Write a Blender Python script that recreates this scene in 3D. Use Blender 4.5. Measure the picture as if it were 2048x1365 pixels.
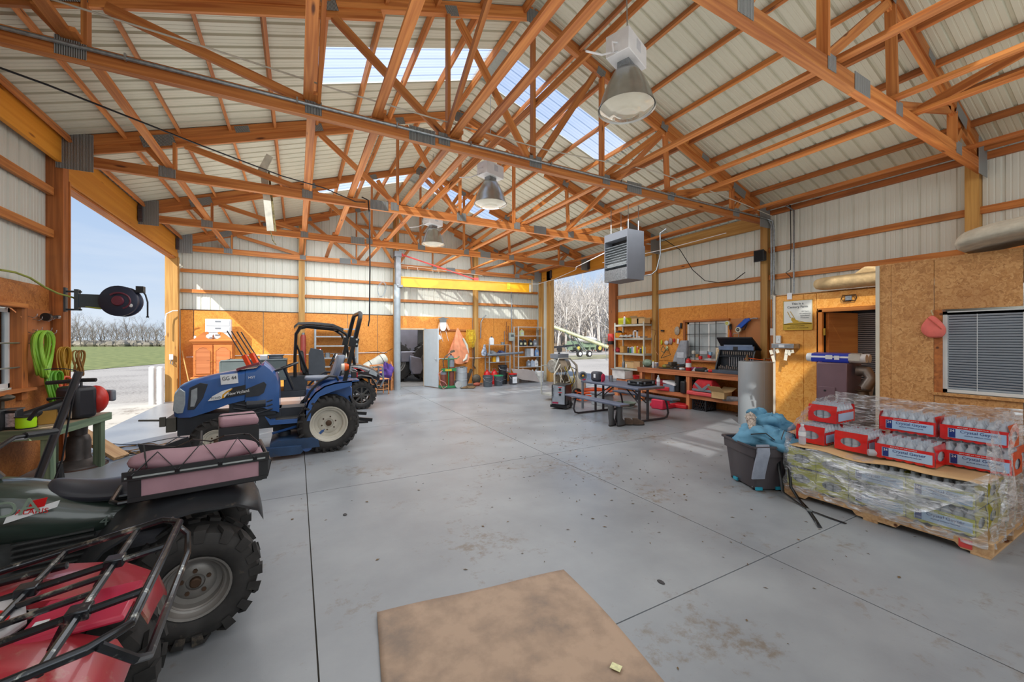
import bpy, bmesh, math, random
from mathutils import Vector, Matrix, Euler, noise
random.seed(7)
PI = math.pi
S = bpy.context.scene
for o in list(bpy.data.objects): bpy.data.objects.remove(o)
COL = S.collection
# ------------------------------------------------------------------ camera
cd = bpy.data.cameras.new('camera'); cam = bpy.data.objects.new('camera', cd); COL.objects.link(cam)
cam.location = (0, 0, 1.6); cam.rotation_euler = (PI/2, 0, -0.495)
cd.sensor_width = 36; cd.lens = 796.2/2048*36; cd.shift_y = (679.4-682.5)/2048*-1*-1
cd.clip_start = 0.05; cd.clip_end = 600
S.camera = cam
# ------------------------------------------------------------------ sky, sun, area lights, exposure
W = bpy.data.worlds.new('sky'); S.world = W; W.use_nodes = True
nt = W.node_tree; nt.nodes.clear()
def N(nt, t, **k):
    n = nt.nodes.new(t)
    for a, b in k.items(): setattr(n, a, b)
    return n
tc = N(nt, 'ShaderNodeTexCoord'); sp = N(nt, 'ShaderNodeSeparateXYZ'); nt.links.new(tc.outputs['Generated'], sp.inputs[0])
rp = N(nt, 'ShaderNodeValToRGB'); nt.links.new(sp.outputs[2], rp.inputs[0])
e = rp.color_ramp.elements
e[0].position = 0; e[0].color = (.66, .78, .92, 1); e[1].position = 1; e[1].color = (.14, .28, .62, 1)
m_ = e.new(.30); m_.color = (.40, .57, .86, 1)
mp = N(nt, 'ShaderNodeMapping'); mp.inputs['Scale'].default_value = (1.2, 1.2, 7); nt.links.new(tc.outputs['Generated'], mp.inputs[0])
ns = N(nt, 'ShaderNodeTexNoise'); ns.inputs['Scale'].default_value = 2.2; ns.inputs['Detail'].default_value = 6; nt.links.new(mp.outputs[0], ns.inputs[0])
cr = N(nt, 'ShaderNodeValToRGB'); nt.links.new(ns.outputs[0], cr.inputs[0]); cr.color_ramp.elements[0].position = .45; cr.color_ramp.elements[1].position = .8
cr.color_ramp.elements[1].color = (.6, .6, .6, 1)
mx = N(nt, 'ShaderNodeMix', data_type='RGBA'); nt.links.new(cr.outputs[0], mx.inputs[0]); nt.links.new(rp.outputs[0], mx.inputs[6]); mx.inputs[7].default_value = (.85, .9, .96, 1)
bg = N(nt, 'ShaderNodeBackground'); bg.inputs[1].default_value = 1.35; nt.links.new(mx.outputs[2], bg.inputs[0])
wo = N(nt, 'ShaderNodeOutputWorld'); nt.links.new(bg.outputs[0], wo.inputs[0])
def lamp(name, kind, loc, energy, color=(1, 1, 1), rot=(0, 0, 0), **k):
    d = bpy.data.lights.new(name, kind); d.energy = energy; d.color = color
    for a, b in k.items(): setattr(d, a, b)
    o = bpy.data.objects.new(name, d); COL.objects.link(o); o.location = loc; o.rotation_euler = rot; return o
sun = lamp('sun', 'SUN', (0, 0, 20), 8.5, (1, .94, .84), angle=.012)
sun.rotation_euler = Vector((1, 1, -1.13)).to_track_quat('-Z', 'Y').to_euler()
# soft room fill: added area lights without fixtures, only to brighten the bay
lamp('fill_rear', 'AREA', (2.8, -3.2, 3.6), 250, (.90, .96, 1), (math.radians(68), 0, 0), shape='RECTANGLE', size=9, size_y=2.6)
lamp('office_fill', 'AREA', (7.2, 1.0, 2.25), 22, (1, .97, .92), (0, 0, 0), size=.8)  # added fill for the dark office doorway, no fixture there
lamp('fill_left', 'AREA', (1.0, 0.4, 3.8), 80, (.92, .97, 1), (0, 0, 0), shape='RECTANGLE', size=5, size_y=4)
lamp('fill_mid', 'AREA', (2.8, 6.0, 3.85), 300, (.90, .96, 1), (0, 0, 0), shape='RECTANGLE', size=7, size_y=3.6)
lamp('fill_far', 'AREA', (2.8, 10.6, 3.85), 470, (.90, .96, 1), (math.radians(20), 0, 0), shape='RECTANGLE', size=8, size_y=3)
lamp('upward_fill_near', 'AREA', (3.2, 1.5, 3.0), 120, (1, .97, .92), (PI, 0, 0), shape='RECTANGLE', size=8, size_y=5)  # this and the next: added upward fill in place of bounce onto the roof
lamp('upward_fill_far', 'AREA', (2.8, 8.5, 3.0), 230, (1, .97, .92), (PI, 0, 0), shape='RECTANGLE', size=8, size_y=6)
vs = S.view_settings; vs.view_transform = 'Standard'; vs.look = 'None'; vs.gamma = 1; vs.use_curve_mapping = False; vs.exposure = -0.42
S.cycles.max_bounces = 8; S.cycles.diffuse_bounces = 4; S.cycles.transparent_max_bounces = 12
# ------------------------------------------------------------------ materials
def lin(c):
    if max(c) > 1.001: c = [x/255 for x in c]
    return tuple(((x/12.92) if x <= .04045 else ((x+.055)/1.055)**2.4) for x in c[:3]) + (1,)
_M = {}
def bsdf(name):
    m = bpy.data.materials.new(name); m.use_nodes = True; n = m.node_tree
    return m, n, n.nodes['Principled BSDF']
def coords(n, scale, kind='Object'):
    t = N(n, 'ShaderNodeTexCoord'); mp = N(n, 'ShaderNodeMapping'); mp.inputs['Scale'].default_value = scale
    n.links.new(t.outputs[kind], mp.inputs[0]); return mp
def P(name, c, rough=.55, metal=0, var=.12, sc=6, bump=0, stretch=(1, 1, 1), coat=0, c2=None, dirt=None, alpha=1, trans=0):
    """painted / plain surface with small procedural colour variation"""
    if name in _M: return _M[name]
    m, n, b = bsdf(name); c = lin(c)
    mp = coords(n, tuple(stretch))
    t = N(n, 'ShaderNodeTexNoise'); t.inputs['Scale'].default_value = sc; t.inputs['Detail'].default_value = 5; n.links.new(mp.outputs[0], t.inputs[0])
    r = N(n, 'ShaderNodeValToRGB'); n.links.new(t.outputs[0], r.inputs[0])
    a = r.color_ramp.elements; a[0].position = .3; a[1].position = .72
    a[0].color = tuple(x*(1-var*1.6) for x in c[:3])+(1,); a[1].color = (lin(c2) if c2 else tuple(min(1, x*(1+var)) for x in c[:3])+(1,))
    out = r.outputs[0]
    if dirt:
        t2 = N(n, 'ShaderNodeTexNoise'); t2.inputs['Scale'].default_value = dirt[1]; t2.inputs['Detail'].default_value = 9; t2.inputs['Roughness'].default_value = .7; n.links.new(mp.outputs[0], t2.inputs[0])
        r2 = N(n, 'ShaderNodeValToRGB'); n.links.new(t2.outputs[0], r2.inputs[0]); r2.color_ramp.elements[0].position = dirt[2]; r2.color_ramp.elements[1].position = dirt[2]+.14
        x = N(n, 'ShaderNodeMix', data_type='RGBA'); n.links.new(r2.outputs[0], x.inputs[0]); n.links.new(out, x.inputs[6]); x.inputs[7].default_value = lin(dirt[0]); out = x.outputs[2]
    n.links.new(out, b.inputs['Base Color']); b.inputs['Roughness'].default_value = rough; b.inputs['Metallic'].default_value = metal
    b.inputs['Coat Weight'].default_value = coat; b.inputs['Alpha'].default_value = alpha; b.inputs['Transmission Weight'].default_value = trans
    if bump:
        k = N(n, 'ShaderNodeBump'); k.inputs['Strength'].default_value = bump; k.inputs['Distance'].default_value = .02; n.links.new(t.outputs[0], k.inputs['Height']); n.links.new(k.outputs[0], b.inputs['Normal'])
    _M[name] = m; return m
def wood(name, c1, c2, knot=(90, 45, 15), rough=.6, dirt=0, gs=1.0):
    """sawn timber: grain runs along the object's local X"""
    if name in _M: return _M[name]
    m, n, b = bsdf(name)
    oi = N(n, 'ShaderNodeObjectInfo'); t = N(n, 'ShaderNodeTexCoord'); ad = N(n, 'ShaderNodeVectorMath', operation='MULTIPLY_ADD')
    cx = N(n, 'ShaderNodeCombineXYZ'); 
    for i in range(3): n.links.new(oi.outputs['Random'], cx.inputs[i])
    n.links.new(cx.outputs[0], ad.inputs[0]); ad.inputs[1].default_value = (31, 17, 11); n.links.new(t.outputs['Object'], ad.inputs[2])
    mp = N(n, 'ShaderNodeMapping'); mp.inputs['Scale'].default_value = (.9*gs, 26*gs, 26*gs); n.links.new(ad.outputs[0], mp.inputs[0])
    g = N(n, 'ShaderNodeTexNoise'); g.inputs['Scale'].default_value = 1; g.inputs['Detail'].default_value = 4; g.inputs['Distortion'].default_value = .6; n.links.new(mp.outputs[0], g.inputs[0])
    r = N(n, 'ShaderNodeValToRGB'); n.links.new(g.outputs[0], r.inputs[0]); a = r.color_ramp.elements; a[0].position = .32; a[1].position = .68; a[0].color = lin(c1); a[1].color = lin(c2)
    mk = N(n, 'ShaderNodeMapping'); mk.inputs['Scale'].default_value = (1.3, 6, 6); n.links.new(ad.outputs[0], mk.inputs[0])
    v = N(n, 'ShaderNodeTexVoronoi'); v.inputs['Scale'].default_value = 1.0; n.links.new(mk.outputs[0], v.inputs[0])
    rk = N(n, 'ShaderNodeValToRGB'); n.links.new(v.outputs['Distance'], rk.inputs[0]); q = rk.color_ramp.elements; q[0].position = .05; q[0].color = (1, 1, 1, 1); q[1].position = .11; q[1].color = (0, 0, 0, 1)
    x = N(n, 'ShaderNodeMix', data_type='RGBA'); n.links.new(rk.outputs[0], x.inputs[0]); n.links.new(r.outputs[0], x.inputs[6]); x.inputs[7].default_value = lin(knot)
    # board to board variation
    hs = N(n, 'ShaderNodeHueSaturation'); n.links.new(x.outputs[2], hs.inputs['Color']); mr = N(n, 'ShaderNodeMapRange'); n.links.new(oi.outputs['Random'], mr.inputs[0]); mr.inputs[3].default_value = .8; mr.inputs[4].default_value = 1.15; n.links.new(mr.outputs[0], hs.inputs['Value'])
    out = hs.outputs[0]
    if dirt:
        t2 = N(n, 'ShaderNodeTexNoise'); t2.inputs['Scale'].default_value = 1.3; t2.inputs['Detail'].default_value = 6; n.links.new(ad.outputs[0], t2.inputs[0])
        r2 = N(n, 'ShaderNodeValToRGB'); n.links.new(t2.outputs[0], r2.inputs[0]); r2.color_ramp.elements[0].position = .5; r2.color_ramp.elements[1].position = .7; r2.color_ramp.elements[1].color = (dirt,)*3+(1,)
        x2 = N(n, 'ShaderNodeMix', data_type='RGBA'); n.links.new(r2.outputs[0], x2.inputs[0]); n.links.new(out, x2.inputs[6]); x2.inputs[7].default_value = lin((70, 45, 25)); out = x2.outputs[2]
    n.links.new(out, b.inputs['Base Color']); b.inputs['Roughness'].default_value = rough
    k = N(n, 'ShaderNodeBump'); k.inputs['Strength'].default_value = .15; k.inputs['Distance'].default_value = .01; n.links.new(g.outputs[0], k.inputs['Height']); n.links.new(k.outputs[0], b.inputs['Normal'])
    _M[name] = m; return m
def osb(name, cols, sc=1.0, stain=None):
    """pressed strand board: large random flakes"""
    m, n, b = bsdf(name); mp = coords(n, (sc, sc, sc))
    w = N(n, 'ShaderNodeTexNoise'); w.inputs['Scale'].default_value = 9; w.inputs['Detail'].default_value = 3; n.links.new(mp.outputs[0], w.inputs[0])
    ad = N(n, 'ShaderNodeVectorMath', operation='MULTIPLY_ADD'); n.links.new(w.outputs['Color'], ad.inputs[0]); ad.inputs[1].default_value = (.3,)*3; n.links.new(mp.outputs[0], ad.inputs[2])
    v = N(n, 'ShaderNodeTexVoronoi'); v.inputs['Scale'].default_value = 30; v.inputs['Randomness'].default_value = 1; n.links.new(ad.outputs[0], v.inputs[0])
    r = N(n, 'ShaderNodeValToRGB'); s = N(n, 'ShaderNodeSeparateColor'); n.links.new(v.outputs['Color'], s.inputs[0]); n.links.new(s.outputs[0], r.inputs[0])
    a = r.color_ramp.elements; a[0].color = lin(cols[0]); a[1].color = lin(cols[-1])
    for i, c in enumerate(cols[1:-1]): q = a.new((i+1)/(len(cols)-1)); q.color = lin(c)
    t2 = N(n, 'ShaderNodeTexNoise'); t2.inputs['Scale'].default_value = 1.1; t2.inputs['Detail'].default_value = 6; n.links.new(mp.outputs[0], t2.inputs[0])
    r2 = N(n, 'ShaderNodeValToRGB'); n.links.new(t2.outputs[0], r2.inputs[0]); r2.color_ramp.elements[0].position = .52; r2.color_ramp.elements[1].position = .75; r2.color_ramp.elements[1].color = (.55,)*3+(1,)
    x = N(n, 'ShaderNodeMix', data_type='RGBA'); n.links.new(r2.outputs[0], x.inputs[0]); n.links.new(r.outputs[0], x.inputs[6]); x.inputs[7].default_value = lin(stain or cols[0])
    n.links.new(x.outputs[2], b.inputs['Base Color']); b.inputs['Roughness'].default_value = .5
    k = N(n, 'ShaderNodeBump'); k.inputs['Strength'].default_value = .12; k.inputs['Distance'].default_value = .01; n.links.new(v.outputs['Distance'], k.inputs['Height']); n.links.new(k.outputs[0], b.inputs['Normal'])
    _M[name] = m; return m
FIR = wood('fir_timber', (158, 86, 34), (204, 132, 66), dirt=0)
FIR2 = wood('dark_fir_timber', (140, 78, 34), (188, 112, 54), dirt=.4)
POST = wood('treated_post_timber', (166, 116, 52), (206, 160, 88), knot=(120, 70, 25), gs=.8)
HEAD = wood('header_plywood', (208, 132, 30), (224, 152, 48), knot=(150, 85, 20), gs=.5)
GIRT = wood('girt_timber', (174, 100, 40), (214, 140, 70), dirt=.4)
BENCHW = wood('workbench_timber', (176, 98, 56), (214, 138, 92), dirt=.5)
PALW = wood('pallet_timber', (176, 134, 92), (210, 172, 128))
OSB_B = osb('strand_board_back', [(200, 120, 42), (220, 142, 54), (230, 156, 68), (210, 130, 44)])
OSB_O = osb('strand_board_office', [(172, 118, 66), (198, 142, 84), (214, 162, 104), (186, 128, 70)], 1.5, stain=(148, 92, 48))
OSB_L = osb('strand_board_left', [(158, 94, 42), (184, 112, 52), (196, 128, 66), (170, 100, 46)], 1.2, stain=(110, 66, 34))
OSB_Y = osb('varnished_strand_board', [(218, 144, 56), (232, 164, 70), (240, 178, 90), (224, 150, 58)], 1.0)
TIN = P('cream_steel_cladding', (214, 215, 204), .42, .0, .03, 1.2, stretch=(1, 1, .3))
TINR = P('cream_steel_roofing', (200, 199, 180), .42, .0, .04, 1.2)
GALV = P('galvanised_steel', (150, 156, 160), .38, .75, .2, 30)
STEEL = P('brushed_steel', (176, 178, 180), .3, .9, .12, 20)
DARK = P('black_plastic', (34, 35, 38), .45, 0, .15, 12)
BLK = P('black_paint_metal', (30, 31, 34), .3, .3, .15, 10)
WHT = P('white_plastic', (226, 228, 230), .4, 0, .05, 8)
GRY = P('grey_plastic', (120, 126, 134), .45, 0, .1, 8)
RUB = P('tyre_rubber', (46, 44, 43), .75, 0, .25, 14, dirt=((110, 98, 84), 5, .62))
CARD = P('cardboard', (196, 158, 112), .8, 0, .08, 5)
YEL = P('yellow_paint', (222, 160, 20), .4, 0, .08, 5)
RED = P('red_paint', (200, 26, 28), .35, 0, .1, 6)
# ------------------------------------------------------------------ mesh builder
def orth(d):
    d = d.normalized(); u = Vector((0, 0, 1)) if abs(d.z) < .95 else Vector((1, 0, 0))
    x = d.cross(u).normalized(); return x, d.cross(x).normalized()*-1
class B:
    def __init__(s): s.v = []; s.f = []; s.mi = []; s.cur = 0
    def add(s, vs, fs):
        o = len(s.v); s.v += [tuple(v) for v in vs]; s.f += [[i+o for i in f] for f in fs]; s.mi += [s.cur]*len(fs); return s
    def box(s, c, d, rz=0, rx=0, ry=0, taper=1):
        R = Euler((rx, ry, rz)).to_matrix(); c = Vector(c); vs = []
        for z in (-1, 1):
            k = taper if z > 0 else 1
            for x, y in ((-1, -1), (1, -1), (1, 1), (-1, 1)): vs.append(c + R @ Vector((x*d[0]/2*k, y*d[1]/2*k, z*d[2]/2)))
        return s.add(vs, [(3, 2, 1, 0), (4, 5, 6, 7), (0, 1, 5, 4), (1, 2, 6, 5), (2, 3, 7, 6), (3, 0, 4, 7)])
    def bb(s, a, b):   # box from min to max
        return s.box([(a[i]+b[i])/2 for i in range(3)], [abs(b[i]-a[i]) for i in range(3)])
    def beam(s, a, b, w, h, up=None):
        a, b = Vector(a), Vector(b); d = (b-a).normalized()
        if up is None: x, y = orth(d)
        else: x = d.cross(Vector(up)).normalized(); y = x.cross(d)
        vs = [p + x*w/2*i + y*h/2*j for p in (a, b) for i, j in ((-1, -1), (1, -1), (1, 1), (-1, 1))]
        return s.add(vs, [(0, 1, 2, 3), (7, 6, 5, 4), (0, 4, 5, 1), (1, 5, 6, 2), (2, 6, 7, 3), (3, 7, 4, 0)])
    def cyl(s, a, b, r, r2=None, n=12, cap=True):
        a, b = Vector(a), Vector(b); r2 = r if r2 is None else r2; x, y = orth(b-a)
        vs = [p + (x*math.cos(2*PI*i/n)+y*math.sin(2*PI*i/n))*q for p, q in ((a, r), (b, r2)) for i in range(n)]
        fs = [(i, (i+1) % n, n+(i+1) % n, n+i) for i in range(n)]
        if cap: fs += [tuple(range(n))[::-1], tuple(range(n, 2*n))]
        return s.add(vs, fs)
    def tube(s, pts, r, n=6, closed=False, flat=None):
        P_ = [Vector(p) for p in pts]; m = len(P_); vs = []; px = None
        for i, p in enumerate(P_):
            a = P_[(i-1) % m] if (closed or i > 0) else p; b = P_[(i+1) % m] if (closed or i < m-1) else p
            d = (b-a)
            if d.length < 1e-6: d = Vector((0, 0, 1))
            d.normalize()
            if px is None: x, y = orth(d)
            else:
                x = px - d*px.dot(d)
                if x.length < 1e-4: x, _ = orth(d)
                x.normalize()
            y = d.cross(x); px = x; rr = r[i] if isinstance(r, (list, tuple)) else r
            for k in range(n): vs.append(p + x*math.cos(2*PI*k/n)*rr + y*math.sin(2*PI*k/n)*rr*(flat or 1))
        fs = []
        for i in range(m if closed else m-1):
            j = (i+1) % m
            for k in range(n): fs.append((i*n+k, i*n+(k+1) % n, j*n+(k+1) % n, j*n+k))
        if not closed: fs += [tuple(range(n))[::-1], tuple(range((m-1)*n, m*n))]
        return s.add(vs, fs)
    def lathe(s, prof, o=(0, 0, 0), ax=(0, 0, 1), n=24, sq=1, cap=True):
        o = Vector(o); ax = Vector(ax).normalized(); x, y = orth(ax); vs = []
        for r, z in prof:
            for k in range(n): vs.append(o + ax*z + x*math.cos(2*PI*k/n)*r + y*math.sin(2*PI*k/n)*r*sq)
        fs = [(i*n+k, i*n+(k+1) % n, (i+1)*n+(k+1) % n, (i+1)*n+k) for i in range(len(prof)-1) for k in range(n)]
        if cap and prof[0][0] > 1e-5: fs.append(tuple(range(n))[::-1])
        if cap and prof[-1][0] > 1e-5: fs.append(tuple(range((len(prof)-1)*n, len(prof)*n)))
        return s.add(vs, fs)
    def prism(s, poly, o, ax, ay, t):
        """polygon in the frame (ax, ay) at o, thickness t centred along the normal"""
        o, ax, ay = Vector(o), Vector(ax).normalized(), Vector(ay).normalized(); nn = ax.cross(ay)
        n = len(poly); vs = [o+ax*p[0]+ay*p[1]+nn*k*t/2 for k in (-1, 1) for p in poly]
        return s.add(vs, [tuple(range(n))[::-1], tuple(range(n, 2*n))]+[(i, (i+1) % n, n+(i+1) % n, n+i) for i in range(n)])
    def sph(s, c, r, sc=(1, 1, 1), n=12, m=8, rot=None):
        c = Vector(c); R = Euler(rot).to_matrix() if rot else Matrix.Identity(3); vs = []
        for j in range(m+1):
            for i in range(n):
                a, b = PI*j/m, 2*PI*i/n; vs.append(c+R @ Vector((r*sc[0]*math.sin(a)*math.cos(b), r*sc[1]*math.sin(a)*math.sin(b), r*sc[2]*math.cos(a))))
        return s.add(vs, [(j*n+i, (j+1)*n+i, (j+1)*n+(i+1) % n, j*n+(i+1) % n) for j in range(m) for i in range(n)])
    def loft(s, rings, cap=True, closed=True):
        """rings: equal-length lists of points"""
        n = len(rings[0]); vs = [p for r in rings for p in r]; fs = []
        for i in range(len(rings)-1):
            for k in range(n if closed else n-1): fs.append((i*n+k, i*n+(k+1) % n, (i+1)*n+(k+1) % n, (i+1)*n+k))
        if cap and closed: fs += [tuple(range(n))[::-1], tuple(range((len(rings)-1)*n, len(rings)*n))]
        return s.add(vs, fs)
    def grid(s, nx, ny, fn, th=0):
        vs = [Vector(fn(i/nx, j/ny)) for j in range(ny+1) for i in range(nx+1)]; w = nx+1
        fs = [(j*w+i, j*w+i+1, (j+1)*w+i+1, (j+1)*w+i) for j in range(ny) for i in range(nx)]
        return s.add(vs, fs)
    def out(s, name, mat=None, parent=None, loc=None, rot=None, ang=38, bev=0, sub=0, solid=0, weld=True, seg=2):
        me = bpy.data.meshes.new(name); me.from_pydata(s.v, [], s.f)
        for mm in (mat if isinstance(mat, (list, tuple)) else [mat]):
            if mm: me.materials.append(mm)
        me.polygons.foreach_set('material_index', s.mi)
        if weld:
            bm = bmesh.new(); bm.from_mesh(me); bmesh.ops.remove_doubles(bm, verts=bm.verts, dist=1e-5); bmesh.ops.recalc_face_normals(bm, faces=bm.faces); bm.to_mesh(me); bm.free()
        me.polygons.foreach_set('use_smooth', [True]*len(me.polygons)); me.set_sharp_from_angle(angle=math.radians(ang)); me.update()
        o = bpy.data.objects.new(name, me); COL.objects.link(o)
        if parent is not None: o.parent = parent
        if loc: o.location = loc
        if rot: o.rotation_euler = rot
        if solid: q = o.modifiers.new('s', 'SOLIDIFY'); q.thickness = solid; q.offset = 0
        if bev: q = o.modifiers.new('b', 'BEVEL'); q.width = bev; q.segments = seg; q.limit_method = 'ANGLE'; q.angle_limit = math.radians(40)
        if sub: q = o.modifiers.new('u', 'SUBSURF'); q.levels = sub; q.render_levels = sub
        return o
def thing(name, label, cat, loc=(0, 0, 0), rz=0, group=None):
    o = bpy.data.objects.new(name, None); COL.objects.link(o); o.empty_display_size = .1
    o.location = loc; o.rotation_euler = (0, 0, rz); tag(o, label, cat, group); return o
def tag(o, label, cat, group=None, kind=None):
    o['label'] = label; o['category'] = cat
    if group: o['group'] = group
    if kind: o['kind'] = kind
    return o
def struct(name, mesh=None, mat=None):
    o = mesh.out(name, mat) if mesh else bpy.data.objects.new(name, None)
    if not mesh: COL.objects.link(o)
    o['kind'] = 'structure'; return o
def dup(o, loc=None, rz=None, label=None, parent=None):
    c = o.copy(); COL.objects.link(c)
    if parent is not None: c.parent = parent
    if loc is not None: c.location = loc
    if rz is not None: c.rotation_euler = (c.rotation_euler[0], c.rotation_euler[1], rz)
    if label: c['label'] = label
    for ch in list(o.children): dup(ch, parent=c)
    return c
_box = {}
def plank(name, a, b, w, h, mat, parent=None, up=(0, 0, 1)):
    """a board as its own object: local X runs from a to b, w = sideways, h = along up"""
    a, b = Vector(a), Vector(b); d = b-a; L = d.length; d.normalize()
    u = Vector(up)
    if abs(d.dot(u)) > .98: u = Vector((0, 1, 0))
    y = u.cross(d).normalized(); z = d.cross(y)
    key = (round(L, 3), round(w, 4), round(h, 4), mat.name)
    if key not in _box:
        q = B(); q.box((0, 0, 0), (L, w, h)); o = q.out(name, mat); _box[key] = o.data
    else: o = bpy.data.objects.new(name, _box[key]); COL.objects.link(o)
    M = Matrix((d, y, z)).transposed().to_4x4(); M.translation = (a+b)/2
    if parent is not None: o.parent = parent; o.matrix_parent_inverse = Matrix.Identity(4)
    o.matrix_local = M; return o
def text(body, size, mat, parent, loc, rot, name='lettering', ext=.001, align='CENTER', sx=1):
    c = bpy.data.curves.new(name, 'FONT'); c.body = body; c.size = size; c.extrude = ext; c.align_x = align; c.align_y = 'CENTER'; c.materials.append(mat)
    o = bpy.data.objects.new(name, c); COL.objects.link(o); bpy.context.view_layer.update(); me = bpy.data.meshes.new_from_object(o); bpy.data.objects.remove(o)
    if not me.materials: me.materials.append(mat)
    o = bpy.data.objects.new(name, me); COL.objects.link(o); o.parent = parent; o.location = loc; o.rotation_euler = rot; o.scale = (sx, 1, 1); return o
def arc(c, r, a0, a1, n, ax=(1, 0, 0), ay=(0, 0, 1)):
    c, ax, ay = Vector(c), Vector(ax), Vector(ay)
    return [c+ax*r*math.cos(a0+(a1-a0)*i/n)+ay*r*math.sin(a0+(a1-a0)*i/n) for i in range(n+1)]
# survey helpers: sight line through a point of the 2048x1365 photograph met with a wall, floor or shelf plane (metres)
_s, _c = math.sin(.495), math.cos(.495)
def _ray(u, v): r = (u-1024)/796.2; return Vector((_c*r+_s, -_s*r+_c, (679.4-v)/796.2))
def aX(u, v, X): d = _ray(u, v); t = X/d.x; return Vector((X, d.y*t, 1.6+d.z*t))
def aY(u, v, Y): d = _ray(u, v); t = Y/d.y; return Vector((d.x*t, Y, 1.6+d.z*t))
def aZ(u, v, Z=0): d = _ray(u, v); t = (Z-1.6)/d.z; return Vector((d.x*t, d.y*t, Z))
XL, XR, XC, YB, YF = -2.72, 8.42, 2.85, 13.42, -4.3
def roofz(x): return 6.14-.335*abs(x-XC)
# ================================================================== SETTING
# ---- floor: saw-cut concrete slabs
def concrete(name, c1, c2, gloss=.30):
    m, n, b = bsdf(name); t = N(n, 'ShaderNodeTexCoord')
    a = N(n, 'ShaderNodeTexNoise'); a.inputs['Scale'].default_value = .9; a.inputs['Detail'].default_value = 8; a.inputs['Roughness'].default_value = .6; n.links.new(t.outputs['Object'], a.inputs[0])
    r = N(n, 'ShaderNodeValToRGB'); n.links.new(a.outputs[0], r.inputs[0]); q = r.color_ramp.elements; q[0].position = .3; q[1].position = .7; q[0].color = lin(c1); q[1].color = lin(c2)
    d = N(n, 'ShaderNodeTexNoise'); d.inputs['Scale'].default_value = 11; d.inputs['Detail'].default_value = 10; d.inputs['Roughness'].default_value = .72; n.links.new(t.outputs['Object'], d.inputs[0])
    g = N(n, 'ShaderNodeTexNoise'); g.inputs['Scale'].default_value = 1.1; g.inputs['Detail'].default_value = 3; n.links.new(t.outputs['Object'], g.inputs[0])
    ml = N(n, 'ShaderNodeMath', operation='MULTIPLY'); n.links.new(d.outputs[0], ml.inputs[0]); n.links.new(g.outputs[0], ml.inputs[1])
    r2 = N(n, 'ShaderNodeValToRGB'); n.links.new(ml.outputs[0], r2.inputs[0]); r2.color_ramp.elements[0].position = .305; r2.color_ramp.elements[1].position = .40; r2.color_ramp.elements[1].color = (.75,)*3+(1,)
    x = N(n, 'ShaderNodeMix', data_type='RGBA'); n.links.new(r2.outputs[0], x.inputs[0]); n.links.new(r.outputs[0], x.inputs[6]); x.inputs[7].default_value = lin((112, 98, 82))
    n.links.new(x.outputs[2], b.inputs['Base Color'])
    mr = N(n, 'ShaderNodeMapRange'); n.links.new(a.outputs[0], mr.inputs[0]); mr.inputs[3].default_value = gloss-.1; mr.inputs[4].default_value = gloss+.2; n.links.new(mr.outputs[0], b.inputs['Roughness'])
    k = N(n, 'ShaderNodeBump'); k.inputs['Strength'].default_value = .1; k.inputs['Distance'].default_value = .01; n.links.new(d.outputs[0], k.inputs['Height']); n.links.new(k.outputs[0], b.inputs['Normal'])
    return m
CONC = concrete('floor_concrete', (122, 125, 130), (150, 153, 156))
APRON = concrete('apron_concrete', (176, 172, 164), (200, 196, 186), .7)
fl = struct('floor')
xs = [-2.98, .09, 3.06, 6.03, 8.62]; ys = [YF-.1, -1.28, 1.69, 4.65, 7.62, 10.6, 13.5]
for i in range(4):
    for j in range(6):
        q = B(); q.bb((xs[i]+.004, ys[j]+.004, -.15), (xs[i+1]-.004, ys[j+1]-.004, 0)); q.out('slab', CONC, fl)
q = B(); q.bb((-3.0, YF-.1, -.2), (8.62, 13.5, -.012)); q.out('joint_bed', P('joint_dirt', (60, 54, 46), .9), fl)
# oil stains: thin darker films soaked into the slab are in the material; loose leaf litter scattered as one mass
LIT = P('dry_leaf_litter', (112, 88, 58), .9, 0, .3, 40)
q = B()
for i in range(420):
    if i < 300: x, y = random.gauss(3.2, 1.1), random.gauss(3.6, 1.6)
    else: x, y = random.uniform(-.3, 6.5), random.uniform(1.3, 12)
    if y < 1.0 or x > 6.2: continue
    a = random.uniform(0, PI); l = random.uniform(.004, .022); w = l*random.uniform(.2, .6)
    ca, sa = math.cos(a), math.sin(a)
    q.add([(x+ca*l, y+sa*l, .002), (x-sa*w, y+ca*w, .006), (x-ca*l, y-sa*l, .002), (x+sa*w, y-ca*w, .004)], [(0, 1, 2, 3)])
tag(q.out('leaf_litter', LIT, weld=False), 'dry leaf crumbs and dirt scattered over the concrete floor', 'debris', kind='stuff')
# ---- metal cladding
def profile(w=.84, n=4, dep=.018):
    p = []; m = w/n
    for i in range(n):
        x = i*m
        p += [(x, 0), (x+.012, dep), (x+.036, dep), (x+.048, 0), (x+.088, 0), (x+.092, .003), (x+.104, .003), (x+.108, 0), (x+.15, 0), (x+.154, .003), (x+.166, .003), (x+.17, 0)]
    return p+[(w, 0)]
def clad(name, parent, o, ax, up, outn, z0, z1fn, mat, w=.84, n=4):
    """ribbed sheet from o along ax; up direction; ribs recess toward outn; z1fn(x) gives height"""
    o, ax, up, outn = map(Vector, (o, ax, up, outn)); pr = profile(w, n); q = B()
    vs = []; 
    for x, d in pr: vs += [o+ax*x+outn*d+up*z0, o+ax*x+outn*d+up*z1fn(x)]
    fs = [(2*i, 2*i+2, 2*i+3, 2*i+1) for i in range(len(pr)-1)]
    q.add(vs, fs); return q.out(name, mat, parent, ang=20, weld=False)
wb, wr, wl, wf = struct('wall_back'), struct('wall_right'), struct('wall_left'), struct('wall_front')
DOOR_X0, DOOR_X1 = 3.0, 3.83
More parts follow.
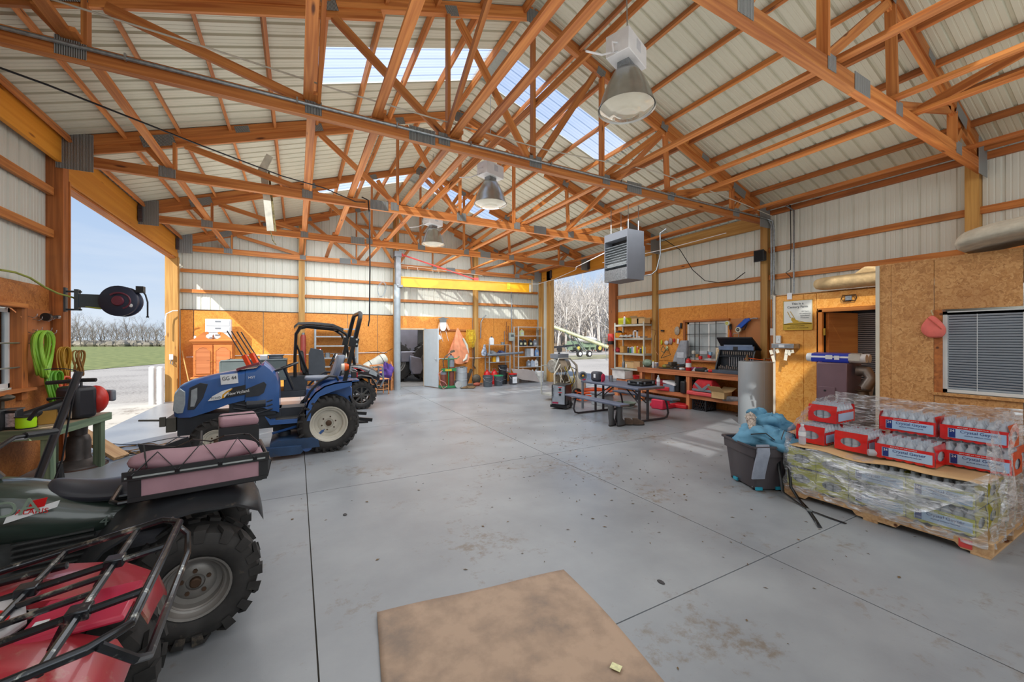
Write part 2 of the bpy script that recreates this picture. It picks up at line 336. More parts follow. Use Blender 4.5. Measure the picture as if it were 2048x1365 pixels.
def run(a, b):
    out = []
    while b-a > .2:
        w = .84 if b-a >= .84 else round((b-a)/.21)*.21
        out.append((a, w, round(w/.21))); a += w
    return out
for x, w, n in run(-2.94, 8.6):
    clad('wall_panel', wb, (x, YB+.10, 0), (1, 0, 0), (0, 0, 1), (0, 1, 0), 2.0 if (x+w > 2.97 and x < 3.87) else 0, lambda t, x=x: roofz(x+t)+.0, TIN, w, n)
    clad('wall_panel', wf, (x, YF, 0), (1, 0, 0), (0, 0, 1), (0, -1, 0), 0, lambda t, x=x: roofz(x+t)+.0, TIN, w, n)
for par, X, o, segs, top in ((wr, XR+.1, 1, ((-4.3, 5.57), (5.57, 6.62, 1.1, 2.02), (6.62, 9.2), (12.66, 13.5)), 4.22), (wl, XL-.16, -1, ((-4.3, 5.6), (5.6, 6.86, 1.05, 1.96), (6.86, 7.5)), 4.3)):
    for sg in segs:
        for y, w, n in run(sg[0], sg[1]):
            if len(sg) == 2: clad('wall_panel', par, (X, y, 0), (0, 1, 0), (0, 0, 1), (o, 0, 0), 0, lambda t: top, TIN, w, n)
            else:
                clad('wall_panel', par, (X, y, 0), (0, 1, 0), (0, 0, 1), (o, 0, 0), 0, lambda t: sg[2], TIN, w, n); clad('wall_panel', par, (X, y, 0), (0, 1, 0), (0, 0, 1), (o, 0, 0), sg[3], lambda t: top, TIN, w, n)
# ---- roof
ce = struct('ceiling')
pr = profile(dep=.027)
SKY = bsdf('translucent_skylight_sheet')[0]; n = SKY.node_tree; n.nodes.clear()
o_ = N(n, 'ShaderNodeOutputMaterial'); tp = N(n, 'ShaderNodeBsdfTransparent'); tl = N(n, 'ShaderNodeBsdfTranslucent'); mm = N(n, 'ShaderNodeMixShader')
tp.inputs[0].default_value = (.86, .9, .95, 1); tl.inputs[0].default_value = (.8, .85, .92, 1); mm.inputs[0].default_value = .4
n.links.new(tp.outputs[0], mm.inputs[1]); n.links.new(tl.outputs[0], mm.inputs[2]); n.links.new(mm.outputs[0], o_.inputs[0])
def roofsheet(y, side, t0, t1, mat, name='roof_panel'):
    q = B(); vs = []
    for u, d in pr:
        for t in (t0, t1): vs.append((XC+side*t, y+u, 6.14-.335*t+.012+d*(.35 if mat is SKY else 1)))
    q.add(vs, [(2*i, 2*i+2, 2*i+3, 2*i+1) for i in range(len(pr)-1)])
    q.out(name, mat, ce, ang=20, weld=False)
y0 = 5.55-.84*12; sk = {8-8: 1}
skyl = [5.55, 5.55+.84*6, 5.55-.84*8]
for k in range(22):
    y = y0+.84*k
    if y > 13.7: break
    for side in (-1, 1):
        if any(abs(y-s) < .01 for s in skyl):
            roofsheet(y, side, 0, 2.75, SKY, 'skylight_panel'); roofsheet(y, side, 2.65, 6.05, TINR)
        else: roofsheet(y, side, 0, 6.05, TINR)
q = B(); q.beam((XC-.12, YF-.2, 6.13), (XC-.12, 13.9, 6.13), .26, .01); q.beam((XC+.12, YF-.2, 6.13), (XC+.12, 13.9, 6.13), .26, .01)
q = B(); q.add([(XC-.2, YF-.2, 6.12), (XC, YF-.2, 6.185), (XC+.2, YF-.2, 6.12), (XC-.2, 13.9, 6.12), (XC, 13.9, 6.185), (XC+.2, 13.9, 6.12)], [(0, 1, 4, 3), (1, 2, 5, 4)]); q.out('ridge_cap', TINR, ce)
TY = [-4.0, -1.1, 1.78, 4.675, 7.46, 10.345, 13.24]
offs = [.16, .78, 1.38, 1.97, 2.57, 3.17, 3.76, 4.36, 4.96, 5.5]
PUR = FIR2
for side in (-1, 1):
    for o in offs:
        for a, b in zip(TY[1:-1], TY[2:]):
            X = XC+side*o; z = 6.14-.335*o-.045
            pl = plank('purlin', (X, a+.02, z), (X, b-.02, z), .038, .089, FIR if (side < 0 or o < 3) else FIR2, ce, up=(-side*-.33, 0, 1))
# ---- trusses
PLATE = bsdf('toothed_plate')[0]; n = PLATE.node_tree; b = n.nodes['Principled BSDF']; b.inputs['Metallic'].default_value = .25; b.inputs['Roughness'].default_value = .4
mp = coords(n, (1, 1, 1)); wv = N(n, 'ShaderNodeTexWave'); wv.inputs['Scale'].default_value = 22; wv.bands_direction = 'X'; n.links.new(mp.outputs[0], wv.inputs[0])
r = N(n, 'ShaderNodeValToRGB'); n.links.new(wv.outputs[0], r.inputs[0]); r.color_ramp.elements[0].color = lin((104, 104, 102)); r.color_ramp.elements[1].color = lin((186, 190, 190)); n.links.new(r.outputs[0], b.inputs['Base Color'])
k = N(n, 'ShaderNodeBump'); k.inputs['Distance'].default_value = .01; n.links.new(wv.outputs[0], k.inputs['Height']); n.links.new(k.outputs[0], b.inputs['Normal'])
def plate(parent, x, z, w, h, y, ry=0):
    q = B(); q.box((0, 0, 0), (w*1.2, .004, h*1.2)); o = q.out('gusset_plate', PLATE, parent); o.location = (x, y, z); o.rotation_euler = (0, ry, 0)
def truss(Y, label, ply=2, mat=FIR):
    t = thing('roof_truss', label, 'roof truss', (XC, Y, 3.93), 0, 'timber roof trusses')
    T = .038*ply; bz = .07
    def p(x, z): return (x, 0, z)
    H = lambda x: 6.14-.335*abs(x)-3.93      # roof underside in local
    plank('bottom_chord', p(-5.57, bz), p(-1.2, bz), T, .14, mat, t)
    plank('bottom_chord', p(-1.2, bz), p(1.75, bz), T, .14, mat, t)
    plank('bottom_chord', p(1.75, bz), p(5.57, bz), T, .14, mat, t)
    for s in (-1, 1):
        plank('top_chord', p(s*5.57, H(5.57)-.075), p(0, H(0)-.075), T, .14, mat, t)
        plank('top_chord', p(s*4.9, H(4.9)-.2), p(s*2.0, H(2.0)-.2), .038, .1, mat, t)
        plank('web', p(s*5.5, .19), p(s*4.75, H(4.75)-.2), T*.5, .13, mat, t)
        w = .09; d = T*.5
        for a, b in (((4.72, H(4.72)-.24), (4.5, .15)), ((4.42, H(4.42)-.2), (4.42, .14)), ((4.3, H(4.3)-.24), (2.75, .15)),
                     ((2.6, H(2.6)-.2), (2.66, .14)), ((2.5, H(2.5)-.24), (1.25, .15)), ((1.22, H(1.22)-.16), (1.22, .14)), ((1.08, H(1.08)-.2), (.08, .15))):
            plank('web', p(s*a[0], a[1]), p(s*b[0], b[1]), d, w, mat, t)
        for yy in (-T/2-.003,):
            plate(t, s*5.45, H(5.5)-.19, .3, .42, yy); plate(t, s*4.6, H(4.6)-.15, .32, .13, yy, s*.32)
            plate(t, s*4.5, .09, .16, .13, yy); plate(t, s*2.7, .09, .13, .12, yy); plate(t, s*2.55, H(2.55)-.13, .13, .1, yy, s*.32)
            plate(t, s*1.28, .1, .12, .12, yy); plate(t, s*1.18, H(1.18)-.12, .13, .1, yy, s*.32); plate(t, s*3.6, H(3.6)-.07, .16, .08, yy, s*.32)
        plate(t, (-1.55 if s < 0 else 1.86), .08, .26, .14, -T/2-.003)
    plank('web', p(0, H(0)-.15), p(0, .14), d, .09, mat, t); plate(t, 0, H(0)-.14, .2, .16, -T/2-.003); plate(t, .02, .1, .16, .13, -T/2-.003)
    return t
names = ['roof truss nearest the camera, running out of the top right of the photo', 'roof truss carrying the long grey conduit along its bottom chord',
         'roof truss bearing on the left post beside the big door opening', 'roof truss between the two skylights that hangs from the left header', 'rearmost roof truss against the gable wall']
for Y, nm in zip(TY[2:], names): truss(Y, nm)
# ---- long braces laid over the bottom chords (parallel to the ridge) and cross braces
BR = [(-1.66, FIR), (.10, FIR), (.78, FIR), (1.68, FIR), (1.95, FIR), (4.25, FIR), (5.45, FIR), (6.0, FIR), (7.7, FIR)]
for i, (x, mt) in enumerate(BR):
    for a, b in ((-1.2, 4.9), (4.5, 10.5), (10.2, 13.3)):
        plank('brace', (x+(.04 if a == 4.5 else 0), a, 4.10), (x+(.04 if a == 4.5 else 0), b, 4.10), .089, .038, mt, ce)
for (a, b) in (((2.85, 4.675, 4.1), (2.85, 7.46, 5.9)), ((2.85, 7.46, 4.1), (2.85, 10.3, 5.9)), ((6.1, 1.78, 4.15), (6.1, -1.1, 4.9)), ((.2, 1.78, 5.1), (.2, 4.675, 4.1)), ((.2, 4.675, 5.1), (.2, 7.4, 4.1)),
               ((5.45, 4.675, 5.1), (5.45, 7.46, 4.1)), ((1.6, 4.6, 4.12), (.9, -1, 5.2)), ((2.2, 7.4, 4.12), (3.6, 1.8, 5.6)), ((3.1, 10.3, 4.12), (3.9, 4.7, 5.5))):
    plank('brace', a, b, .038, .089, FIR, ce)
# ---- wall framing
def post(par, x, y, w=.14, d=.14, z1=4.2, mat=POST, z0=0): return plank('post', (x, y, z0), (x, y, z1), d, w, mat, par, up=(1, 0, 0))
for y in (-4.0, -1.1, 1.87, 4.73, 7.585): post(wr, XR+.07, y)
post(wr, XR+.06, 9.2, .12, .3, mat=FIR2); post(wr, XR+.07, 12.66, .14, .3); post(wr, XR+.07, 13.27, .14, .22)
for y in (-4.0, -1.1, 1.78, 4.675): post(wl, XL-.08, y, .14, .14)
post(wl, XL-.13, 7.52, .26, .15, mat=FIR2); plank('door_trim', (XL-.02, 7.61, 0), (XL-.02, 7.61, 3.74), .03, .06, FIR, wl, up=(1, 0, 0))
post(wl, XL-.13, 13.27, .26, .16, z1=3.75)
for x in (.12, 2.87, 5.71): post(wb, x, YB-.05, .16, .14, z1=roofz(x)-.15)
# headers
plank('header_beam', (XL-.03, 7.55, 3.99), (XL-.03, 13.3, 3.99), .04, .52, HEAD, wl); plank('header_beam', (XL-.16, 7.5, 3.95), (XL-.16, 13.3, 3.95), .04, .50, FIR, wl)
plank('header_beam', (XL-.03, -4.2, 4.1), (XL-.03, 7.45, 4.1), .05, .34, HEAD, wl)
plank('header_sill', (XL-.12, 7.6, 3.71), (XL-.12, 13.2, 3.71), .14, .03, FIR, wl)
plank('header_beam', (XR+.02, 9.1, 4.05), (XR+.02, 13.2, 4.05), .04, .40, HEAD, wr); plank('header_sill', (XR+.1, 9.3, 3.87), (XR+.1, 12.5, 3.87), .12, .03, FIR2, wr)
plank('header_beam', (XR+.03, 4.8, 4.03), (XR+.03, 9.2, 4.03), .04, .28, POST, wr)
# joist hangers at the header ends
for x, y in ((XL+.03, 10.345), (XL+.03, 13.1), (XR-.03, 10.345), (XR-.03, 12.55)):
    q = B(); q.bb((x-.03, y-.11, 3.9), (x+.03, y-.05, 4.2)); 
    for z in (3.96, 4.13): q.cyl((x-.02, y-.12, z), (x+.04, y-.12, z), .012, n=6)
    q.out('joist_hanger', P('dark_hanger_steel', (84, 76, 80), .5, .5), wl if x < 0 else wr)
# girts
for z in (2.9, 3.44, 4.07):
    for a, b in ((XL, .03), (.21, 2.79), (2.95, 5.63), (5.79, XR)): plank('girt', (a, YB+.04, z), (b, YB+.04, z), .05, .09, GIRT, wb)
for a, b in ((XL, .03), (.21, 2.79), (2.95, 5.63), (5.79, XR)):
    if a > 0 or 1: plank('girt', (max(a, 0), YB+.04, 4.65), (min(b, 5.7), YB+.04, 4.65), .05, .09, GIRT, wb) if b < 6 else None
plank('girt', (1.6, YB+.04, 5.2), (4.1, YB+.04, 5.2), .05, .09, GIRT, wb)
for z in (2.86, 3.42, 4.17):
    for a, b in ((-4.2, 1.8), (1.94, 4.66), (4.8, 7.5), (7.66, 9.05)):
        if z < 4.1 or b < 4.7: plank('girt', (XR+.07, a, z), (XR+.07, b, z), .05, .1, FIR2 if z > 4 else GIRT, wr)
for z in (2.98, 3.53):
    for a, b in ((-4.2, 1.7), (1.86, 4.6), (4.76, 7.42)): plank('girt', (XL-.1, a, z), (XL-.1, b, z), .05, .1, GIRT, wl)
# strand-board lining, sheet by sheet
def sheet(par, a, b, mat, name='strand_board'): q = B(); q.bb(a, b); return q.out(name, mat, par, bev=.002, seg=1)
y = YB+.07
for a, b in ((XL, -2.45), (-2.44, -.86), (-.85, .04), (.2, 1.4), (1.41, 2.3), (2.31, 2.8)): sheet(wb, (a, y-.012, 0), (b-.004, y, 2.39), OSB_B)
sheet(wb, (2.94, y-.012, 1.96), (3.87, y, 2.39), OSB_B)
for a, b in ((3.87, 5.63), (5.79, 6.5), (6.505, 7.35), (7.355, XR)): sheet(wb, (a, y-.012, 0), (b-.004, y, 2.39), OSB_B)
plank('ledger', (3.87, y-.04, 1.93), (5.63, y-.04, 1.93), .05, .06, FIR, wb)
plank('cap_strip', (XL, y-.01, 2.4), (2.8, y-.01, 2.4), .03, .02, P('dark_gap_timber', (70, 50, 36)), wb)
xr = XR+.1
for a, b in ((3.6, 4.65), (4.81, 5.2), (8.0, 9.05), (7.66, 8.0)): sheet(wr, (xr-.012, a, 0), (xr, b-.004, 2.42), OSB_B)
sheet(wr, (xr-.012, 6.62, 0), (xr, 7.5, 2.42), OSB_B); sheet(wr, (xr-.012, 5.57, 2.02), (xr, 6.62, 2.42), OSB_B); sheet(wr, (xr-.012, 5.57, 0), (xr, 6.62, 1.1), OSB_B); sheet(wr, (xr-.012, 5.2, 0), (xr, 5.566, 2.42), OSB_B)
for a, b in ((4.2, 5.2), (2.95, 4.19), (5.2, 5.59)): sheet(wl, (XL-.14, a, 0), (XL-.128, b-.004, 2.28 if a > 5 else .95), OSB_L)
sheet(wl, (XL-.14, 5.75, 0), (XL-.128, 7.44, .95), OSB_L); sheet(wl, (XL-.14, 5.594, 0), (XL-.128, 5.746, .95), OSB_L); sheet(wl, (XL-.14, 6.86, .95), (XL-.128, 7.44, 1.9), OSB_L)
sheet(wl, (XL-.14, 2.95, 1.9), (XL-.128, 5.2, 2.28), OSB_L); sheet(wl, (XL-.14, 5.594, 1.97), (XL-.128, 7.44, 2.28), OSB_L)
# dark liner outside gap so no daylight leaks behind sheets
# ---- back wall doorway and neighbouring room
q = B(); q.bb((2.96, YB-.02, 0), (3.01, YB+.12, 1.97)); q.bb((3.83, YB-.02, 0), (3.88, YB+.12, 1.97)); q.bb((2.96, YB-.02, 1.93), (3.88, YB+.12, 1.98))
d1 = struct('door_1'); q.out('door_frame', P('door_frame_tan', (206, 178, 140), .5), d1)
q = B(); q.box((.41, 0, .98), (.82, .04, 1.93)); ds = q.out('door_leaf', P('grey_white_door', (196, 204, 208), .4, 0, .03), d1, loc=(3.83, YB-.02, .01), rot=(0, 0, math.radians(-73)), bev=.003)
for s in (-1, 1): q = B(); q.lathe([(.008, 0), (.008, .03), (.026, .035), (.03, .05), (.02, .065), (0, .068)], (.76, s*.02, .93), (0, s, 0), 12); q.out('door_handle', STEEL, ds)
nb = struct('wall_neighbour_room'); q = B(); q.bb((.8, 18, 0), (7, 18.1, 4)); q.bb((.8, 13.6, -.1), (7, 18, 0)); q.bb((.8, 13.6, 3), (7, 18, 3.1)); q.bb((6.9, 13.6, 0), (7, 18, 3)); q.out('shed_shell', P('shed_grey', (120, 118, 116), .8), nb)
lamp('neighbour_room_fill', 'AREA', (3.5, 15, 2.9), 120, (1, 1, 1), (0, 0, 0), size=1.5)  # added fill that brightens the room behind the doorway, no real lamp
# ================================================================== VEHICLES
def wheel(parent, c, R, w, rr, rim_mat, out=-1, lugs=22, lug=.022, spokes=0, style='ag', name='wheel'):
    """wheel with axle along local Y; out = side of the dish (+1/-1)"""
    q = B(); s = w/2; c = Vector(c)
    prof = [(rr, -s*.78), (rr+.02, -s*.92), (rr+(R-rr)*.45, -s*1.02), (R-.045, -s*.98), (R-.012, -s*.8), (R, -s*.4), (R+.002, 0), (R, s*.4), (R-.012, s*.8), (R-.045, s*.98), (rr+(R-rr)*.45, s*1.02), (rr+.02, s*.92), (rr, s*.78)]
    q.lathe(prof, (0, 0, 0), (0, 1, 0), 40, cap=False)
    for i in range(lugs):
        for side in (-1, 1):
            a = 2*PI*(i+(.5 if side > 0 else 0))/lugs; sk = (.20 if style == 'ag' else .10)*(1 if style == 'ag' else random.choice((-.6, .3, 1)))
            def pt(ang, rad, yy): return Vector((math.cos(ang)*rad, yy, math.sin(ang)*rad))
            ln = 1.0 if style == 'ag' else .62
            y0, y1 = side*s*(1.04), side*s*(1.04-ln)
            wd = .030/R if style == 'ag' else .05/R
            v = []
            for yy, an, rad in ((y0, a-sk, R-.05), (y0*.93, a-sk*.8, R-.006), (y1, a+sk*.7, R)):
                for dz in (0, lug):
                    for da in (-wd/2, wd/2): v.append(pt(an+da, rad+dz, yy))
            f = []
            for k in (0, 4): f += [(k, k+1, k+5, k+4), (k+2, k+6, k+7, k+3), (k, k+4, k+6, k+2), (k+1, k+3, k+7, k+5)]
            q.add(v, f+[(0, 2, 3, 1), (8, 9, 11, 10)])
    t = q.out(name, RUB, parent, loc=c, ang=30, weld=False)
    q = B(); o = out
    if spokes:
        q.lathe([(rr*.99, o*s*.78), (rr*1.05, o*s*.88), (rr*.95, o*s*.8), (rr*.93, -o*s*.7), (rr, -o*s*.78)], (0, 0, 0), (0, 1, 0), 32, cap=False)
        for i in range(spokes):
            a = 2*PI*i/spokes; d = Vector((math.cos(a), 0, math.sin(a))); e = Vector((0, o*s*.66, 0))
            q.beam(e+d*rr*.15, e+d*rr*.96, rr*.2, .02, up=(0, 1, 0))
        q.lathe([(rr*.26, o*s*.55), (rr*.26, o*s*.75), (rr*.2, o*s*.8), (0, o*s*.8)], (0, 0, 0), (0, 1, 0), 16)
    else:
        q.lathe([(rr*1.03, -o*s*.8), (rr*.96, -o*s*.6), (rr*.94, o*s*.1), (rr*.86, o*s*.2), (rr*.84, o*s*.62), (rr*.99, o*s*.72), (rr*1.06, o*s*.93), (rr*.985, o*s*.9), (rr*.93, o*s*.7), (rr*.8, o*s*.52), (rr*.78, o*s*.2), (rr*.62, o*s*.16), (rr*.5, o*s*.28), (rr*.28, o*s*.3), (rr*.26, o*s*.2), (0, o*s*.2)], (0, 0, 0), (0, 1, 0), 36, cap=False)
    r = q.out('rim', rim_mat, t, weld=False, ang=35)
    q = B()
    for i in range(5 if style != 'ag' else 6):
        a = 2*PI*i/(5 if style != 'ag' else 6)+.3; q.cyl((math.cos(a)*rr*.4, o*s*.25, math.sin(a)*rr*.4), (math.cos(a)*rr*.4, o*s*.36, math.sin(a)*rr*.4), .011, n=6)
    q.lathe([(rr*.17, o*s*.2), (rr*.17, o*s*.42), (rr*.13, o*s*.46), (0, o*s*.46)], (0, 0, 0), (0, 1, 0), 12)
    q.out('hub', P('rusty_hub', (84, 62, 46), .6, .4), t)
    return t
def slab(pts_top, y0, y1, th):   # side profile band between y0,y1 : list of (x,z) -> closed sheet with thickness
    return pts_top
BLUE = P('tractor_blue', (50, 92, 154), .3, 0, .08, 3, coat=.5, dirt=((96, 108, 130), 3.5, .66))
CHAR = P('charcoal_plastic', (46, 50, 58), .5, 0, .15, 8)
# ---- compact tractor (front toward -X); local origin on floor under rear axle
tr = thing('tractor', 'blue compact tractor with folding roll bar, parked side-on by the big door', 'tractor', (.40, 6.72, 0), 0)
RIMW = P('ivory_rim', (198, 192, 178), .45, 0, .08, 6)
for sy, o in ((-.40, -1), (.40, 1)): wheel(tr, (0, sy, .40), .385, .26, .235, RIMW, o, 24, .024)
for sy, o in ((-.36, -1), (.36, 1)): wheel(tr, (-1.32, sy, .285), .27, .18, .15, RIMW, o, 20, .018)
# hood: lofted sections along x : (x, halfwidth, zbottom, ztop)
def hood(secs, crown=.06):
    rings = []
    for x, w, zb, zt in secs:
        rings.append([Vector((x, -w, zb)), Vector((x, -w*1.02, zb+(zt-zb)*.5)), Vector((x, -w*.96, zt-crown)), Vector((x, -w*.7, zt-crown*.25)), Vector((x, 0, zt)), Vector((x, w*.7, zt-crown*.25)), Vector((x, w*.96, zt-crown)), Vector((x, w*1.02, zb+(zt-zb)*.5)), Vector((x, w, zb))])
    return rings
q = B(); q.loft(hood([(-1.80, .12, .66, .82), (-1.785, .2, .62, .93), (-1.72, .25, .60, 1.02), (-1.6, .275, .60, 1.08), (-1.4, .285, .66, 1.13), (-1.2, .29, .74, 1.17), (-1.02, .29, .78, 1.195)])); q.out('hood', BLUE, tr, ang=50)
q = B(); q.loft(hood([(-1.015, .292, .76, 1.195), (-.9, .295, .70, 1.21), (-.80, .29, .66, 1.30), (-.74, .27, .62, 1.24), (-.66, .28, .6, 1.14), (-.62, .28, .58, 1.0)], .05)); q.out('cowl', BLUE, tr, ang=40)
for s in (-1, 1):
    q = B(); q.prism([(-1.78, .70), (-1.74, .66), (-1.68, .66), (-1.655, .78), (-1.655, .93), (-1.71, .98), (-1.765, .90)], (0, s*.262, 0), (1, 0, 0), (0, 0, 1), .03)
    q.out('headlight', P('headlight_glass', (170, 178, 184), .12, .2, .1, 20), tr, bev=.008)
    q = B(); q.prism([(-1.63, .70), (-1.56, .70), (-1.47, .84), (-1.42, 1.02), (-1.50, 1.04), (-1.61, .98)], (0, s*.283, 0), (1, 0, 0), (0, 0, 1), .012)
    v = q.out('grille_vent', CHAR, tr, bev=.004); q = B(); q.prism([(-1.60, .74), (-1.56, .74), (-1.53, .84), (-1.53, .98), (-1.59, .95)], (0, s*.291, 0), (1, 0, 0), (0, 0, 1), .006); q.out('side_light', P('headlight_glass', (170, 178, 184)), v)
    q = B(); q.prism([(-1.01, .93), (-.80, 1.02), (-.77, .98), (-.80, .87), (-.86, .83), (-1.01, .82)], (0, s*.300, 0), (1, 0, 0), (0, 0, 1), .008); q.out('side_vent', CHAR, tr)
q = B(); q.bb((-1.75, -.2, .36), (-.6, .2, .62)); q.bb((-1.2, -.24, .55), (-.66, .24, .8)); q.cyl((-1.0, -.26, .72), (-.78, -.26, .72), .06); q.bb((-.7, -.16, .3), (.2, .16, .62)); q.cyl((0, -.3, .4), (0, .3, .4), .07); q.cyl((-1.32, -.3, .285), (-1.32, .3, .285), .045)
for z in (.62, .68, .74): q.tube([(-1.15, -.27, z), (-.95, -.28, z-.05), (-.7, -.27, z+.02)], .012)
q.out('chassis', CHAR, tr, ang=30)
q = B(); q.bb((-1.86, -.22, .42), (-1.76, .22, .60)); q.bb((-1.92, -.24, .50), (-1.86, -.2, .62)); q.beam((-1.9, -.22, .58), (-2.12, -.22, .60), .03, .02); q.out('front_bracket', P('bracket_grey', (92, 90, 84), .5, .3), tr, bev=.004)
# decal panel
q = B(); q.prism([(-1.40, .80), (-1.01, .86), (-1.01, .99), (-1.16, .96), (-1.30, .90)], (0, -.2995, 0), (1, 0, 0), (0, 0, 1), .004); dk = q.out('decal', DARK, tr)
q = B(); q.prism([(-1.42, .80), (-1.30, .81), (-1.24, .835), (-1.16, .955), (-1.27, .92), (-1.37, .86)], (0, -.303, 0), (1, 0, 0), (0, 0, 1), .003); q.out('decal', WHT, tr)
q = B(); q.prism([(-1.27, .825), (-1.24, .83), (-1.25, .855), (-1.235, .88), (-1.17, .925), (-1.15, .95), (-1.22, .915), (-1.265, .87)], (0, -.306, 0), (1, 0, 0), (0, 0, 1), .003); q.out('decal', YEL, tr)
text('New Holland', .056, WHT, tr, (-1.088, -.309, .892), (PI/2, -.15, 0), ext=.001, sx=.80)
text('TC21D', .038, DARK, tr, (-1.335, -.308, .835), (PI/2, -.1, 0), sx=.95)
text('HST', .045, WHT, tr, (-.94, -.303, 1.085), (PI/2, -.06, 0))
q = B(); q.box((-1.19, -.298, 1.075), (.19, .006, .13), ry=-.08); q.out('number_sticker', WHT, tr); text('GG 44', .068, DARK, tr, (-1.19, -.304, 1.085), (PI/2, -.08, 0), sx=.85)
# floor pan, step, fenders
q = B(); q.bb((-.72, -.42, .46), (-.20, .42, .49)); q.prism([(-.78, .56), (-.72, .44), (-.2, .44), (-.2, .49), (-.7, .50)], (0, -.42, 0), (1, 0, 0), (0, 0, 1), .03); q.out('floor_pan', BLUE, tr)
q = B(); q.bb((-.66, -.40, .49), (-.24, .40, .50)); q.out('foot_mat', RUB, tr)
def band(pts, y0, y1, th=.02):
    q = B(); n = len(pts); rings = []
    for i, (x, z) in enumerate(pts):
        a = pts[max(0, i-1)]; b = pts[min(n-1, i+1)]; d = Vector((b[0]-a[0], 0, b[1]-a[1])).normalized(); nn = Vector((-d.z, 0, d.x))
        p = Vector((x, 0, z)); rings.append([p+Vector((0, y0, 0)), p+Vector((0, y1, 0)), p+Vector((0, y1, 0))-nn*th, p+Vector((0, y0, 0))-nn*th])
    return q.loft(rings)
for s in (-1, 1):
    pts = [(-.30, .47), (-.31, .6), (-.27, .74), (-.18, .86), (-.06, .945), (.08, .985), (.25, 1.0), (.40, 1.01)]
    q = band(pts, s*.20, s*.53); q.prism([(-.30, .47), (-.31, .6), (-.27, .74), (-.18, .86), (-.06, .945), (.08, .985), (.3, 1.0), (.3, .93), (.05, .86), (-.12, .80), (-.22, .66), (-.24, .47)], (0, s*.52, 0), (1, 0, 0), (0, 0, 1), .02)
    q.prism([(-.30, .47), (-.31, .6), (-.27, .74), (-.18, .86), (-.06, .945), (.3, 1.0), (.34, .7), (-.1, .47)], (0, s*.215, 0), (1, 0, 0), (0, 0, 1), .02)
    q.out('fender', BLUE, tr, ang=30)
    q = B(); q.tube([(-.30, s*.40, .72), (-.24, s*.42, .86), (-.12, s*.43, 1.0), (0, s*.43, 1.07), (.10, s*.43, 1.06), (.13, s*.43, 1.0)], .017, 8); q.out('grab_rail', DARK, tr)
q = B(); q.bb((-.28, -.2, .6), (.34, .2, .88)); q.out('seat_deck', BLUE, tr, bev=.02)
SEAT = P('grey_vinyl_seat', (116, 124, 140), .45, 0, .12, 5)
q = B(); q.loft([[Vector((x, y*(1-.15*abs(i-2)/2), z+(.03 if abs(y) > .15 else 0))) for y, z in ((-.2, .96), (-.2, 1.02), (-.12, 1.03), (.12, 1.03), (.2, 1.02), (.2, .96))] for i, x in enumerate((-.30, -.24, -.1, .04, .1))]); sc = q.out('seat', SEAT, tr, bev=.02)
q = B(); q.loft([[Vector((x+dx, y, z)) for y, dx in ((-w, 0), (-w*.6, -.02), (w*.6, -.02), (w, 0), (w*.9, .09), (-w*.9, .09))] for x, z, w in ((.06, 1.02, .17), (.08, 1.08, .21), (.12, 1.2, .2), (.15, 1.3, .17), (.17, 1.36, .11))]); q.out('backrest', SEAT, sc, bev=.02)
# steering wheel
q = B(); o = Vector((-.57, 0, 1.19)); ax = Vector((-.35, 0, .94)).normalized(); a1, a2 = orth(ax); q.tube([o+(a1*math.cos(t)+a2*math.sin(t))*.19 for t in [2*PI*i/24 for i in range(24)]], .014, 8, True)
for t in (0, 2.1, 4.2): q.tube([o, o+(a1*math.cos(t)+a2*math.sin(t))*.19], .012)
q.cyl(o-ax*.02, o+ax*.02, .04); q.tube([o, o-ax*.35], .022, 8); q.out('steering_wheel', DARK, tr)
# roll bar
q = B(); 
def rb(y, x0, z0, x1, z1): q.beam((x0, y, z0), (x1, y, z1), .055, .06, up=(0, 1, 0))
for s in (-1, 1): rb(s*.46, .20, .95, .34, 1.58)
q.tube([(.34, -.46, 1.55), (.42, -.45, 1.9), (.435, -.40, 1.975), (.44, -.30, 2.0), (.44, .30, 2.0), (.435, .40, 1.975), (.42, .45, 1.9), (.34, .46, 1.55)], .032, 8); rbm = q.out('roll_bar', BLK, tr, ang=40)
for s in (-1, 1):
    q = B(); q.box((.33, s*.46, 1.56), (.13, .09, .13), ry=.2); q.out('hinge_bracket', BLK, rbm)
    q = B(); [q.cyl((.37, s*.46-.055, z), (.37, s*.46+.055, z), .014, n=8) for z in (1.53, 1.60)]; q.out('hinge_pin', STEEL, rbm)
for s in (-1, 1):
    q = B(); q.lathe([(0, -.05), (.05, -.04), (.055, 0)], (.20, s*.50, 1.20), (1, 0, 0), 16); l = q.out('marker_light', P('clear_lens', (230, 220, 205), .15), tr)
    q = B(); q.lathe([(.055, .0), (.055, .03), (.04, .06), (0, .065)], (.20, s*.50, 1.20), (1, 0, 0), 16); q.out('amber_lens', P('amber_lens', (236, 96, 20), .2), l)
    q = B(); q.bb((.30, s*.5-.07, 1.04), (.36, s*.5+.07, 1.13)); q.out('lamp_body', DARK, l); q = B(); q.bb((.36, s*.5-.06, 1.05), (.375, s*.5+.06, 1.12)); q.out('tail_light', P('red_lens', (200, 20, 50), .2), l)
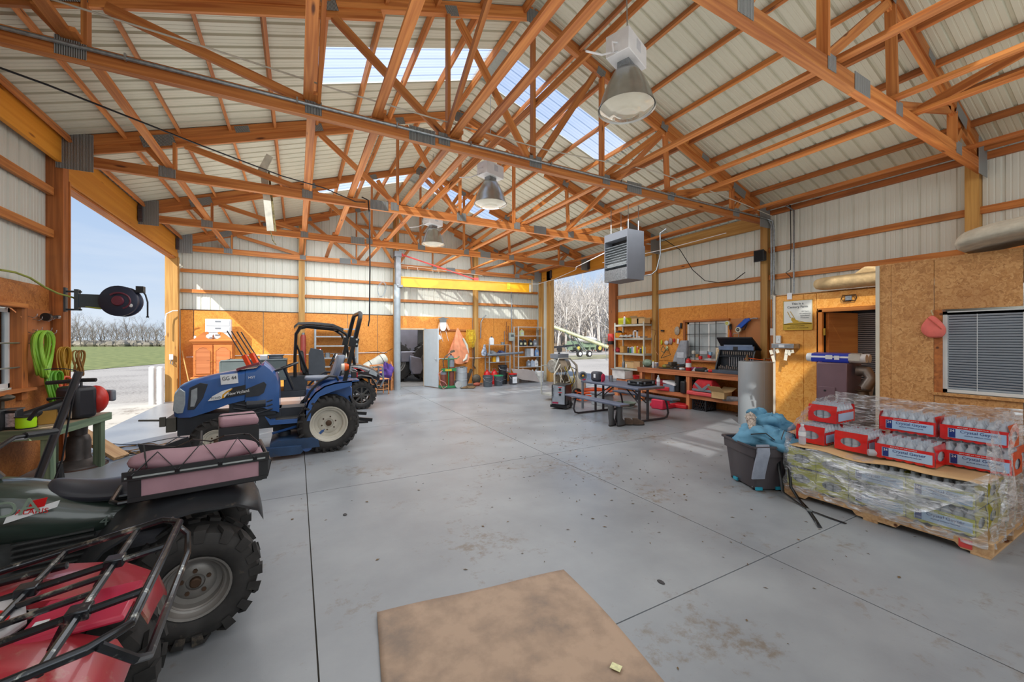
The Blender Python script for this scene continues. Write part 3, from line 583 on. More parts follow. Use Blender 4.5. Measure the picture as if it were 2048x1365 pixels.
# tool caddy with handles tied at the cowl, tall bars
q = B(); 
for dy, dx in ((0, 0), (.05, .045), (.11, .10), (.16, .145)): q.tube([(-.99+dx, -.1+dy, 1.23), (-1.25+dx, -.02+dy, 1.72-dx*.1)], .008)
gr = q.out('tool_handle', P('dark_steel_rod', (60, 60, 64), .4, .6), tr)
q = B(); q.beam((-.99, -.10, 1.24), (-1.05, -.08, 1.38), .05, .05); q.beam((-.90, -.02, 1.24), (-.97, 0, 1.40), .07, .05); q.out('grip', P('orange_plastic', (232, 76, 28), .5), gr)
q = B(); q.beam((-1.12, -.16, 1.19), (-.86, -.16, 1.27), .16, .03); q.out('tool_tray', P('dull_red_tray', (120, 50, 60), .5), tr)
# mower deck
q = B(); q.loft([[Vector((x, y, z)) for x, z in pr_] for y, pr_ in ((-.55, [(-.72, .1), (-.72, .2), (-.62, .24), (-.22, .24), (-.14, .2), (-.12, .1)]), (.5, [(-.72, .1), (-.72, .2), (-.62, .24), (-.22, .24), (-.14, .2), (-.12, .1)]))])
q.prism([(-.92, .05), (-.90, .13), (-.82, .17), (-.35, .155), (-.33, .08), (-.36, .05)], (0, -.56, 0), (1, 0, 0), (0, 0, 1), .12)
DK = P('mower_deck_blue', (44, 70, 104), .45, .1, .2, 5, dirt=((84, 76, 66), 4, .55)); md = q.out('mower_deck', DK, tr, ang=30)
for x in (-.56, -.3): q = B(); q.lathe([(.08, .24), (.08, .30), (.05, .33), (0, .33)], (x, -.2, 0), n=16); q.out('spindle_cover', CHAR, md)
q = B(); q.tube([(-.7, -.3, .3), (-.4, -.35, .38), (-.2, -.3, .5)], .018); q.tube([(-.2, -.42, .18), (-.05, -.42, .32)], .02); q.lathe([(.07, -.03), (.07, .03)], (-.28, -.5, .12), (0, 1, 0), 16); q.out('deck_linkage', BLUE, md)
# three point hitch and drawbar
q = B(); 
for s in (-1, 1): q.beam((.25, s*.25, .42), (.62, s*.3, .36), .03, .05); q.tube([(.3, s*.25, .75), (.42, s*.28, .4)], .018)
q.beam((.1, 0, .3), (.6, 0, .28), .06, .03); q.out('hitch_arm', BLK, tr)
# ---- utility side-by-side behind
uv = thing('utility_vehicle', 'black side-by-side utility vehicle with roll cage standing behind the blue tractor', 'utility vehicle', (.1, 10.25, 0), 0)
UB = P('gloss_black_body', (38, 40, 46), .25, 0, .1, 4, coat=.5)
UG = P('grey_green_bed', (98, 110, 112), .5, 0, .1, 5, dirt=((150, 130, 100), 4, .64))
for x in (-.98, 1.20):
    for sy, o in ((-.52, -1), (.52, 1)): wheel(uv, (x, sy, .32), .31, .22, .19, P('dusty_black_rim', (70, 68, 66), .4, .3), o, 18, .02, spokes=8, style='atv')
q = B(); q.loft(hood([(.70, .52, .62, 1.03), (.85, .52, .62, 1.06), (1.2, .46, .70, 1.02), (1.5, .40, .66, .92), (1.64, .34, .6, .82)], .07)); hd = q.out('hood', UB, uv, ang=45)
for a, b, c_ in (((1.02, .96), (1.30, .86), (1.18, .92)), ((1.05, .92), (1.26, .85), (1.15, .93))):
    q = B(); q.prism([(a[0], a[1]), (c_[0], c_[1]), (b[0], b[1]), (c_[0]-.05, c_[1]-.05)], (0, -.535, 0), (1, 0, 0), (0, 0, 1), .01); q.out('side_graphic', P('red_graphic', (206, 40, 44), .3) if b[0] > 1.28 else WHT, hd)
for s in (-1, 1):
    q = B(); q.prism([(1.38, .80), (1.56, .72), (1.56, .82), (1.42, .90)], (0, s*.41, 0), (1, 0, 0), (0, 0, 1), .06); q.out('headlight', P('headlight_glass', (170, 178, 184)), uv)
    q = band([(.80, .48), (.86, .68), (.98, .76), (1.2, .79), (1.42, .74), (1.52, .58), (1.56, .46)], s*.38, s*.64); q.out('fender', UG if s > 0 else P('dusty_fender', (96, 94, 92), .6, 0, .15, 6), uv)
q = B(); q.tube([(1.66, -.3, .45), (1.74, -.3, .6), (1.72, -.28, .92), (1.72, .28, .92), (1.74, .3, .6), (1.66, .3, .45)], .022, 8); q.tube([(1.73, -.3, .68), (1.73, .3, .68)], .02); q.out('bull_bar', GRY, uv)
q = B(); q.bb((-1.4, -.5, .36), (1.5, .5, .50)); q.bb((-.35, -.5, .5), (.1, .5, .82)); q.bb((.62, -.52, .5), (.72, .52, 1.0)); q.out('chassis', CHAR, uv, bev=.01)
q = B(); q.bb((-1.42, -.56, .78), (-.30, -.52, 1.16)); q.bb((-1.42, .52, .78), (-.30, .56, 1.16)); q.bb((-1.42, -.56, .74), (-.30, .56, .79)); q.bb((-1.46, -.56, .78), (-1.42, .56, 1.16)); q.bb((-.34, -.56, .78), (-.30, .56, 1.16)); q.tube([(-1.44, -.56, 1.17), (-.30, -.56, 1.17)], .02); bed = q.out('cargo_bed', UG, uv, bev=.01)
for z, m_, l in ((.98, P('orange_graphic', (226, 92, 46), .4), .5), (.94, WHT, .62), (.90, P('orange_graphic', (226, 92, 46)), .4)):
    q = B(); q.prism([(-1.05, z), (-1.05+l, z-.05), (-1.05+l, z-.03), (-1.05, z+.025)], (0, -.565, 0), (1, 0, 0), (0, 0, 1), .006); q.out('side_graphic', m_, bed)
q = B()
for s in (-1, 1):
    y = s*.52; q.tube([(-.14, y, .8), (-.14, y, 1.2), (-.12, y, 1.72), (-.04, y, 1.86), (.10, y, 1.90), (.70, y, 1.84), (.88, y, 1.72), (1.0, y, 1.4), (1.06, y, 1.02)], .032, 8); q.tube([(-.12, y, 1.5), (.1, y*.9, .9)], .02)
q.tube([(-.05, -.52, 1.86), (-.05, .52, 1.86)], .03, 8); q.tube([(.72, -.52, 1.84), (.72, .52, 1.84)], .03, 8); q.out('roll_cage', BLK, uv)
q = B(); q.loft([[Vector((x, y, z)) for y, z in ((-.55, z0), (-.55, z0+.05), (.55, z0+.05), (.55, z0))] for x, z0 in ((-.16, 1.84), (-.08, 1.92), (.2, 1.935), (.6, 1.90), (.82, 1.80))]); q.out('roof', UB, uv, ang=30)
for s in (-1, 1):
    q = B(); q.loft([[Vector((x, s*.25+y, z)) for x, y in ((a, -w), (a, w), (a+.1, w*.9), (a+.1, -w*.9))] for a, z, w in ((.02, .84, .2), (-.03, .95, .22), (-.06, 1.2, .2), (-.08, 1.34, .14))]); sb = q.out('seat_back', DARK, uv, bev=.02)
    q = B(); q.bb((.05, s*.25-.22, .8), (.5, s*.25+.22, .90)); q.out('seat', DARK, uv, bev=.03)
q = B(); q.prism([(.12, .84), (.42, .80), (.45, 1.05), (.40, 1.36), (.16, 1.42), (.12, 1.3)], (0, -.56, 0), (1, 0, 0), (0, 0, 1), .03); q.out('side_net_panel', P('net_panel', (70, 76, 84), .5), uv, bev=.006)
q = B(); o = Vector((.62, -.25, 1.14)); q.tube([o+Vector((math.cos(t)*.06, math.sin(t)*.17, math.cos(t)*.14)) for t in [2*PI*i/20 for i in range(20)]], .013, 6, True); q.tube([o, (.74, -.25, 1.0)], .02); q.out('steering_wheel', DARK, uv)
# things in the bed
t = thing('fence_wire_spool', 'dark wire spool lying flat in the cargo bed of the utility vehicle', 'spool', (-.40, 9.95, 1.172)); q = B(); q.lathe([(.16, 0), (.16, .01), (.13, .02), (.14, .04), (.13, .06), (.14, .08), (.16, .09), (.16, .1), (.05, .1), (.05, 0)], n=20); q.out('wire_winding', GRY, t); q = B(); q.lathe([(.17, -.002), (.17, .01), (.04, .012)], n=20); q.out('flange', DARK, t)
t = thing('foam_tray', 'white tray wedged in the corner of the cargo bed beside the wire spool', 'tray', (-.62, 10.0, 1.16)); q = B(); q.bb((-.07, -.1, 0), (.07, .1, .1)); q.out('tray_body', WHT, t, bev=.01)
# ---- quad bikes
def quad(root, body, seatm, rimm, handle=True, wl=1.2, seat=True):
    for sx, sy, o in ((0, .40, 1), (0, -.40, -1)): wheel(root, (sx, sy, .31), .285, .23, .15, rimm, o, 17, .018, style='atv')
    for sx, sy, o in ((wl, .38, 1), (wl, -.38, -1)): wheel(root, (sx, sy, .30), .28, .19, .15, rimm, o, 17, .018, style='atv')
    q = B(); q.cyl((0, -.3, .31), (0, .3, .31), .035); q.cyl((wl, -.3, .3), (wl, .3, .3), .03); q.beam((-.05, 0, .4), (wl, 0, .38), .22, .1); q.bb((.35, -.14, .36), (.78, .14, .62))
    for z in [.44+.028*i for i in range(7)]: q.bb((.42, -.18, z), (.70, .18, z+.008))
    for s in (-1, 1): q.tube([(.2, s*.2, .34), (.5, s*.36, .27), (.8, s*.36, .27), (1.0, s*.2, .34)], .018); q.tube([(.02, s*.18, .34), (.16, s*.16, .7)], .03)
    q.tube([(.75, -.16, .5), (.5, -.22, .42), (.1, -.2, .45), (-.2, -.18, .5)], .035, 8); q.out('engine_and_frame', P('grimy_engine_metal', (78, 80, 80), .5, .5, .25, 14), root, ang=30)
    # rear fenders
    for s in (-1, 1):
        rings = []
        for x, z, yo in ((-.31, .60, .40), (-.28, .67, .43), (-.18, .73, .46), (0, .755, .50), (.2, .73, .50), (.34, .64, .46), (.44, .50, .40), (.50, .42, .34)):
            rings.append([Vector((x, s*.10, z+.03)), Vector((x, s*.25, z+.02)), Vector((x, s*yo*.85, z)), Vector((x, s*yo, z-.04)), Vector((x, s*yo, z-.055)), Vector((x, s*yo*.84, z-.015)), Vector((x, s*.25, z)), Vector((x, s*.10, z+.01))])
        q = B(); q.loft(rings); q.out('rear_fender', body[1], root, ang=45)
        rings = []
        for x, z, yo in ((.80, .46, .34), (.88, .60, .42), (1.0, .70, .46), (1.2, .74, .48), (1.42, .70, .46), (1.54, .60, .42)):
            rings.append([Vector((x, s*.10, z+.03)), Vector((x, s*.25, z+.02)), Vector((x, s*yo*.85, z)), Vector((x, s*yo, z-.04)), Vector((x, s*yo, z-.055)), Vector((x, s*yo*.84, z-.015)), Vector((x, s*.25, z)), Vector((x, s*.10, z+.01))])
        q = B(); q.loft(rings); q.out('front_fender', body[0], root, ang=45)
    def sec(x, w, zb, zt): return [Vector((x, -w, zb)), Vector((x, -w*1.05, (zb+zt)/2)), Vector((x, -w*.8, zt-.03)), Vector((x, -w*.35, zt)), Vector((x, w*.35, zt)), Vector((x, w*.8, zt-.03)), Vector((x, w*1.05, (zb+zt)/2)), Vector((x, w, zb))]
    q = B(); q.loft([sec(.14, .13, .58, .70), (sec(.30, .15, .56, .72)), sec(.5, .17, .54, .78), sec(.62, .19, .56, .86), sec(.78, .21, .6, .90), sec(.92, .2, .62, .93), sec(1.05, .17, .62, .88), sec(1.3, .22, .6, .80), sec(1.5, .2, .56, .72)]); bd = q.out('body', body[0], root, ang=45, sub=1)
    if not seat: return bd
    q = B(); q.loft([sec(-.22, .12, .76, .82), sec(-.15, .17, .74, .865), sec(0, .18, .72, .87), sec(.15, .17, .71, .845), sec(.3, .155, .71, .815), sec(.45, .135, .72, .82), sec(.56, .11, .75, .86), sec(.62, .08, .78, .87)]); q.out('seat', seatm, root, ang=60, sub=2)
    q = B(); q.tube([(.78, 0, .9), (.86, 0, 1.02)], .025); q.tube([(.70, -.40, 1.05), (.80, -.26, 1.06), (.84, -.1, 1.02), (.84, .1, 1.02), (.80, .26, 1.06), (.70, .40, 1.05)], .012, 8)
    hb = q.out('handlebar', BLK, root)
    for s in (-1, 1): q = B(); q.tube([(.68, s*.43, 1.048), (.74, s*.35, 1.055), (.77, s*.30, 1.06)], .018, 8); q.out('grip', DARK, hb); q = B(); q.tube([(.84, s*.24, 1.03), (.83, s*.38, 1.03), (.80, s*.44, 1.02)], .007); q.out('brake_lever', STEEL, hb)
    return bd
GREENQ = P('dark_green_plastic', (44, 56, 50), .28, 0, .12, 3, coat=.4)
MUDB = P('muddy_black_plastic', (44, 46, 50), .4, 0, .2, 5, dirt=((128, 116, 98), 7, .60))
SEATB = P('black_vinyl_seat', (44, 46, 54), .35, 0, .1, 4)
GRIM = P('grey_steel_rim', (132, 128, 124), .45, .4, .15, 6)
g = thing('quad_bike', 'dark green quad bike with a dusty pink cargo bag on its rear rack', 'quad bike', (-.54, 3.09, 0), math.radians(188.6))
quad(g, (GREENQ, MUDB), SEATB, GRIM)
text('HONDA', .105, P('pale_green_lettering', (128, 146, 130), .4), g, (.79, .226, .80), (PI/2, 0, PI), name='lettering', sx=1.0)
text('4X4', .07, P('grey_green_lettering', (96, 108, 102), .4), g, (.34, .178, .64), (PI/2, .1, PI))
q = B(); q.prism([(-.09, -.03), (.08, .0), (.09, .03), (-.08, .0)], (.62, .218, .77), (-1, 0, .05), (0, 0, 1), .004); sk_ = q.out('sticker', WHT, g); q = B(); q.prism([(-.02, 0), (.04, .01), (.05, .05), (0, .045)], (.62, .222, .78), (-1, 0, 0), (0, 0, 1), .004); q.out('sticker', RED, g)
text('ALARIS', .034, RED, g, (.62, .223, .773), (PI/2, .15, PI))
# pink cargo bag (own thing, strapped on the rack)
q = B()
for z, x0, x1, w in ((.79, -.30, .30, .40),):
    q.tube([(x1, -w, z), (x0, -w, z), (x0-.03, -w+.05, z), (x0-.03, w-.05, z), (x0, w, z), (x1, w, z), (x1+.03, w-.05, z), (x1+.03, -w+.05, z)], .012, 8, True)
    for y in (-.25, -.1, .1, .25): q.tube([(x0-.02, y, z-.01), (x1+.02, y, z-.01)], .008)
    q.tube([(x0-.03, -.34, z), (x0-.05, -.3, z+.07), (x0-.05, .3, z+.07), (x0-.03, .34, z)], .012, 8)
for s in (-1, 1): q.tube([(-.1, s*.3, .78), (-.05, s*.2, .7)], .012); q.tube([(.2, s*.3, .78), (.15, s*.2, .7)], .012)
q.out('rear_rack', BLK, g)
PINK = P('dusty_pink_canvas', (162, 126, 136), .7, 0, .1, 6, bump=.1)
bag = thing('cargo_bag', 'dusty pink canvas cargo bag with black trim and bungee lacing on the quad rack', 'bag', (-.495, 3.10, .80), math.radians(188.6))
# near pouch (left side y>0), far pouch, rear boxes
q = B(); 
def roll(y0, y1, x0, x1, z0, z1, n=9):
    rings = []
    for i in range(n):
        t = i/(n-1); x = x0+(x1-x0)*t; w = .5+.5*math.sin(PI*t)**.5 if 0 < t < 1 else .45; sag = .012*math.sin(t*9)
        rings.append([Vector((x, y0+(y1-y0)*(.5+.5*math.cos(a)*w), z0+(z1-z0)*(.5+.5*math.sin(a)*w)+sag)) for a in [2*PI*k/10 for k in range(10)]])
    return rings
q = B(); q.bb((-.27, .20, .0), (.30, .42, .13)); pb = q.out('side_pouch', PINK, bag, bev=.012)
q = B(); q.loft(roll(.20, .43, -.25, .33, .10, .215)); q.out('pouch_lid', PINK, bag, ang=70, sub=1)
q = B(); q.bb((-.29, .425, .10), (.33, .437, .145)); q.bb((-.285, .40, 0), (-.24, .425, .14)); q.bb((.26, .40, 0), (.31, .425, .14)); q.bb((-.28, .418, -.01), (.31, .43, .012)); q.out('black_trim', DARK, bag)
q = B(); q.bb((-.27, .437, .112), (.32, .441, .12)); q.out('piping', P('grey_piping', (150, 156, 156), .5), bag)
q = B(); q.bb((-.28, -.42, .0), (-.07, -.14, .20)); q.out('rear_pouch', PINK, bag, bev=.02); q = B(); q.bb((-.285, -.43, .205), (-.06, -.13, .265)); q.out('pouch_lid', PINK, bag, bev=.025, seg=3)
q = B(); q.bb((-.285, -.145, 0), (-.06, -.13, .21)); q.bb((-.075, -.42, 0), (-.06, -.14, .21)); q.box((-.17, -.28, .268), (.22, .012, .006)); q.tube([(.03, -.15, .2), (.03, .0, .17), (.03, .18, .16)], .008); q.out('black_trim', DARK, bag)
q = B(); q.bb((.10, -.40, 0), (.32, -.2, .10)); q.out('front_pouch', P('tan_pink_canvas', (176, 136, 118), .7), bag, bev=.03)
q = B(); q.prism([(.06, 0), (.30, 0), (.34, .16), (.22, .13), (.10, .17)], (0, -.19, 0), (1, 0, 0), (0, 0, 1), .02); q.out('black_trim', DARK, bag)
q = B()
lz = [(.30, .44, .12), (.20, .40, .22), (.12, .44, .12), (.02, .39, .24), (-.06, .44, .12), (-.14, .39, .24), (-.22, .44, .12)]
q.tube([Vector(a) for a in lz], .004); q.tube([(.24, .42, .15), (.26, .33, .25), (.14, .20, .19), (.06, .33, .25), (-.02, .2, .2), (-.08, .34, .25), (-.18, .2, .22), (-.2, .33, .24), (-.24, .40, .2)], .004)
for p_ in lz[::2]: q.box(p_, (.02, .01, .015))
q.out('bungee_lacing', BLK, bag)
# red quad
REDQ = P('red_plastic_body', (172, 50, 60), .3, 0, .12, 3, coat=.3, dirt=((176, 132, 112), 5, .56))
h = thing('quad_bike', 'faded red quad bike with a scratched tubular rack in the front left corner', 'quad bike', (-.76, 1.70, 0), math.radians(183))
quad(h, (REDQ, REDQ), SEATB, GRIM, seat=False)
RK = P('chipped_black_tube', (58, 60, 64), .22, .75, .2, 18, dirt=((186, 186, 178), 14, .56))
q = B(); w = .40; X0 = -.36
def rk(x): return .86-.16*(x-X0) if x > X0 else .86
q.tube([(.30, w-.02, rk(.3)-.02), (.2, w, rk(.2)), (X0+.06, w, rk(X0)), (X0, w-.06, rk(X0)), (X0, -w+.06, rk(X0)), (X0+.06, -w, rk(X0)), (.16, -w, rk(.16)), (.22, -w+.03, rk(.2)), (.18, -w+.09, rk(.2)), (-.06, -w+.12, rk(0))], .0125, 10)
q.tube([(.25, .17, rk(.25)), (X0, .17, rk(X0))], .0115, 8); q.tube([(.22, -.13, rk(.22)), (X0, -.13, rk(X0))], .0115, 8)
for x in (-.22, -.02, .16): q.tube([(x, w, rk(x)), (x, -w+.0, rk(x))], .011, 8)
q.tube([(-.22, .06, rk(-.22)), (-.02, .06, rk(-.02))], .009); q.tube([(-.22, -.04, rk(-.22)), (-.02, -.04, rk(-.02))], .009)
q.tube([(X0+.04, w, rk(X0)), (X0-.02, w-.02, rk(X0)-.07), (X0-.03, w-.1, rk(X0)-.12), (X0-.03, -w+.1, rk(X0)-.12), (X0-.02, -w+.02, rk(X0)-.07), (X0+.04, -w, rk(X0))], .0115, 8)
for s in (-1, 1): q.tube([(-.2, s*.17, rk(-.2)), (-.16, s*.16, .74)], .012); q.tube([(.1, s*.17, rk(.1)), (.1, s*.16, .72)], .012)
rk_ = q.out('rear_rack', RK, h)
q = B()
for x in (-.22, -.02):
    for y in (.17, -.13): B().box((x, y, rk(x)+.004), (.05, .05, .03)).out('tube_clamp', RK, rk_, bev=.004)
q = B(); q.bb((-.30, -.10, .755), (-.07, .12, .775)); q.out('rear_cover', P('pink_red_cover', (190, 44, 74), .35, 0, .1, 3), h, bev=.01)
q = B(); q.bb((-.12, .03, .776), (-.09, .08, .778)); q.out('label_sticker', WHT, h)
q = B(); q.prism([(-.02, -.16), (.20, -.13), (.34, 0), (.22, .13), (-.02, .17), (-.08, 0)], (.01, .02, .782), (1, 0, 0), (0, 1, 0), .03); pv = q.out('side_panel', P('pale_grey_panel', (176, 174, 176), .4), h, bev=.01)
q = B(); q.lathe([(.07, .0), (.07, .008), (0, .01)], (.05, .03, .798), n=20); q.out('gold_badge', P('gold_badge', (196, 148, 60), .35), h); q = B(); q.tube(arc((.05, .03, .802), .082, 0, 2*PI, 24, (1, 0, 0), (0, 1, 0)), .004); q.out('badge_ring', RED, h)
# ================================================================== WINDOWS, OFFICE
GLASS = bsdf('window_glass')[0]; n = GLASS.node_tree; n.nodes.clear(); o_ = N(n, 'ShaderNodeOutputMaterial'); tp = N(n, 'ShaderNodeBsdfTransparent'); gl = N(n, 'ShaderNodeBsdfGlossy'); gl.inputs['Roughness'].default_value = .03; fr = N(n, 'ShaderNodeFresnel'); mm = N(n, 'ShaderNodeMixShader')
tp.inputs[0].default_value = (.9, .93, .94, 1); n.links.new(fr.outputs[0], mm.inputs[0]); n.links.new(tp.outputs[0], mm.inputs[1]); n.links.new(gl.outputs[0], mm.inputs[2]); n.links.new(mm.outputs[0], o_.inputs[0])
FROST = P('dusty_window_glass', (176, 186, 188), .25, 0, .2, 2)
VIN = P('white_vinyl_frame', (216, 218, 216), .4, 0, .04)
def frame(b, X, y0, y1, z0, z1, w=.05, d=.05):
    for a in ((y0, y0+w, z0, z1), (y1-w, y1, z0, z1), (y0, y1, z0, z0+w), (y0, y1, z1-w, z1)): b.bb((X-d/2, a[0], a[2]), (X+d/2, a[1], a[3]))
    return b
w1 = struct('window_1'); frame(B(), XR+.12, 5.57, 6.62, 1.1, 2.02).out('window_frame', VIN, w1)
q = B(); q.bb((XR+.10, 6.02, 1.12), (XR+.14, 6.06, 2.0)); q.out('sash_post', VIN, w1); q = B(); q.bb((XR+.118, 5.6, 1.12), (XR+.122, 6.6, 2.0)); q.out('pane', FROST, w1)
q = B()
for y in (5.82, 6.37, 6.25): q.bb((XR+.05, y, 1.1), (XR+.06, y+.014, 2.02))
for z in (1.42, 1.72): q.bb((XR+.045, 5.57, z), (XR+.055, 6.62, z+.012))
q.out('security_bar', BLK, w1)
plank('window_sill', (XR+.02, 5.5, 1.09), (XR+.02, 6.7, 1.09), .14, .03, BENCHW, w1); plank('window_trim', (XR+.05, 6.66, 1.1), (XR+.05, 6.66, 2.05), .05, .06, FIR2, w1, up=(1, 0, 0)); plank('window_trim', (XR+.06, 5.5, 2.05), (XR+.06, 6.7, 2.05), .07, .04, FIR2, w1)
w2 = struct('window_2'); frame(B(), XL-.2, 5.6, 6.76, 1.05, 1.96).out('window_frame', VIN, w2); q = B(); q.bb((XL-.205, 5.63, 1.1), (XL-.2, 6.72, 1.92)); q.out('pane', GLASS, w2)
q = B(); q.bb((XL-.2, 6.15, 1.07), (XL-.16, 6.19, 1.94)); q.out('sash_post', VIN, w2)
for z in (1.28, 1.56): q = B(); q.cyl((XL-.10, 5.5, z), (XL-.10, 6.80, z), .009, n=8); q.out('window_bar', STEEL, w2)
plank('window_trim', (XL-.14, 6.80, .9), (XL-.14, 6.80, 1.99), .12, .12, FIR2, w2, up=(1, 0, 0)); plank('window_trim', (XL-.10, 5.5, 1.99), (XL-.10, 6.8, 1.99), .10, .05, FIR, w2); plank('window_sill', (XL-.06, 5.5, 1.02), (XL-.06, 6.85, 1.02), .12, .03, FIR2, w2)
# office walls
OX, NX = 6.71, 5.52
wo_ = struct('wall_office'); OY1 = 3.61
def osheet(a, b, m): return sheet(wo_, a, b, m)
for a, b, z0, z1 in ((3.19, 3.60, 0, 2.29), (3.02, 3.187, 0, 2.29), (1.95, 3.016, 2.05, 2.29)): osheet((OX, a, z0), (OX+.012, b, z1), OSB_Y)
osheet((OX+.012, 3.59, 0), (XR+.1, 3.60, 2.29), OSB_Y)
for a, b, z0, z1 in ((1.80, 1.915, 0, 2.38), (1.478, 1.797, 0, 2.38), (.93, 1.474, 1.89, 2.38), (.93, 1.474, 0, 1.06), (.3, .926, 1.89, 2.38), (.3, .926, 0, 1.06), (-.8, .297, 0, 2.38)): osheet((NX, a, z0), (NX+.012, b, z1), OSB_O)
osheet((NX+.012, 1.90, 0), (OX, 1.912, 2.38), OSB_O); q = B(); q.bb((NX, -.8, 2.38), (XR+.1, 1.91, 2.40)); q.bb((OX, 1.91, 2.28), (XR+.1, 3.6, 2.30)); q.out('loft_deck', OSB_O, wo_)
CRM = P('cream_trim_paint', (214, 206, 188), .5, 0, .05)
plank('corner_trim', (NX-.005, 1.905, 0), (NX-.005, 1.905, 2.39), .03, .03, CRM, wo_, up=(1, 0, 0)); plank('corner_trim', (OX-.005, 3.60, 0), (OX-.005, 3.60, 2.3), .03, .02, CRM, wo_, up=(1, 0, 0))
q = B(); q.bb((NX+1.8, -.8, 0), (NX+1.82, 1.9, 2.38)); q.bb((OX+1.2, 1.9, 0), (OX+1.22, 3.6, 2.3)); q.out('inner_office_wall', P('dim_office_wall', (120, 124, 120), .8), wo_)
# office window with blinds
w3 = struct('window_3'); frame(B(), NX+.05, .3, 1.42, 1.09, 1.87, .03, .06).out('window_frame', VIN, w3)
q = B(); q.bb((NX-.0, 1.42, 1.06), (NX+.10, 1.475, 1.89)); q.out('window_trim', FIR2, w3); plank('window_sill', (NX-.0, .3, 1.07), (NX-.0, 1.48, 1.07), .05, .025, OSB_O, w3)
q = B(); q.bb((NX+.06, .3, 1.1), (NX+.064, 1.42, 1.86)); q.out('pane', P('dark_office_glass', (70, 84, 98), .1, 0, .2, 2), w3)
SL = P('white_blind_slat', (206, 212, 220), .45, 0, .03)
def blinds(par, X, y0, y1, z0, z1, n):
    me = None
    for i in range(n):
        z = z0+(z1-z0)*(i+.5)/n
        if me is None: q = B(); q.box((0, 0, 0), (.022, y1-y0, .0012), ry=.75); o = q.out('slat', SL, par); me = o.data
        else: o = bpy.data.objects.new('slat', me); COL.objects.link(o); o.parent = par
        o.location = (X, (y0+y1)/2, z)
    q = B(); q.bb((X-.015, y0, z1), (X+.015, y1, z1+.02))
    for t in (.3, .55, .8): q.bb((X-.012, y0+(y1-y0)*t, z0), (X-.011, y0+(y1-y0)*t+.004, z1))
    q.out('head_rail', VIN, par)
blinds(w3, NX+.035, .34, 1.41, 1.12, 1.84, 30)
# office door recess
d2 = struct('door_2'); VAR = wood('varnished_door_pine', (206, 118, 42), (228, 144, 62), gs=.6)
plank('door_jamb', (OX-.01, 2.96, 0), (OX-.01, 2.96, 2.03), .05, .05, VAR, d2, up=(1, 0, 0)); plank('door_head', (OX-.01, 1.92, 2.02), (OX-.01, 2.99, 2.02), .05, .05, VAR, d2)
q = B(); q.bb((0, -.02, 0), (.66, .02, 1.98)); q.out('door_leaf', VAR, d2, loc=(OX+.04, 2.90, .01), rot=(0, 0, math.radians(-8))); q = B(); q.bb((OX-.02, 2.9, 1.66), (OX-.01, 2.94, 1.76)); q.out('door_hinge', P('brass', (190, 150, 60), .3, .8), d2)
w4 = struct('window_4'); q = B(); q.bb((7.5, 1.9, 1.0), (7.51, 2.9, 2.05)); q.out('pane', P('dark_office_glass', (70, 84, 98)), w4)
me = None
for i in range(34):
    z = 1.02+i*.029
    if me is None: q = B(); q.box((0, 0, 0), (.024, 1.0, .0012), ry=.75); o = q.out('slat', SL, w4); me = o.data
    else: o = bpy.data.objects.new('slat', me); COL.objects.link(o); o.parent = w4
    o.location = (7.40, 2.3, z)
# front gable high windows behind the camera are the wall's own sheets; nothing visible
# ---- things on the office walls
def rot90(): return (PI/2, 0, -PI/2)
s_ = thing('farm_sign', 'white and gold framed century farm sign with a plough drawing on the orange wall', 'sign', (OX-.012, 3.262, 1.97))
q = B(); q.bb((-.008, -.20, -.225), (.008, .20, .225)); q.out('sign_board', P('sign_white', (226, 228, 222), .35, 0, .02), s_, bev=.003)
GOLD = P('sign_gold', (196, 158, 40), .4, 0, .05)
q = B(); q.bb((-.010, -.20, -.225), (-.0085, .20, -.13)); frame(q, -.009, -.203, .203, -.228, .228, .008, .004); q.prism([(-.19, 0), (-.1, .016), (0, .028), (.12, .02), (.19, .012), (.19, -.01), (-.19, -.01)], (-.0095, 0, -.13), (0, -1, 0), (0, 0, 1), .001); q.out('gold_band', GOLD, s_)
GT = P('sign_grey_print', (96, 104, 112), .5); R3 = rot90()
text('This is a', .05, GT, s_, (-.0105, 0, .175), R3); text('Century Farm', .05, GT, s_, (-.0105, 0, .125), R3)
for i, l in enumerate(('100 Years', 'of Continuous', 'Agricultural', 'Production')): text(l, .026, P('sign_pale_print', (168, 172, 172), .5), s_, (-.0105, -.10, .055-.032*i), R3)
text('STATE OF TENNESSEE', .02, P('sign_brown_print', (110, 84, 20), .5), s_, (-.0115, 0, -.165), R3); text('DEPARTMENT OF AGRICULTURE', .02, P('sign_brown_print', (110, 84, 20)), s_, (-.0115, 0, -.195), R3)
q = B(); q.tube([(-.0105, .14, .06), (-.0105, .10, -.03), (-.0105, .04, -.07), (-.0105, -.02, -.09), (-.0105, -.1, -.11)], .004); q.tube([(-.0105, .10, .06), (-.0105, .06, -.01), (-.0105, .03, -.07)], .004); q.prism([(-.07, -.03), (-.02, -.07), (.02, -.10), (-.06, -.11), (-.09, -.07)], (-.0105, 0, 0), (0, -1, 0), (0, 0, 1), .001); q.out('plough_drawing', GOLD, s_)
t = thing('wall_switch', 'white light switch box on the orange wall edge', 'switch', (OX-.01, 3.53, 1.60)); q = B(); q.bb((-.03, -.035, -.06), (0, .035, .06)); q.out('box', VIN, t, bev=.004); q = B(); q.bb((-.038, -.008, -.015), (-.03, .008, .015)); q.out('toggle', WHT, t)
t = thing('paper_note', 'small white plastic tag stuck at the top edge of the orange wall', 'tag', (OX-.006, 3.38, 2.27)); q = B(); q.bb((-.002, -.035, -.05), (.002, .035, .05)); q.out('note', WHT, t, bev=.001)
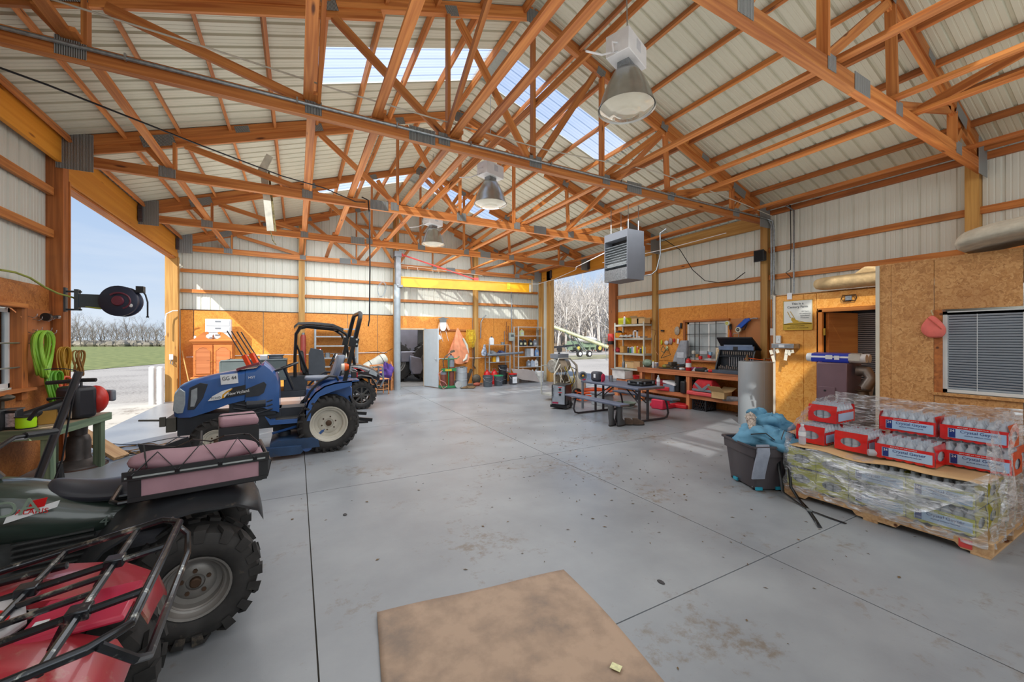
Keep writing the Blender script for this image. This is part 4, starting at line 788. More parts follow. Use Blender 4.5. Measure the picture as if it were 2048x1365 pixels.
t = thing('key_bracket', 'chrome wall bracket hung with paper tags beside the light switch', 'bracket', (OX-.10, 3.40, 1.50)); q = B(); q.bb((-.09, -.17, -.035), (.09, .15, .035)); q.out('bracket_box', STEEL, t, bev=.004); q = B(); q.bb((-.092, -.04, -.02), (-.09, .04, .02)); q.out('label_plate', WHT, t)
for i, (y, z, h_) in enumerate(((.16, -.10, .07), (.07, -.08, .06), (-.06, -.09, .07), (-.05, -.17, .10), (-.10, -.10, .08), (-.14, -.08, .05), (.13, -.20, .10))): q = B(); q.box((-.07, y, z), (.002, .045, h_), rx=random.uniform(-.4, .4)); q.out('paper_tag', P('cream_paper', (232, 226, 206), .8), t)
t = thing('wall_hook_buckle', 'black metal buckle hook above the office doorway', 'hook', (OX-.02, 2.62, 2.17)); q = B(); q.tube([(0, -.075, -.035), (0, -.085, 0), (0, -.075, .04), (0, .075, .04), (0, .085, 0), (0, .075, -.035)], .006, 6, True); q.out('ring', BLK, t); q = B(); q.bb((-.02, -.035, -.03), (.0, .035, .03)); q.out('buckle', GALV, t)
t = thing('towel_pack', 'pack of paper towels in blue printed wrap on top of the brown stove', 'paper towels', (5.93, 2.44, 1.316), -1.50); q = B(); 
for dy in (-.055, .055): q.lathe([(.0, -.30), (.05, -.30), (.055, -.28), (.055, .28), (.05, .30), (0, .30)], (0, dy, .056), (1, 0, 0), 16)
q.out('towel_roll', WHT, t); q = B(); q.loft([[Vector((x, y, z)) for y, z in ((-.115, .03), (-.10, .105), (0, .118), (.10, .105), (.115, .03), (.1, .001), (-.1, .001))] for x in (-.24, .14)]); q.out('blue_wrap', P('royal_blue_wrap', (42, 62, 178), .3, 0, .1, 5), t, ang=50)
q = B(); q.box((-.05, -.118, .065), (.07, .003, .05)); q.box((.03, -.118, .06), (.05, .003, .05)); q.out('printed_mark', WHT, t); q = B(); q.loft([[Vector((x, y, z)) for y, z in ((-.116, .03), (-.102, .107), (0, .12), (.102, .107), (.116, .03))] for x in (.141, .25)], cap=False, closed=False); q.out('clear_wrap', P('clear_film_tint', (190, 186, 176), .2), t)
# brown stove
BRN = P('mauve_brown_enamel', (122, 96, 104), .4, .1, .08, 3)
t = thing('stove', 'brown enamel coal stove with a small square ash door standing by the orange wall', 'stove', (5.75, 2.43, 0), -1.50); q = B(); q.bb((-.155, 0, .83), (.155, .46, 1.313)); q.out('firebox', BRN, t, bev=.01); q = B(); q.bb((-.19, -.03, .0), (.19, .48, .825)); q.out('pedestal', BRN, t, bev=.01)
q = B(); q.bb((-.13, -.014, .86), (.04, 0, 1.02)); dr = q.out('ash_door', BRN, t, bev=.004); q = B(); q.cyl((-.06, -.02, .97), (-.06, -.01, .97), .012); q.out('latch_hole', DARK, dr)
q = B(); q.tube([(.19, .2, 1.22), (.28, .2, 1.22), (.33, .18, 1.14), (.27, .16, 1.02)], .065, 12); q.out('flue_elbow', P('dusty_tin', (150, 140, 132), .4, .6, .15, 10), t)
q = B(); q.lathe([(.06, .82), (.07, .9), (.05, .98), (.08, 1.0), (0, 1.0)], (.27, .12, 0), n=12); q.tube([(.2, .1, .92), (.3, .06, .9), (.4, .1, .95)], .02); q.box((.30, .1, .86), (.16, .2, .1)); q.out('blower_unit', P('rusty_tan_iron', (112, 94, 74), .7, .3, .3, 12), t)
t = thing('white_funnel', 'white plastic funnel jug behind the stove flue', 'funnel', (6.35, 2.30, .80)); q = B(); q.lathe([(.03, 0), (.04, .02), (.07, .22), (.075, .23), (.06, .23), (.03, .02)], n=16); q.out('cone', WHT, t); q = B(); q.bb((-.1, -.1, -.8), (.1, .1, 0)); q.out('stand', P('olive_grey_bin', (118, 112, 92), .6), t)
t = thing('pink_cap', 'salmon pink cap hanging on a nail beside the office window', 'cap', (NX-.03, 1.475, 1.72)); q = B(); q.loft([[Vector((w*.45*math.cos(a_), w*math.sin(a_)+dy, z)) for a_ in [2*PI*k/14 for k in range(14)]] for z, w, dy in ((-.105, .02, -.02), (-.095, .06, -.015), (-.05, .092, -.005), (.0, .092, .0), (.05, .066, .004), (.09, .036, .006), (.115, .012, .008))]); q.out('crown', P('salmon_cloth', (232, 116, 104), .8, 0, .1, 10, bump=.2), t, sub=1); q = B(); q.tube([(-.02, .03, .09), (-.042, -.02, .04), (-.035, -.07, -.02)], .004); q.out('piping', P('rust_cloth', (196, 96, 76), .8), t); q = B(); q.tube([(0, 0, .12), (-.01, .01, .16), (.02, .012, .17)], .005); q.out('hanging_loop', P('tan_cord', (200, 180, 140), .8), t)
# insulation on the loft
INS = P('pale_insulation', (206, 196, 176), .95, 0, .1, 14, bump=.6)
t = tag(B().loft([[Vector((5.25+dx+.42*a, y, 2.42+dz+b*.22)) for a, b in ((-.1, 0), (-.15, .25), (0, .55), (.4, .85), (1.2, 1), (1.9, .8), (2, .4), (1.8, 0), (1, .05))] for y, dx, dz in ((1.30, .12, -.02), (1.26, 0, .0), (1.1, -.02, .03), (.95, 0, .05), (.8, .0, .06), (.5, .0, .09), (-.2, .0, .10))]).out('insulation_batt', INS, ang=70, sub=1), 'big folded white insulation batt overhanging the office roof edge', 'insulation')
t = tag(B().loft([[Vector((OX-.05+.12*math.cos(a)*k, y, 2.40+.10*math.sin(a)*k)) for a in [2*PI*j/10 for j in range(10)]] for y, k in ((3.02, .55), (2.98, 1), (2.6, 1.05), (2.3, 1), (1.93, 1.1))]).out('insulation_roll', P('tan_insulation', (206, 178, 132), .95, 0, .12, 12, bump=.6), ang=70, sub=1), 'tan rolled insulation lying over the office doorway', 'insulation')
q = B(); q.prism([(0, 0), (.62, 0), (.42, .20), (.30, .22)], (OX+.1, 2.75, 2.36), (0, -1, 0), (0, 0, 1), .3); tag(q.out('insulation_stack', P('tan_insulation', (206, 178, 132)), bev=.03), 'peaked tan insulation piece behind the rolled one', 'insulation')
# ---- right wall: pegboard, speaker, conduits
PEG = bsdf('pegboard')[0]; n = PEG.node_tree; b = n.nodes['Principled BSDF']; mp = coords(n, (39.4, 39.4, 39.4)); 
fx = N(n, 'ShaderNodeVectorMath', operation='FRACTION'); n.links.new(mp.outputs[0], fx.inputs[0]); sb_ = N(n, 'ShaderNodeVectorMath', operation='SUBTRACT'); n.links.new(fx.outputs[0], sb_.inputs[0]); sb_.inputs[1].default_value = (.5, .5, .5); ml = N(n, 'ShaderNodeVectorMath', operation='MULTIPLY'); n.links.new(sb_.outputs[0], ml.inputs[0]); ml.inputs[1].default_value = (0, 1, 1); ln = N(n, 'ShaderNodeVectorMath', operation='LENGTH'); n.links.new(ml.outputs[0], ln.inputs[0])
r = N(n, 'ShaderNodeValToRGB'); n.links.new(ln.outputs['Value'], r.inputs[0]); q_ = r.color_ramp.elements; q_[0].position = .14; q_[0].color = lin((70, 42, 24)); q_[1].position = .2; q_[1].color = lin((196, 128, 74)); n.links.new(r.outputs[0], b.inputs['Base Color']); b.inputs['Roughness'].default_value = .6
for a, b_ in ((4.82, 5.15), (5.155, 5.48), (4.4, 4.64)): q = B(); q.bb((xr-.03, a, 1.2), (xr-.02, b_, 2.06)); q.out('pegboard', PEG, wr)
q = B(); q.bb((xr-.03, 6.72, 1.05), (xr-.02, 7.48, 2.0)); q.out('pegboard', OSB_B, wr)
def tube_thing(name, label, cat, pts, r, mat, n=6, group=None, closed=False): return tag(B().tube(pts, r, n, closed).out(name, mat, ang=60), label, cat, group)
tube_thing('wall_conduit', 'grey conduit dropping down the steel wall beside the orange wall corner', 'conduit', [(XR-.1, 4.62, 4.03), (XR-.02, 4.55, 3.98), (XR, 4.53, 3.8), (XR, 4.53, 2.7), (XR-.05, 4.5, 2.5), (XR-.3, 4.2, 2.36), (XR-.4, 4.1, 2.30)], .018, GALV, 8)
tube_thing('wall_conduit', 'pair of thin grey conduits running down the cladding right of the first post', 'conduit', [(XR-.1, 4.66, 4.30), (XR-.03, 4.3, 4.22), (XR-.02, 4.16, 4.08), (XR-.02, 4.16, 2.4)], .016, GALV, 8)
tube_thing('black_cable', 'black cable hanging down the steel wall beside the thin conduit', 'cable', [(XR-.02, 4.34, 4.26), (XR-.02, 4.22, 4.2), (XR-.02, 4.21, 3.4), (XR-.02, 4.22, 2.95), (XR-.06, 4.28, 2.9), (XR-.02, 4.21, 2.8), (XR-.02, 4.21, 2.32)], .008, BLK)
q = B(); tp_ = []
for i in range(40): x = XL+.3+(XR-XL-.35)*i/39; tp_.append((x, 4.675-.062, 4.03+.0*math.sin(i)))
q = B(); q.tube(tp_+[(XR-.05, 4.60, 3.99), (XR-.02, 4.57, 3.9), (XR-.02, 4.57, 2.5)], .017, 8); cnd = q.out('truss_conduit', GALV); tag(cnd, 'long grey metal conduit clipped along the big truss bottom chord', 'conduit')
for x in (-1.3, .0, 1.0, 1.9, 3.1, 4.4, 5.6, 7.0): q = B(); q.box((x, 4.595, 4.03), (.015, .03, .06)); q.out('pipe_clip', STEEL, cnd)
tube_thing('loose_cable', 'pale grey cable strung loosely just above the conduit truss', 'cable', [(-2.4, 4.5, 4.32), (-.6, 4.52, 4.26), (.4, 4.55, 4.22), (1.4, 4.55, 4.2), (3, 4.56, 4.19), (5, 4.5, 4.28), (6.6, 4.5, 4.2), (7.4, 4.48, 4.12), (8.3, 4.5, 4.05)], .008, P('pale_cable', (186, 180, 166), .6))
tube_thing('black_cable', 'long dark cable sagging from the upper left wall to the middle truss', 'cable', [(-2.7, 4.6, 3.85), (-2.0, 5.2, 3.92), (-1, 5.9, 3.9), (-.2, 6.6, 3.95), (.4, 7.2, 4.08), (.9, 7.4, 4.0), (1.06, 7.4, 4.02)], .009, BLK)
tube_thing('hanging_hose', 'black air line hanging straight down from the middle truss', 'hose', [(1.0, 7.40, 4.10), (1.1, 7.36, 4.05), (1.12, 7.36, 3.8), (1.13, 7.36, 2.9), (1.12, 7.36, 1.95), (1.10, 7.36, 1.83)], .012, BLK)
tube_thing('white_cable', 'white cable swooping from the unit heater across the right opening header', 'cable', [(7.9, 5.2, 3.83), (7.6, 6.5, 3.72), (7.0, 8.0, 3.6), (6.0, 6.0, 3.3)], .008, WHT)
tube_thing('white_cable', 'white cord strung from the header to the rear corner post', 'cable', [(5.4, 6.1, 3.33), (6.6, 8.6, 3.55), (7.9, 10.3, 3.85), (8.2, 12.0, 3.78), (8.1, 12.9, 3.72), (7.3, 13.2, 3.70)], .009, WHT)
t = thing('wall_speaker', 'small black loudspeaker on the post above the workbench', 'speaker', (XR-.09, 4.74, 3.30)); q = B(); q.loft([[Vector((x, y*k, z*k)) for y, z in ((-.10, -.12), (.10, -.12), (.10, .12), (-.10, .12))] for x, k in ((-.08, 1), (.07, .75))]); q.out('cabinet', DARK, t, bev=.006); q = B(); q.bb((-.086, -.085, -.105), (-.08, .085, .105)); q.out('grille_cloth', P('black_mesh', (22, 22, 24), .9), t)
t = thing('junction_box', 'grey metal junction box on the conduit drop above the switch', 'electrical box', (XR-.04, 4.53, 1.75)); q = B(); q.bb((-.03, -.04, -.07), (.03, .04, .07)); q.out('box', VIN, t, bev=.004); q = B(); q.cyl((0, 0, .07), (0, 0, .7), .014); q.out('riser', GALV, t)
# ---- hanging high-bay lamps
ALU = P('spun_aluminium', (176, 178, 176), .28, .85, .1, 8); LENS = P('cloudy_lamp_lens', (176, 170, 152), .12, .2, .1, 3, coat=1)
for k, (Y, nm) in enumerate(((2.93, 'nearest and largest of the three bell-shaped high-bay lamps'), (6.08, 'middle one of the three bell-shaped high-bay lamps'), (9.3, 'farthest and smallest of the three bell-shaped high-bay lamps'))):
    t = thing('high_bay_lamp', nm, 'lamp', (2.87, Y, 3.88), .35, 'high-bay lamps along the ridge line')
    q = B(); q.lathe([(.278, 0), (.276, .012), (.262, .035), (.238, .12), (.20, .22), (.15, .32), (.12, .37), (.115, .37), (.145, .31), (.195, .21), (.232, .11), (.255, .03), (.278, 0)], n=36, cap=False); q.out('reflector', ALU, t, ang=60)
    q = B(); q.lathe([(0, -.055), (.08, -.05), (.12, -.045), (.125, -.038), (.17, -.036), (.24, .0), (.262, .012)], n=36, cap=False); q.out('lens', LENS, t, ang=60)
    q = B(); q.bb((-.08, -.06, .36), (.08, .06, .45)); q.out('socket_box', GALV, t); q = B(); q.bb((-.20, -.12, .45), (.20, .12, .66)); q.out('ballast_box', WHT, t, bev=.006); q = B(); q.bb((-.03, -.122, .53), (.06, -.12, .63)); q.out('rating_label', P('label_grey', (196, 200, 206), .5), t)
    q = B(); q.tube([(0, 0, .66), (0, 0, .72), (.02, 0, .76)], .012); q.out('hook', STEEL, t); q = B(); q.tube([(.02, 0, .75), (0, 0, 1.2), (0, 0, 2.17)], .006); q.out('hanging_rod', STEEL, t); q = B(); q.tube([(-.2, 0, .55), (-.3, 0, .50), (-.28, 0, .42), (-.15, 0, .5), (-.4, .05, .35), (-.6, .1, .30)], .009); q.out('flex_conduit', WHT, t)
# ---- unit heater
t = thing('unit_heater', 'grey box unit heater with louvres hanging from the roof trusses', 'heater', (5.33, 5.42, 2.72)); HG = P('heater_grey', (112, 116, 124), .45, .1, .05, 4)
q = B(); q.bb((0, 0, .12), (.03, .62, .92)); q.bb((.0, 0, 0), (.42, .015, .92)); q.bb((.0, .605, 0), (.42, .62, .92)); q.bb((0, 0, .90), (.42, .62, .92)); q.bb((0, 0, 0), (.42, .62, .015)); q.bb((.2, .02, .02), (.42, .6, .9)); q.bb((.42, .05, .12), (.52, .56, .70))
q = B(); q.bb((.0, 0, 0), (.42, .015, .92)); q.bb((.0, .605, 0), (.42, .62, .92)); q.bb((0, 0.015, .78), (.42, .605, .92)); q.bb((0.02, .015, 0), (.42, .605, .15)); q.bb((.42, .05, .12), (.50, .56, .66)); q.bb((.2, .02, .02), (.42, .6, .9)); q.out('casing', HG, t)
q = B(); q.bb((.0, .015, .0), (.02, .605, .22)); q.out('lower_panel', GALV, t); q = B(); q.bb((.19, .015, .15), (.2, .605, .78)); q.out('dark_coil', P('dark_coil', (26, 22, 24), .6), t)
for i in range(9): q = B(); q.box((.03, .31, .26+i*.048), (.06, .59, .006), ry=.5); q.out('louvre', GALV, t)
for x, y in ((.1, .08), (.1, .54), (.36, .08), (.36, .54)): q = B(); q.cyl((x, y, .92), (x, y, 1.42), .008, n=6); q.out('hanger_rod', STEEL, t)
q = B(); q.tube([(.5, .1, .1), (.62, 0, .12), (.7, -.05, .2), (.75, -.1, .5), (.74, -.1, .9), (.9, -.1, 1.0)], .012); q.out('gas_line', GALV, t)
# ================================================================== RIGHT SIDE OF THE SHOP
def col(name, c, **k): return P(name, c, **k)
def can(name, label, cat, p, r, h, mat, capm=None, group=None, neck=.55, rz=0, jug=False):
    t = thing(name, label, cat, p, rz, group); q = B()
    if jug: q.loft([[Vector((x*k, y*k, z)) for x, y in ((-r, -r*.7), (r, -r*.7), (r, r*.7), (-r, r*.7))] for z, k in ((0, .95), (.02*h, 1), (h*.62, 1), (h*.78, .8), (h*.9, .35))]); q.out('jug_body', mat, t, bev=r*.25)
    else: q.lathe([(r*.94, 0), (r, h*.03), (r, h*.74), (r*neck, h*.86), (r*neck*.9, h*.9)], n=14); q.out('can_body', mat, t)
    q = B(); q.lathe([(r*(.5 if jug else neck*1.02), h*.86), (r*(.3 if jug else neck)*1.0, h), (0, h)], n=12); q.out('cap', capm or DARK, t)
    return t
def carton(name, label, p, d, rz=0, mat=None, open_=True, flaps=.5, group=None, cat='box'):
    t = thing(name, label, cat, p, rz, group); x, y, z = d; m = mat or CARD; q = B(); h = .004
    q.bb((-x/2, -y/2, 0), (x/2, -y/2+h, z)); q.bb((-x/2, y/2-h, 0), (x/2, y/2, z)); q.bb((-x/2, -y/2, 0), (-x/2+h, y/2, z)); q.bb((x/2-h, -y/2, 0), (x/2, y/2, z)); q.bb((-x/2, -y/2, 0), (x/2, y/2, h))
    if not open_: q.bb((-x/2, -y/2, z-h), (x/2, y/2, z))
    q.out('box_body', m, t)
    if open_:
        for sx, a in ((-1, .7), (1, .4)):
            q = B(); q.box((sx*(x/2+x*flaps/2*math.cos(a)), 0, z+x*flaps/2*math.sin(a)), (x*flaps, y, .003), ry=-sx*a); q.out('flap', m, t)
    return t
def bottle(label, p, group=None, lying=None):
    t = thing('water_bottle', label, 'bottle', p, 0, group); q = B(); q.lathe([(.028, 0), (.032, .01), (.032, .06), (.029, .07), (.032, .08), (.032, .13), (.026, .155), (.013, .18), (.013, .19)], n=16); q.out('bottle_body', CLEAR, t); q = B(); q.lathe([(.015, .188), (.015, .203), (0, .203)], n=12); q.out('cap', WHT, t); q = B(); q.lathe([(.0325, .085), (.0325, .128)], n=16, cap=False); q.out('wrap_label', WHT, t)
    return t
CLEAR = bsdf('clear_plastic')[0]; n = CLEAR.node_tree; b = n.nodes['Principled BSDF']; b.inputs['Base Color'].default_value = (.62, .68, .75, 1); b.inputs['Roughness'].default_value = .06; b.inputs['Alpha'].default_value = .5; b.inputs['Coat Weight'].default_value = .6
# ---- steel shelf by the right opening
SHX, SY0, SY1 = 8.16, 7.70, 8.80
ZS = [.80, 1.222, 1.648, 2.03]; SHP = P('cream_shelf_paint', (196, 198, 188), .45, .2, .06, 8)
t = thing('shelf_unit', 'cream steel shelving unit crowded with boxes and spray cans left of the workbench', 'shelf', (SHX, SY0, 0))
for x, y in ((0, 0), (0, 1.10), (.32, 0), (.32, 1.10)): plank('upright', (x+.01, y, 0), (x+.01, y, 2.08), .035, .035, SHP, t, up=(1, 0, 0))
for z in ZS: q = B(); q.bb((0, 0, z-.06), (.33, 1.1, z-.005)); q.out('shelf', SHP, t, bev=.003)
def sh(u, k, dx=.08): p = aX(u, 700, SHX+dx); return (SHX+dx, p.y, ZS[k])
BROWNB = P('light_cardboard', (206, 172, 122), .8, 0, .06, 5)
YG = P('lime_carton', (196, 196, 34), .5, 0, .08, 5)
carton('supply_box', 'lime green carton on the top shelf behind a spray bottle', sh(1250, 3, .14), (.2, .33, .19), mat=YG, open_=False)
t = can('spray_bottle', 'white trigger spray bottle in front of the lime green carton', 'spray bottle', sh(1249, 3, .01), .03, .26, WHT, col('orange_band', (226, 84, 38)))
carton('supply_box', 'open tan carton with a raised flap in the middle of the top shelf', sh(1275, 3, .1), (.2, .26, .15), mat=BROWNB)
carton('supply_box', 'open tan carton at the right end of the top shelf', sh(1287, 3, .1), (.2, .28, .14), mat=BROWNB, flaps=.3)
carton('supply_box', 'yellow and red carton on the second shelf from the top', sh(1241, 2, .1), (.2, .3, .15), mat=P('yellow_carton', (222, 176, 24), .5, 0, .1, 9, c2=(214, 70, 30)), open_=False)
t = thing('dark_helmet', 'dark rounded cap lying on the yellow and red carton', 'cap', (SHX+.1, aX(1238, 660, SHX+.1).y, ZS[2]+.152)); q = B(); q.sph((0, 0, 0), .09, (1, 1.2, .7), 12, 8); q.out('crown', DARK, t)
t = thing('tape_dispenser', 'white plastic bracket standing on the second shelf', 'bracket', sh(1271, 2, .03)); q = B(); q.bb((-.02, -.08, 0), (.02, -.05, .2)); q.bb((-.02, .05, 0), (.02, .08, .2)); q.bb((-.02, -.08, .17), (.02, .08, .2)); q.out('frame', WHT, t)
t = thing('newspaper', 'crumpled sheets of paper spilling over the second shelf edge', 'paper', sh(1257, 2, .06)); q = B(); q.grid(12, 8, lambda a, b: (-.13+.25*b, -.22+.5*a, .01+.09*abs(math.sin(a*9+b*4))*(1-b*.6)*(1 if b > .1 else .2))); q.out('paper_sheets', P('newsprint', (186, 184, 178), .8, 0, .2, 30), t, ang=20, solid=.002)
for i, (u, nm) in enumerate(((1283, 'blue and white tube'), (1286, 'flat yellow edged booklet'), (1288.5, 'flat grey booklet'))):
    tag(B().box((SHX+.1, aX(u, 700, SHX+.1).y, ZS[2]+.02), (.16, .08, .03)).out(('parts_box', 'booklet', 'booklet')[i], (WHT, GRY, GRY)[i], bev=.004), nm + ' lying on the second shelf', 'supplies')
carton('parts_box', 'square tan carton with dark holes on the third shelf', sh(1248, 1, .08), (.18, .15, .19), mat=P('orange_tan_carton', (204, 150, 78), .7), open_=False)
t = thing('red_rag_pile', 'heap of red cloth with a white bottle at the left end of the third shelf', 'rags', sh(1234, 1, .1)); q = B(); q.sph((0, 0, .07), .1, (1, 1.2, .8), 12, 8); q.sph((-.04, -.1, .05), .07, (1, 1.2, .8), 10, 6); q.out('cloth', P('dark_red_cloth', (160, 34, 44), .9, 0, .3, 12, bump=.5), t)
cans = [(1256.5, (60, 70, 84), .17, 'slate'), (1261, (56, 140, 80), .16, 'green'), (1264.5, (140, 160, 200), .18, 'pale blue'), (1267.5, (228, 228, 224), .17, 'white'), (1270.5, (226, 212, 60), .20, 'yellow capped'), (1275, (232, 120, 60), .19, 'orange and white'), (1278.5, (222, 190, 40), .11, 'short yellow'), (1281.5, (70, 74, 80), .15, 'dark grey'), (1286, (236, 214, 40), .20, 'bright yellow topped'), (1289.5, (228, 224, 200), .20, 'cream with yellow top')]
for u, c, h_, nm in cans:
    can('spray_can', f'{nm} spray can standing in the row on the third shelf', 'spray can', sh(u, 1, .05), .028, h_, col('can_'+nm.replace(' ', '_'), c), (P('can_yellow', (232, 208, 30)) if 'yellow' in nm else WHT), 'spray cans on the third shelf', neck=.8)
can('oil_jug', 'dark grey oil jug at the left of the lowest shelf', 'jug', sh(1249, 0, .08), .06, .2, GRY, DARK, jug=True)
carton('supply_box', 'long tan carton on the lowest shelf', sh(1264, 0, .1), (.2, .34, .17), mat=BROWNB, flaps=.2)
carton('supply_box', 'tall tan carton at the right of the lowest shelf', sh(1279, 0, .1), (.2, .22, .2), mat=CARD, open_=False)
can('oil_bottle', 'small black and white bottle beside the grey oil jug', 'bottle', sh(1253.5, 0, .02), .025, .14, WHT)
carton('cut_carton', 'white carton with a cut-out V side on the floor shelf under the steel shelving', (8.12, 8.45, .50), (.3, .5, .22), mat=P('white_carton', (222, 222, 220), .7), flaps=.3)
tag(B().bb((8.0, 7.75, .44), (8.45, 8.8, .497)).bb((8.05, 7.8, 0), (8.4, 7.95, .44)).bb((8.05, 8.55, 0), (8.4, 8.7, .44)).out('low_stand', BENCHW), 'low timber stand carrying the cut white carton under the shelving', 'stand')
t = thing('red_bin', 'small red plastic bin between the shelving and the workbench', 'bin', (7.95, 7.72, .52)); q = B(); q.lathe([(.09, 0), (.13, .13), (.135, .13), (.125, .12), (.09, .01)], n=18); q.out('bin_body', RED, t); q = B(); q.cyl((0, 0, -.52), (0, 0, 0), .07); q.out('stand', DARK, t)
t = thing('oil_filter_rack', 'red and black cylinder mounted on the opening post', 'filter', (XR-.12, 9.12, 1.55)); q = B(); q.cyl((0, 0, 0), (0, 0, .22), .09, n=20); q.out('red_canister', P('faded_red', (206, 70, 66), .5), t); q = B(); q.cyl((0, 0, -.10), (0, 0, 0), .092, n=20); q.out('black_base', DARK, t)
# ---- workbench along the right wall
bt = thing('workbench', 'long heavy timber workbench with a lower shelf along the right wall', 'workbench', (7.9, 4.75, 0))
BL = 2.9
plank('apron', (0, 0, .80), (0, BL, .80), .05, .09, BENCHW, bt); q = B(); q.bb((-.02, 0, .845), (.60, BL, .875)); q.out('bench_top', P('stained_bench_top', (112, 96, 88), .6, 0, .25, 5), bt); plank('top_edge', (-.02, 0, .86), (-.02, BL, .86), .03, .04, BENCHW, bt)
for y in (.06, 1.38, 2.8): plank('leg', (.04, y, 0), (.04, y, .76), .09, .09, BENCHW, bt, up=(1, 0, 0)); plank('leg', (.5, y, 0), (.5, y, .84), .09, .09, BENCHW, bt, up=(1, 0, 0))
plank('lower_shelf', (.3, 0, .33), (.3, BL, .33), .5, .03, BENCHW, bt); plank('shelf_rail', (.03, .06, .30), (.03, BL, .30), .04, .09, BENCHW, bt)
BZ = .877
def be(u, X=8.1): p = aX(u, 745, X); return (X, p.y, BZ)
t = thing('fire_extinguisher', 'red fire extinguisher standing on the workbench edge', 'fire extinguisher', be(1377, 7.97)); q = B(); q.lathe([(.058, 0), (.062, .01), (.062, .22), (.05, .255), (.022, .275), (.018, .29)], n=20); q.out('cylinder', RED, t); q = B(); q.box((0, 0, .31), (.03, .05, .04)); q.tube([(0, -.02, .32), (0, -.09, .34)], .009); q.tube([(0, .02, .3), (0, .08, .28), (0, .08, .1)], .01); q.out('valve_and_hose', DARK, t); q = B(); q.lathe([(.0625, .08), (.0625, .18)], n=20, cap=False); q.out('data_label', WHT, t)
t = thing('tool_chest', 'open black mechanics tool chest with raised lid and sockets on the workbench', 'tool chest', (8.0, 5.16, BZ)); TC = P('tool_chest_black', (36, 40, 46), .4, .1, .1, 8); SOCK = P('chrome_sockets', (170, 172, 174), .2, .9, .3, 60)
q = B(); q.bb((-.08, -.42, 0), (.34, .38, .07)); q.out('bottom_drawer', P('chest_blue_grey', (74, 84, 98), .4), t, bev=.006); q = B(); q.prism([(0, .07), (.34, .07), (.34, .50), (.16, .50)], (0, .36, 0), (1, 0, 0), (0, 0, 1), .03); q.prism([(0, .07), (.34, .07), (.34, .50), (.16, .50)], (0, -.40, 0), (1, 0, 0), (0, 0, 1), .03); q.bb((.18, -.4, .07), (.34, .36, .50)); q.out('chest_body', TC, t)
for z, dx, nm in ((.08, -.02, 'lower_tray'), (.38, .12, 'upper_tray')): q = B(); q.box((dx+.06, -.02, z), (.18, .72, .02), ry=-.25); q.out(nm, TC, t)
for i in range(16): 
    q = B(); q.cyl((0, 0, 0), (0, 0, .05+.015*(i % 3)), .014+.003*(i % 2), n=8); o = q.out('socket', SOCK, t); o.location = (.05+.10*0, -.36+.044*i, .095)
for i in range(14):
    q = B(); q.cyl((0, 0, 0), (0, 0, .07), .012+.004*(i % 2), n=8); o = q.out('socket', SOCK, t); o.location = (.17, -.34+.048*i, .395)
for i in range(11):
    q = B(); q.box((0, 0, 0), (.006, .014, .16)); q.cyl((-.004, 0, .09), (.004, 0, .09), .014, n=8); q.cyl((-.004, 0, -.09), (.004, 0, -.09), .012, n=8); o = q.out('spanner', STEEL, t); o.location = (.17, -.36+.05*i, .25)
q = B(); q.prism([(-.44, 0), (.40, 0), (.36, .38), (-.40, .38)], (.33, 0, .50), (0, 1, 0), (-.72, 0, .69), .03); ld = q.out('lid', TC, t, bev=.004); q = B(); q.box((.20, -.02, .60), (.01, .62, .07), ry=.0); q.box((.12, -.02, .72), (.012, .5, .01)); q.out('lid_strut', P('pale_steel', (140, 156, 180), .3, .5), t)
q = B(); q.bb((.12, -.40, .5), (.16, .36, .58)); q.out('lid_front', P('chest_steel_blue', (110, 130, 160), .35, .4), t); q = B(); q.bb((.115, -.07, .50), (.12, .03, .57)); q.out('latch', DARK, t)
t = thing('water_tank', 'tall plain light grey cylinder standing at the end of the workbench', 'tank', (7.60, 4.40, 0)); GT2 = P('light_grey_tank', (158, 164, 168), .38, .1, .03, 2); q = B(); q.lathe([(.30, 0), (.305, .01), (.305, 1.17), (.30, 1.185), (.03, 1.20), (0, 1.20)], n=56); q.out('shell', GT2, t, ang=30); q = B(); q.tube([(.304*math.cos(-2.2), .304*math.sin(-2.2), .01), (.304*math.cos(-2.2), .304*math.sin(-2.2), 1.17)], .004); q.out('seam', GT2, t)
q = B(); q.lathe([(.03, 1.2), (.03, 1.26), (.015, 1.27), (.015, 1.31), (0, 1.31)], (-.1, .12, 0), n=12); q.lathe([(.02, 1.2), (.02, 1.25), (0, 1.25)], (.08, -.1, 0), n=10); q.tube([(.08, -.1, 1.24), (.15, -.18, 1.245)], .012); q.out('fitting', P('brass_fitting', (150, 124, 90), .4, .7), t)
tube_thing('orange_hose', 'thin orange air hose lying over the top of the grey tank', 'hose', [(7.50, 4.57, 1.22), (7.53, 4.52, 1.245), (7.65, 4.37, 1.22), (7.77, 4.22, 1.22), (7.95, 4.05, 1.19)], .008, P('orange_hose', (230, 96, 40), .5), 8)
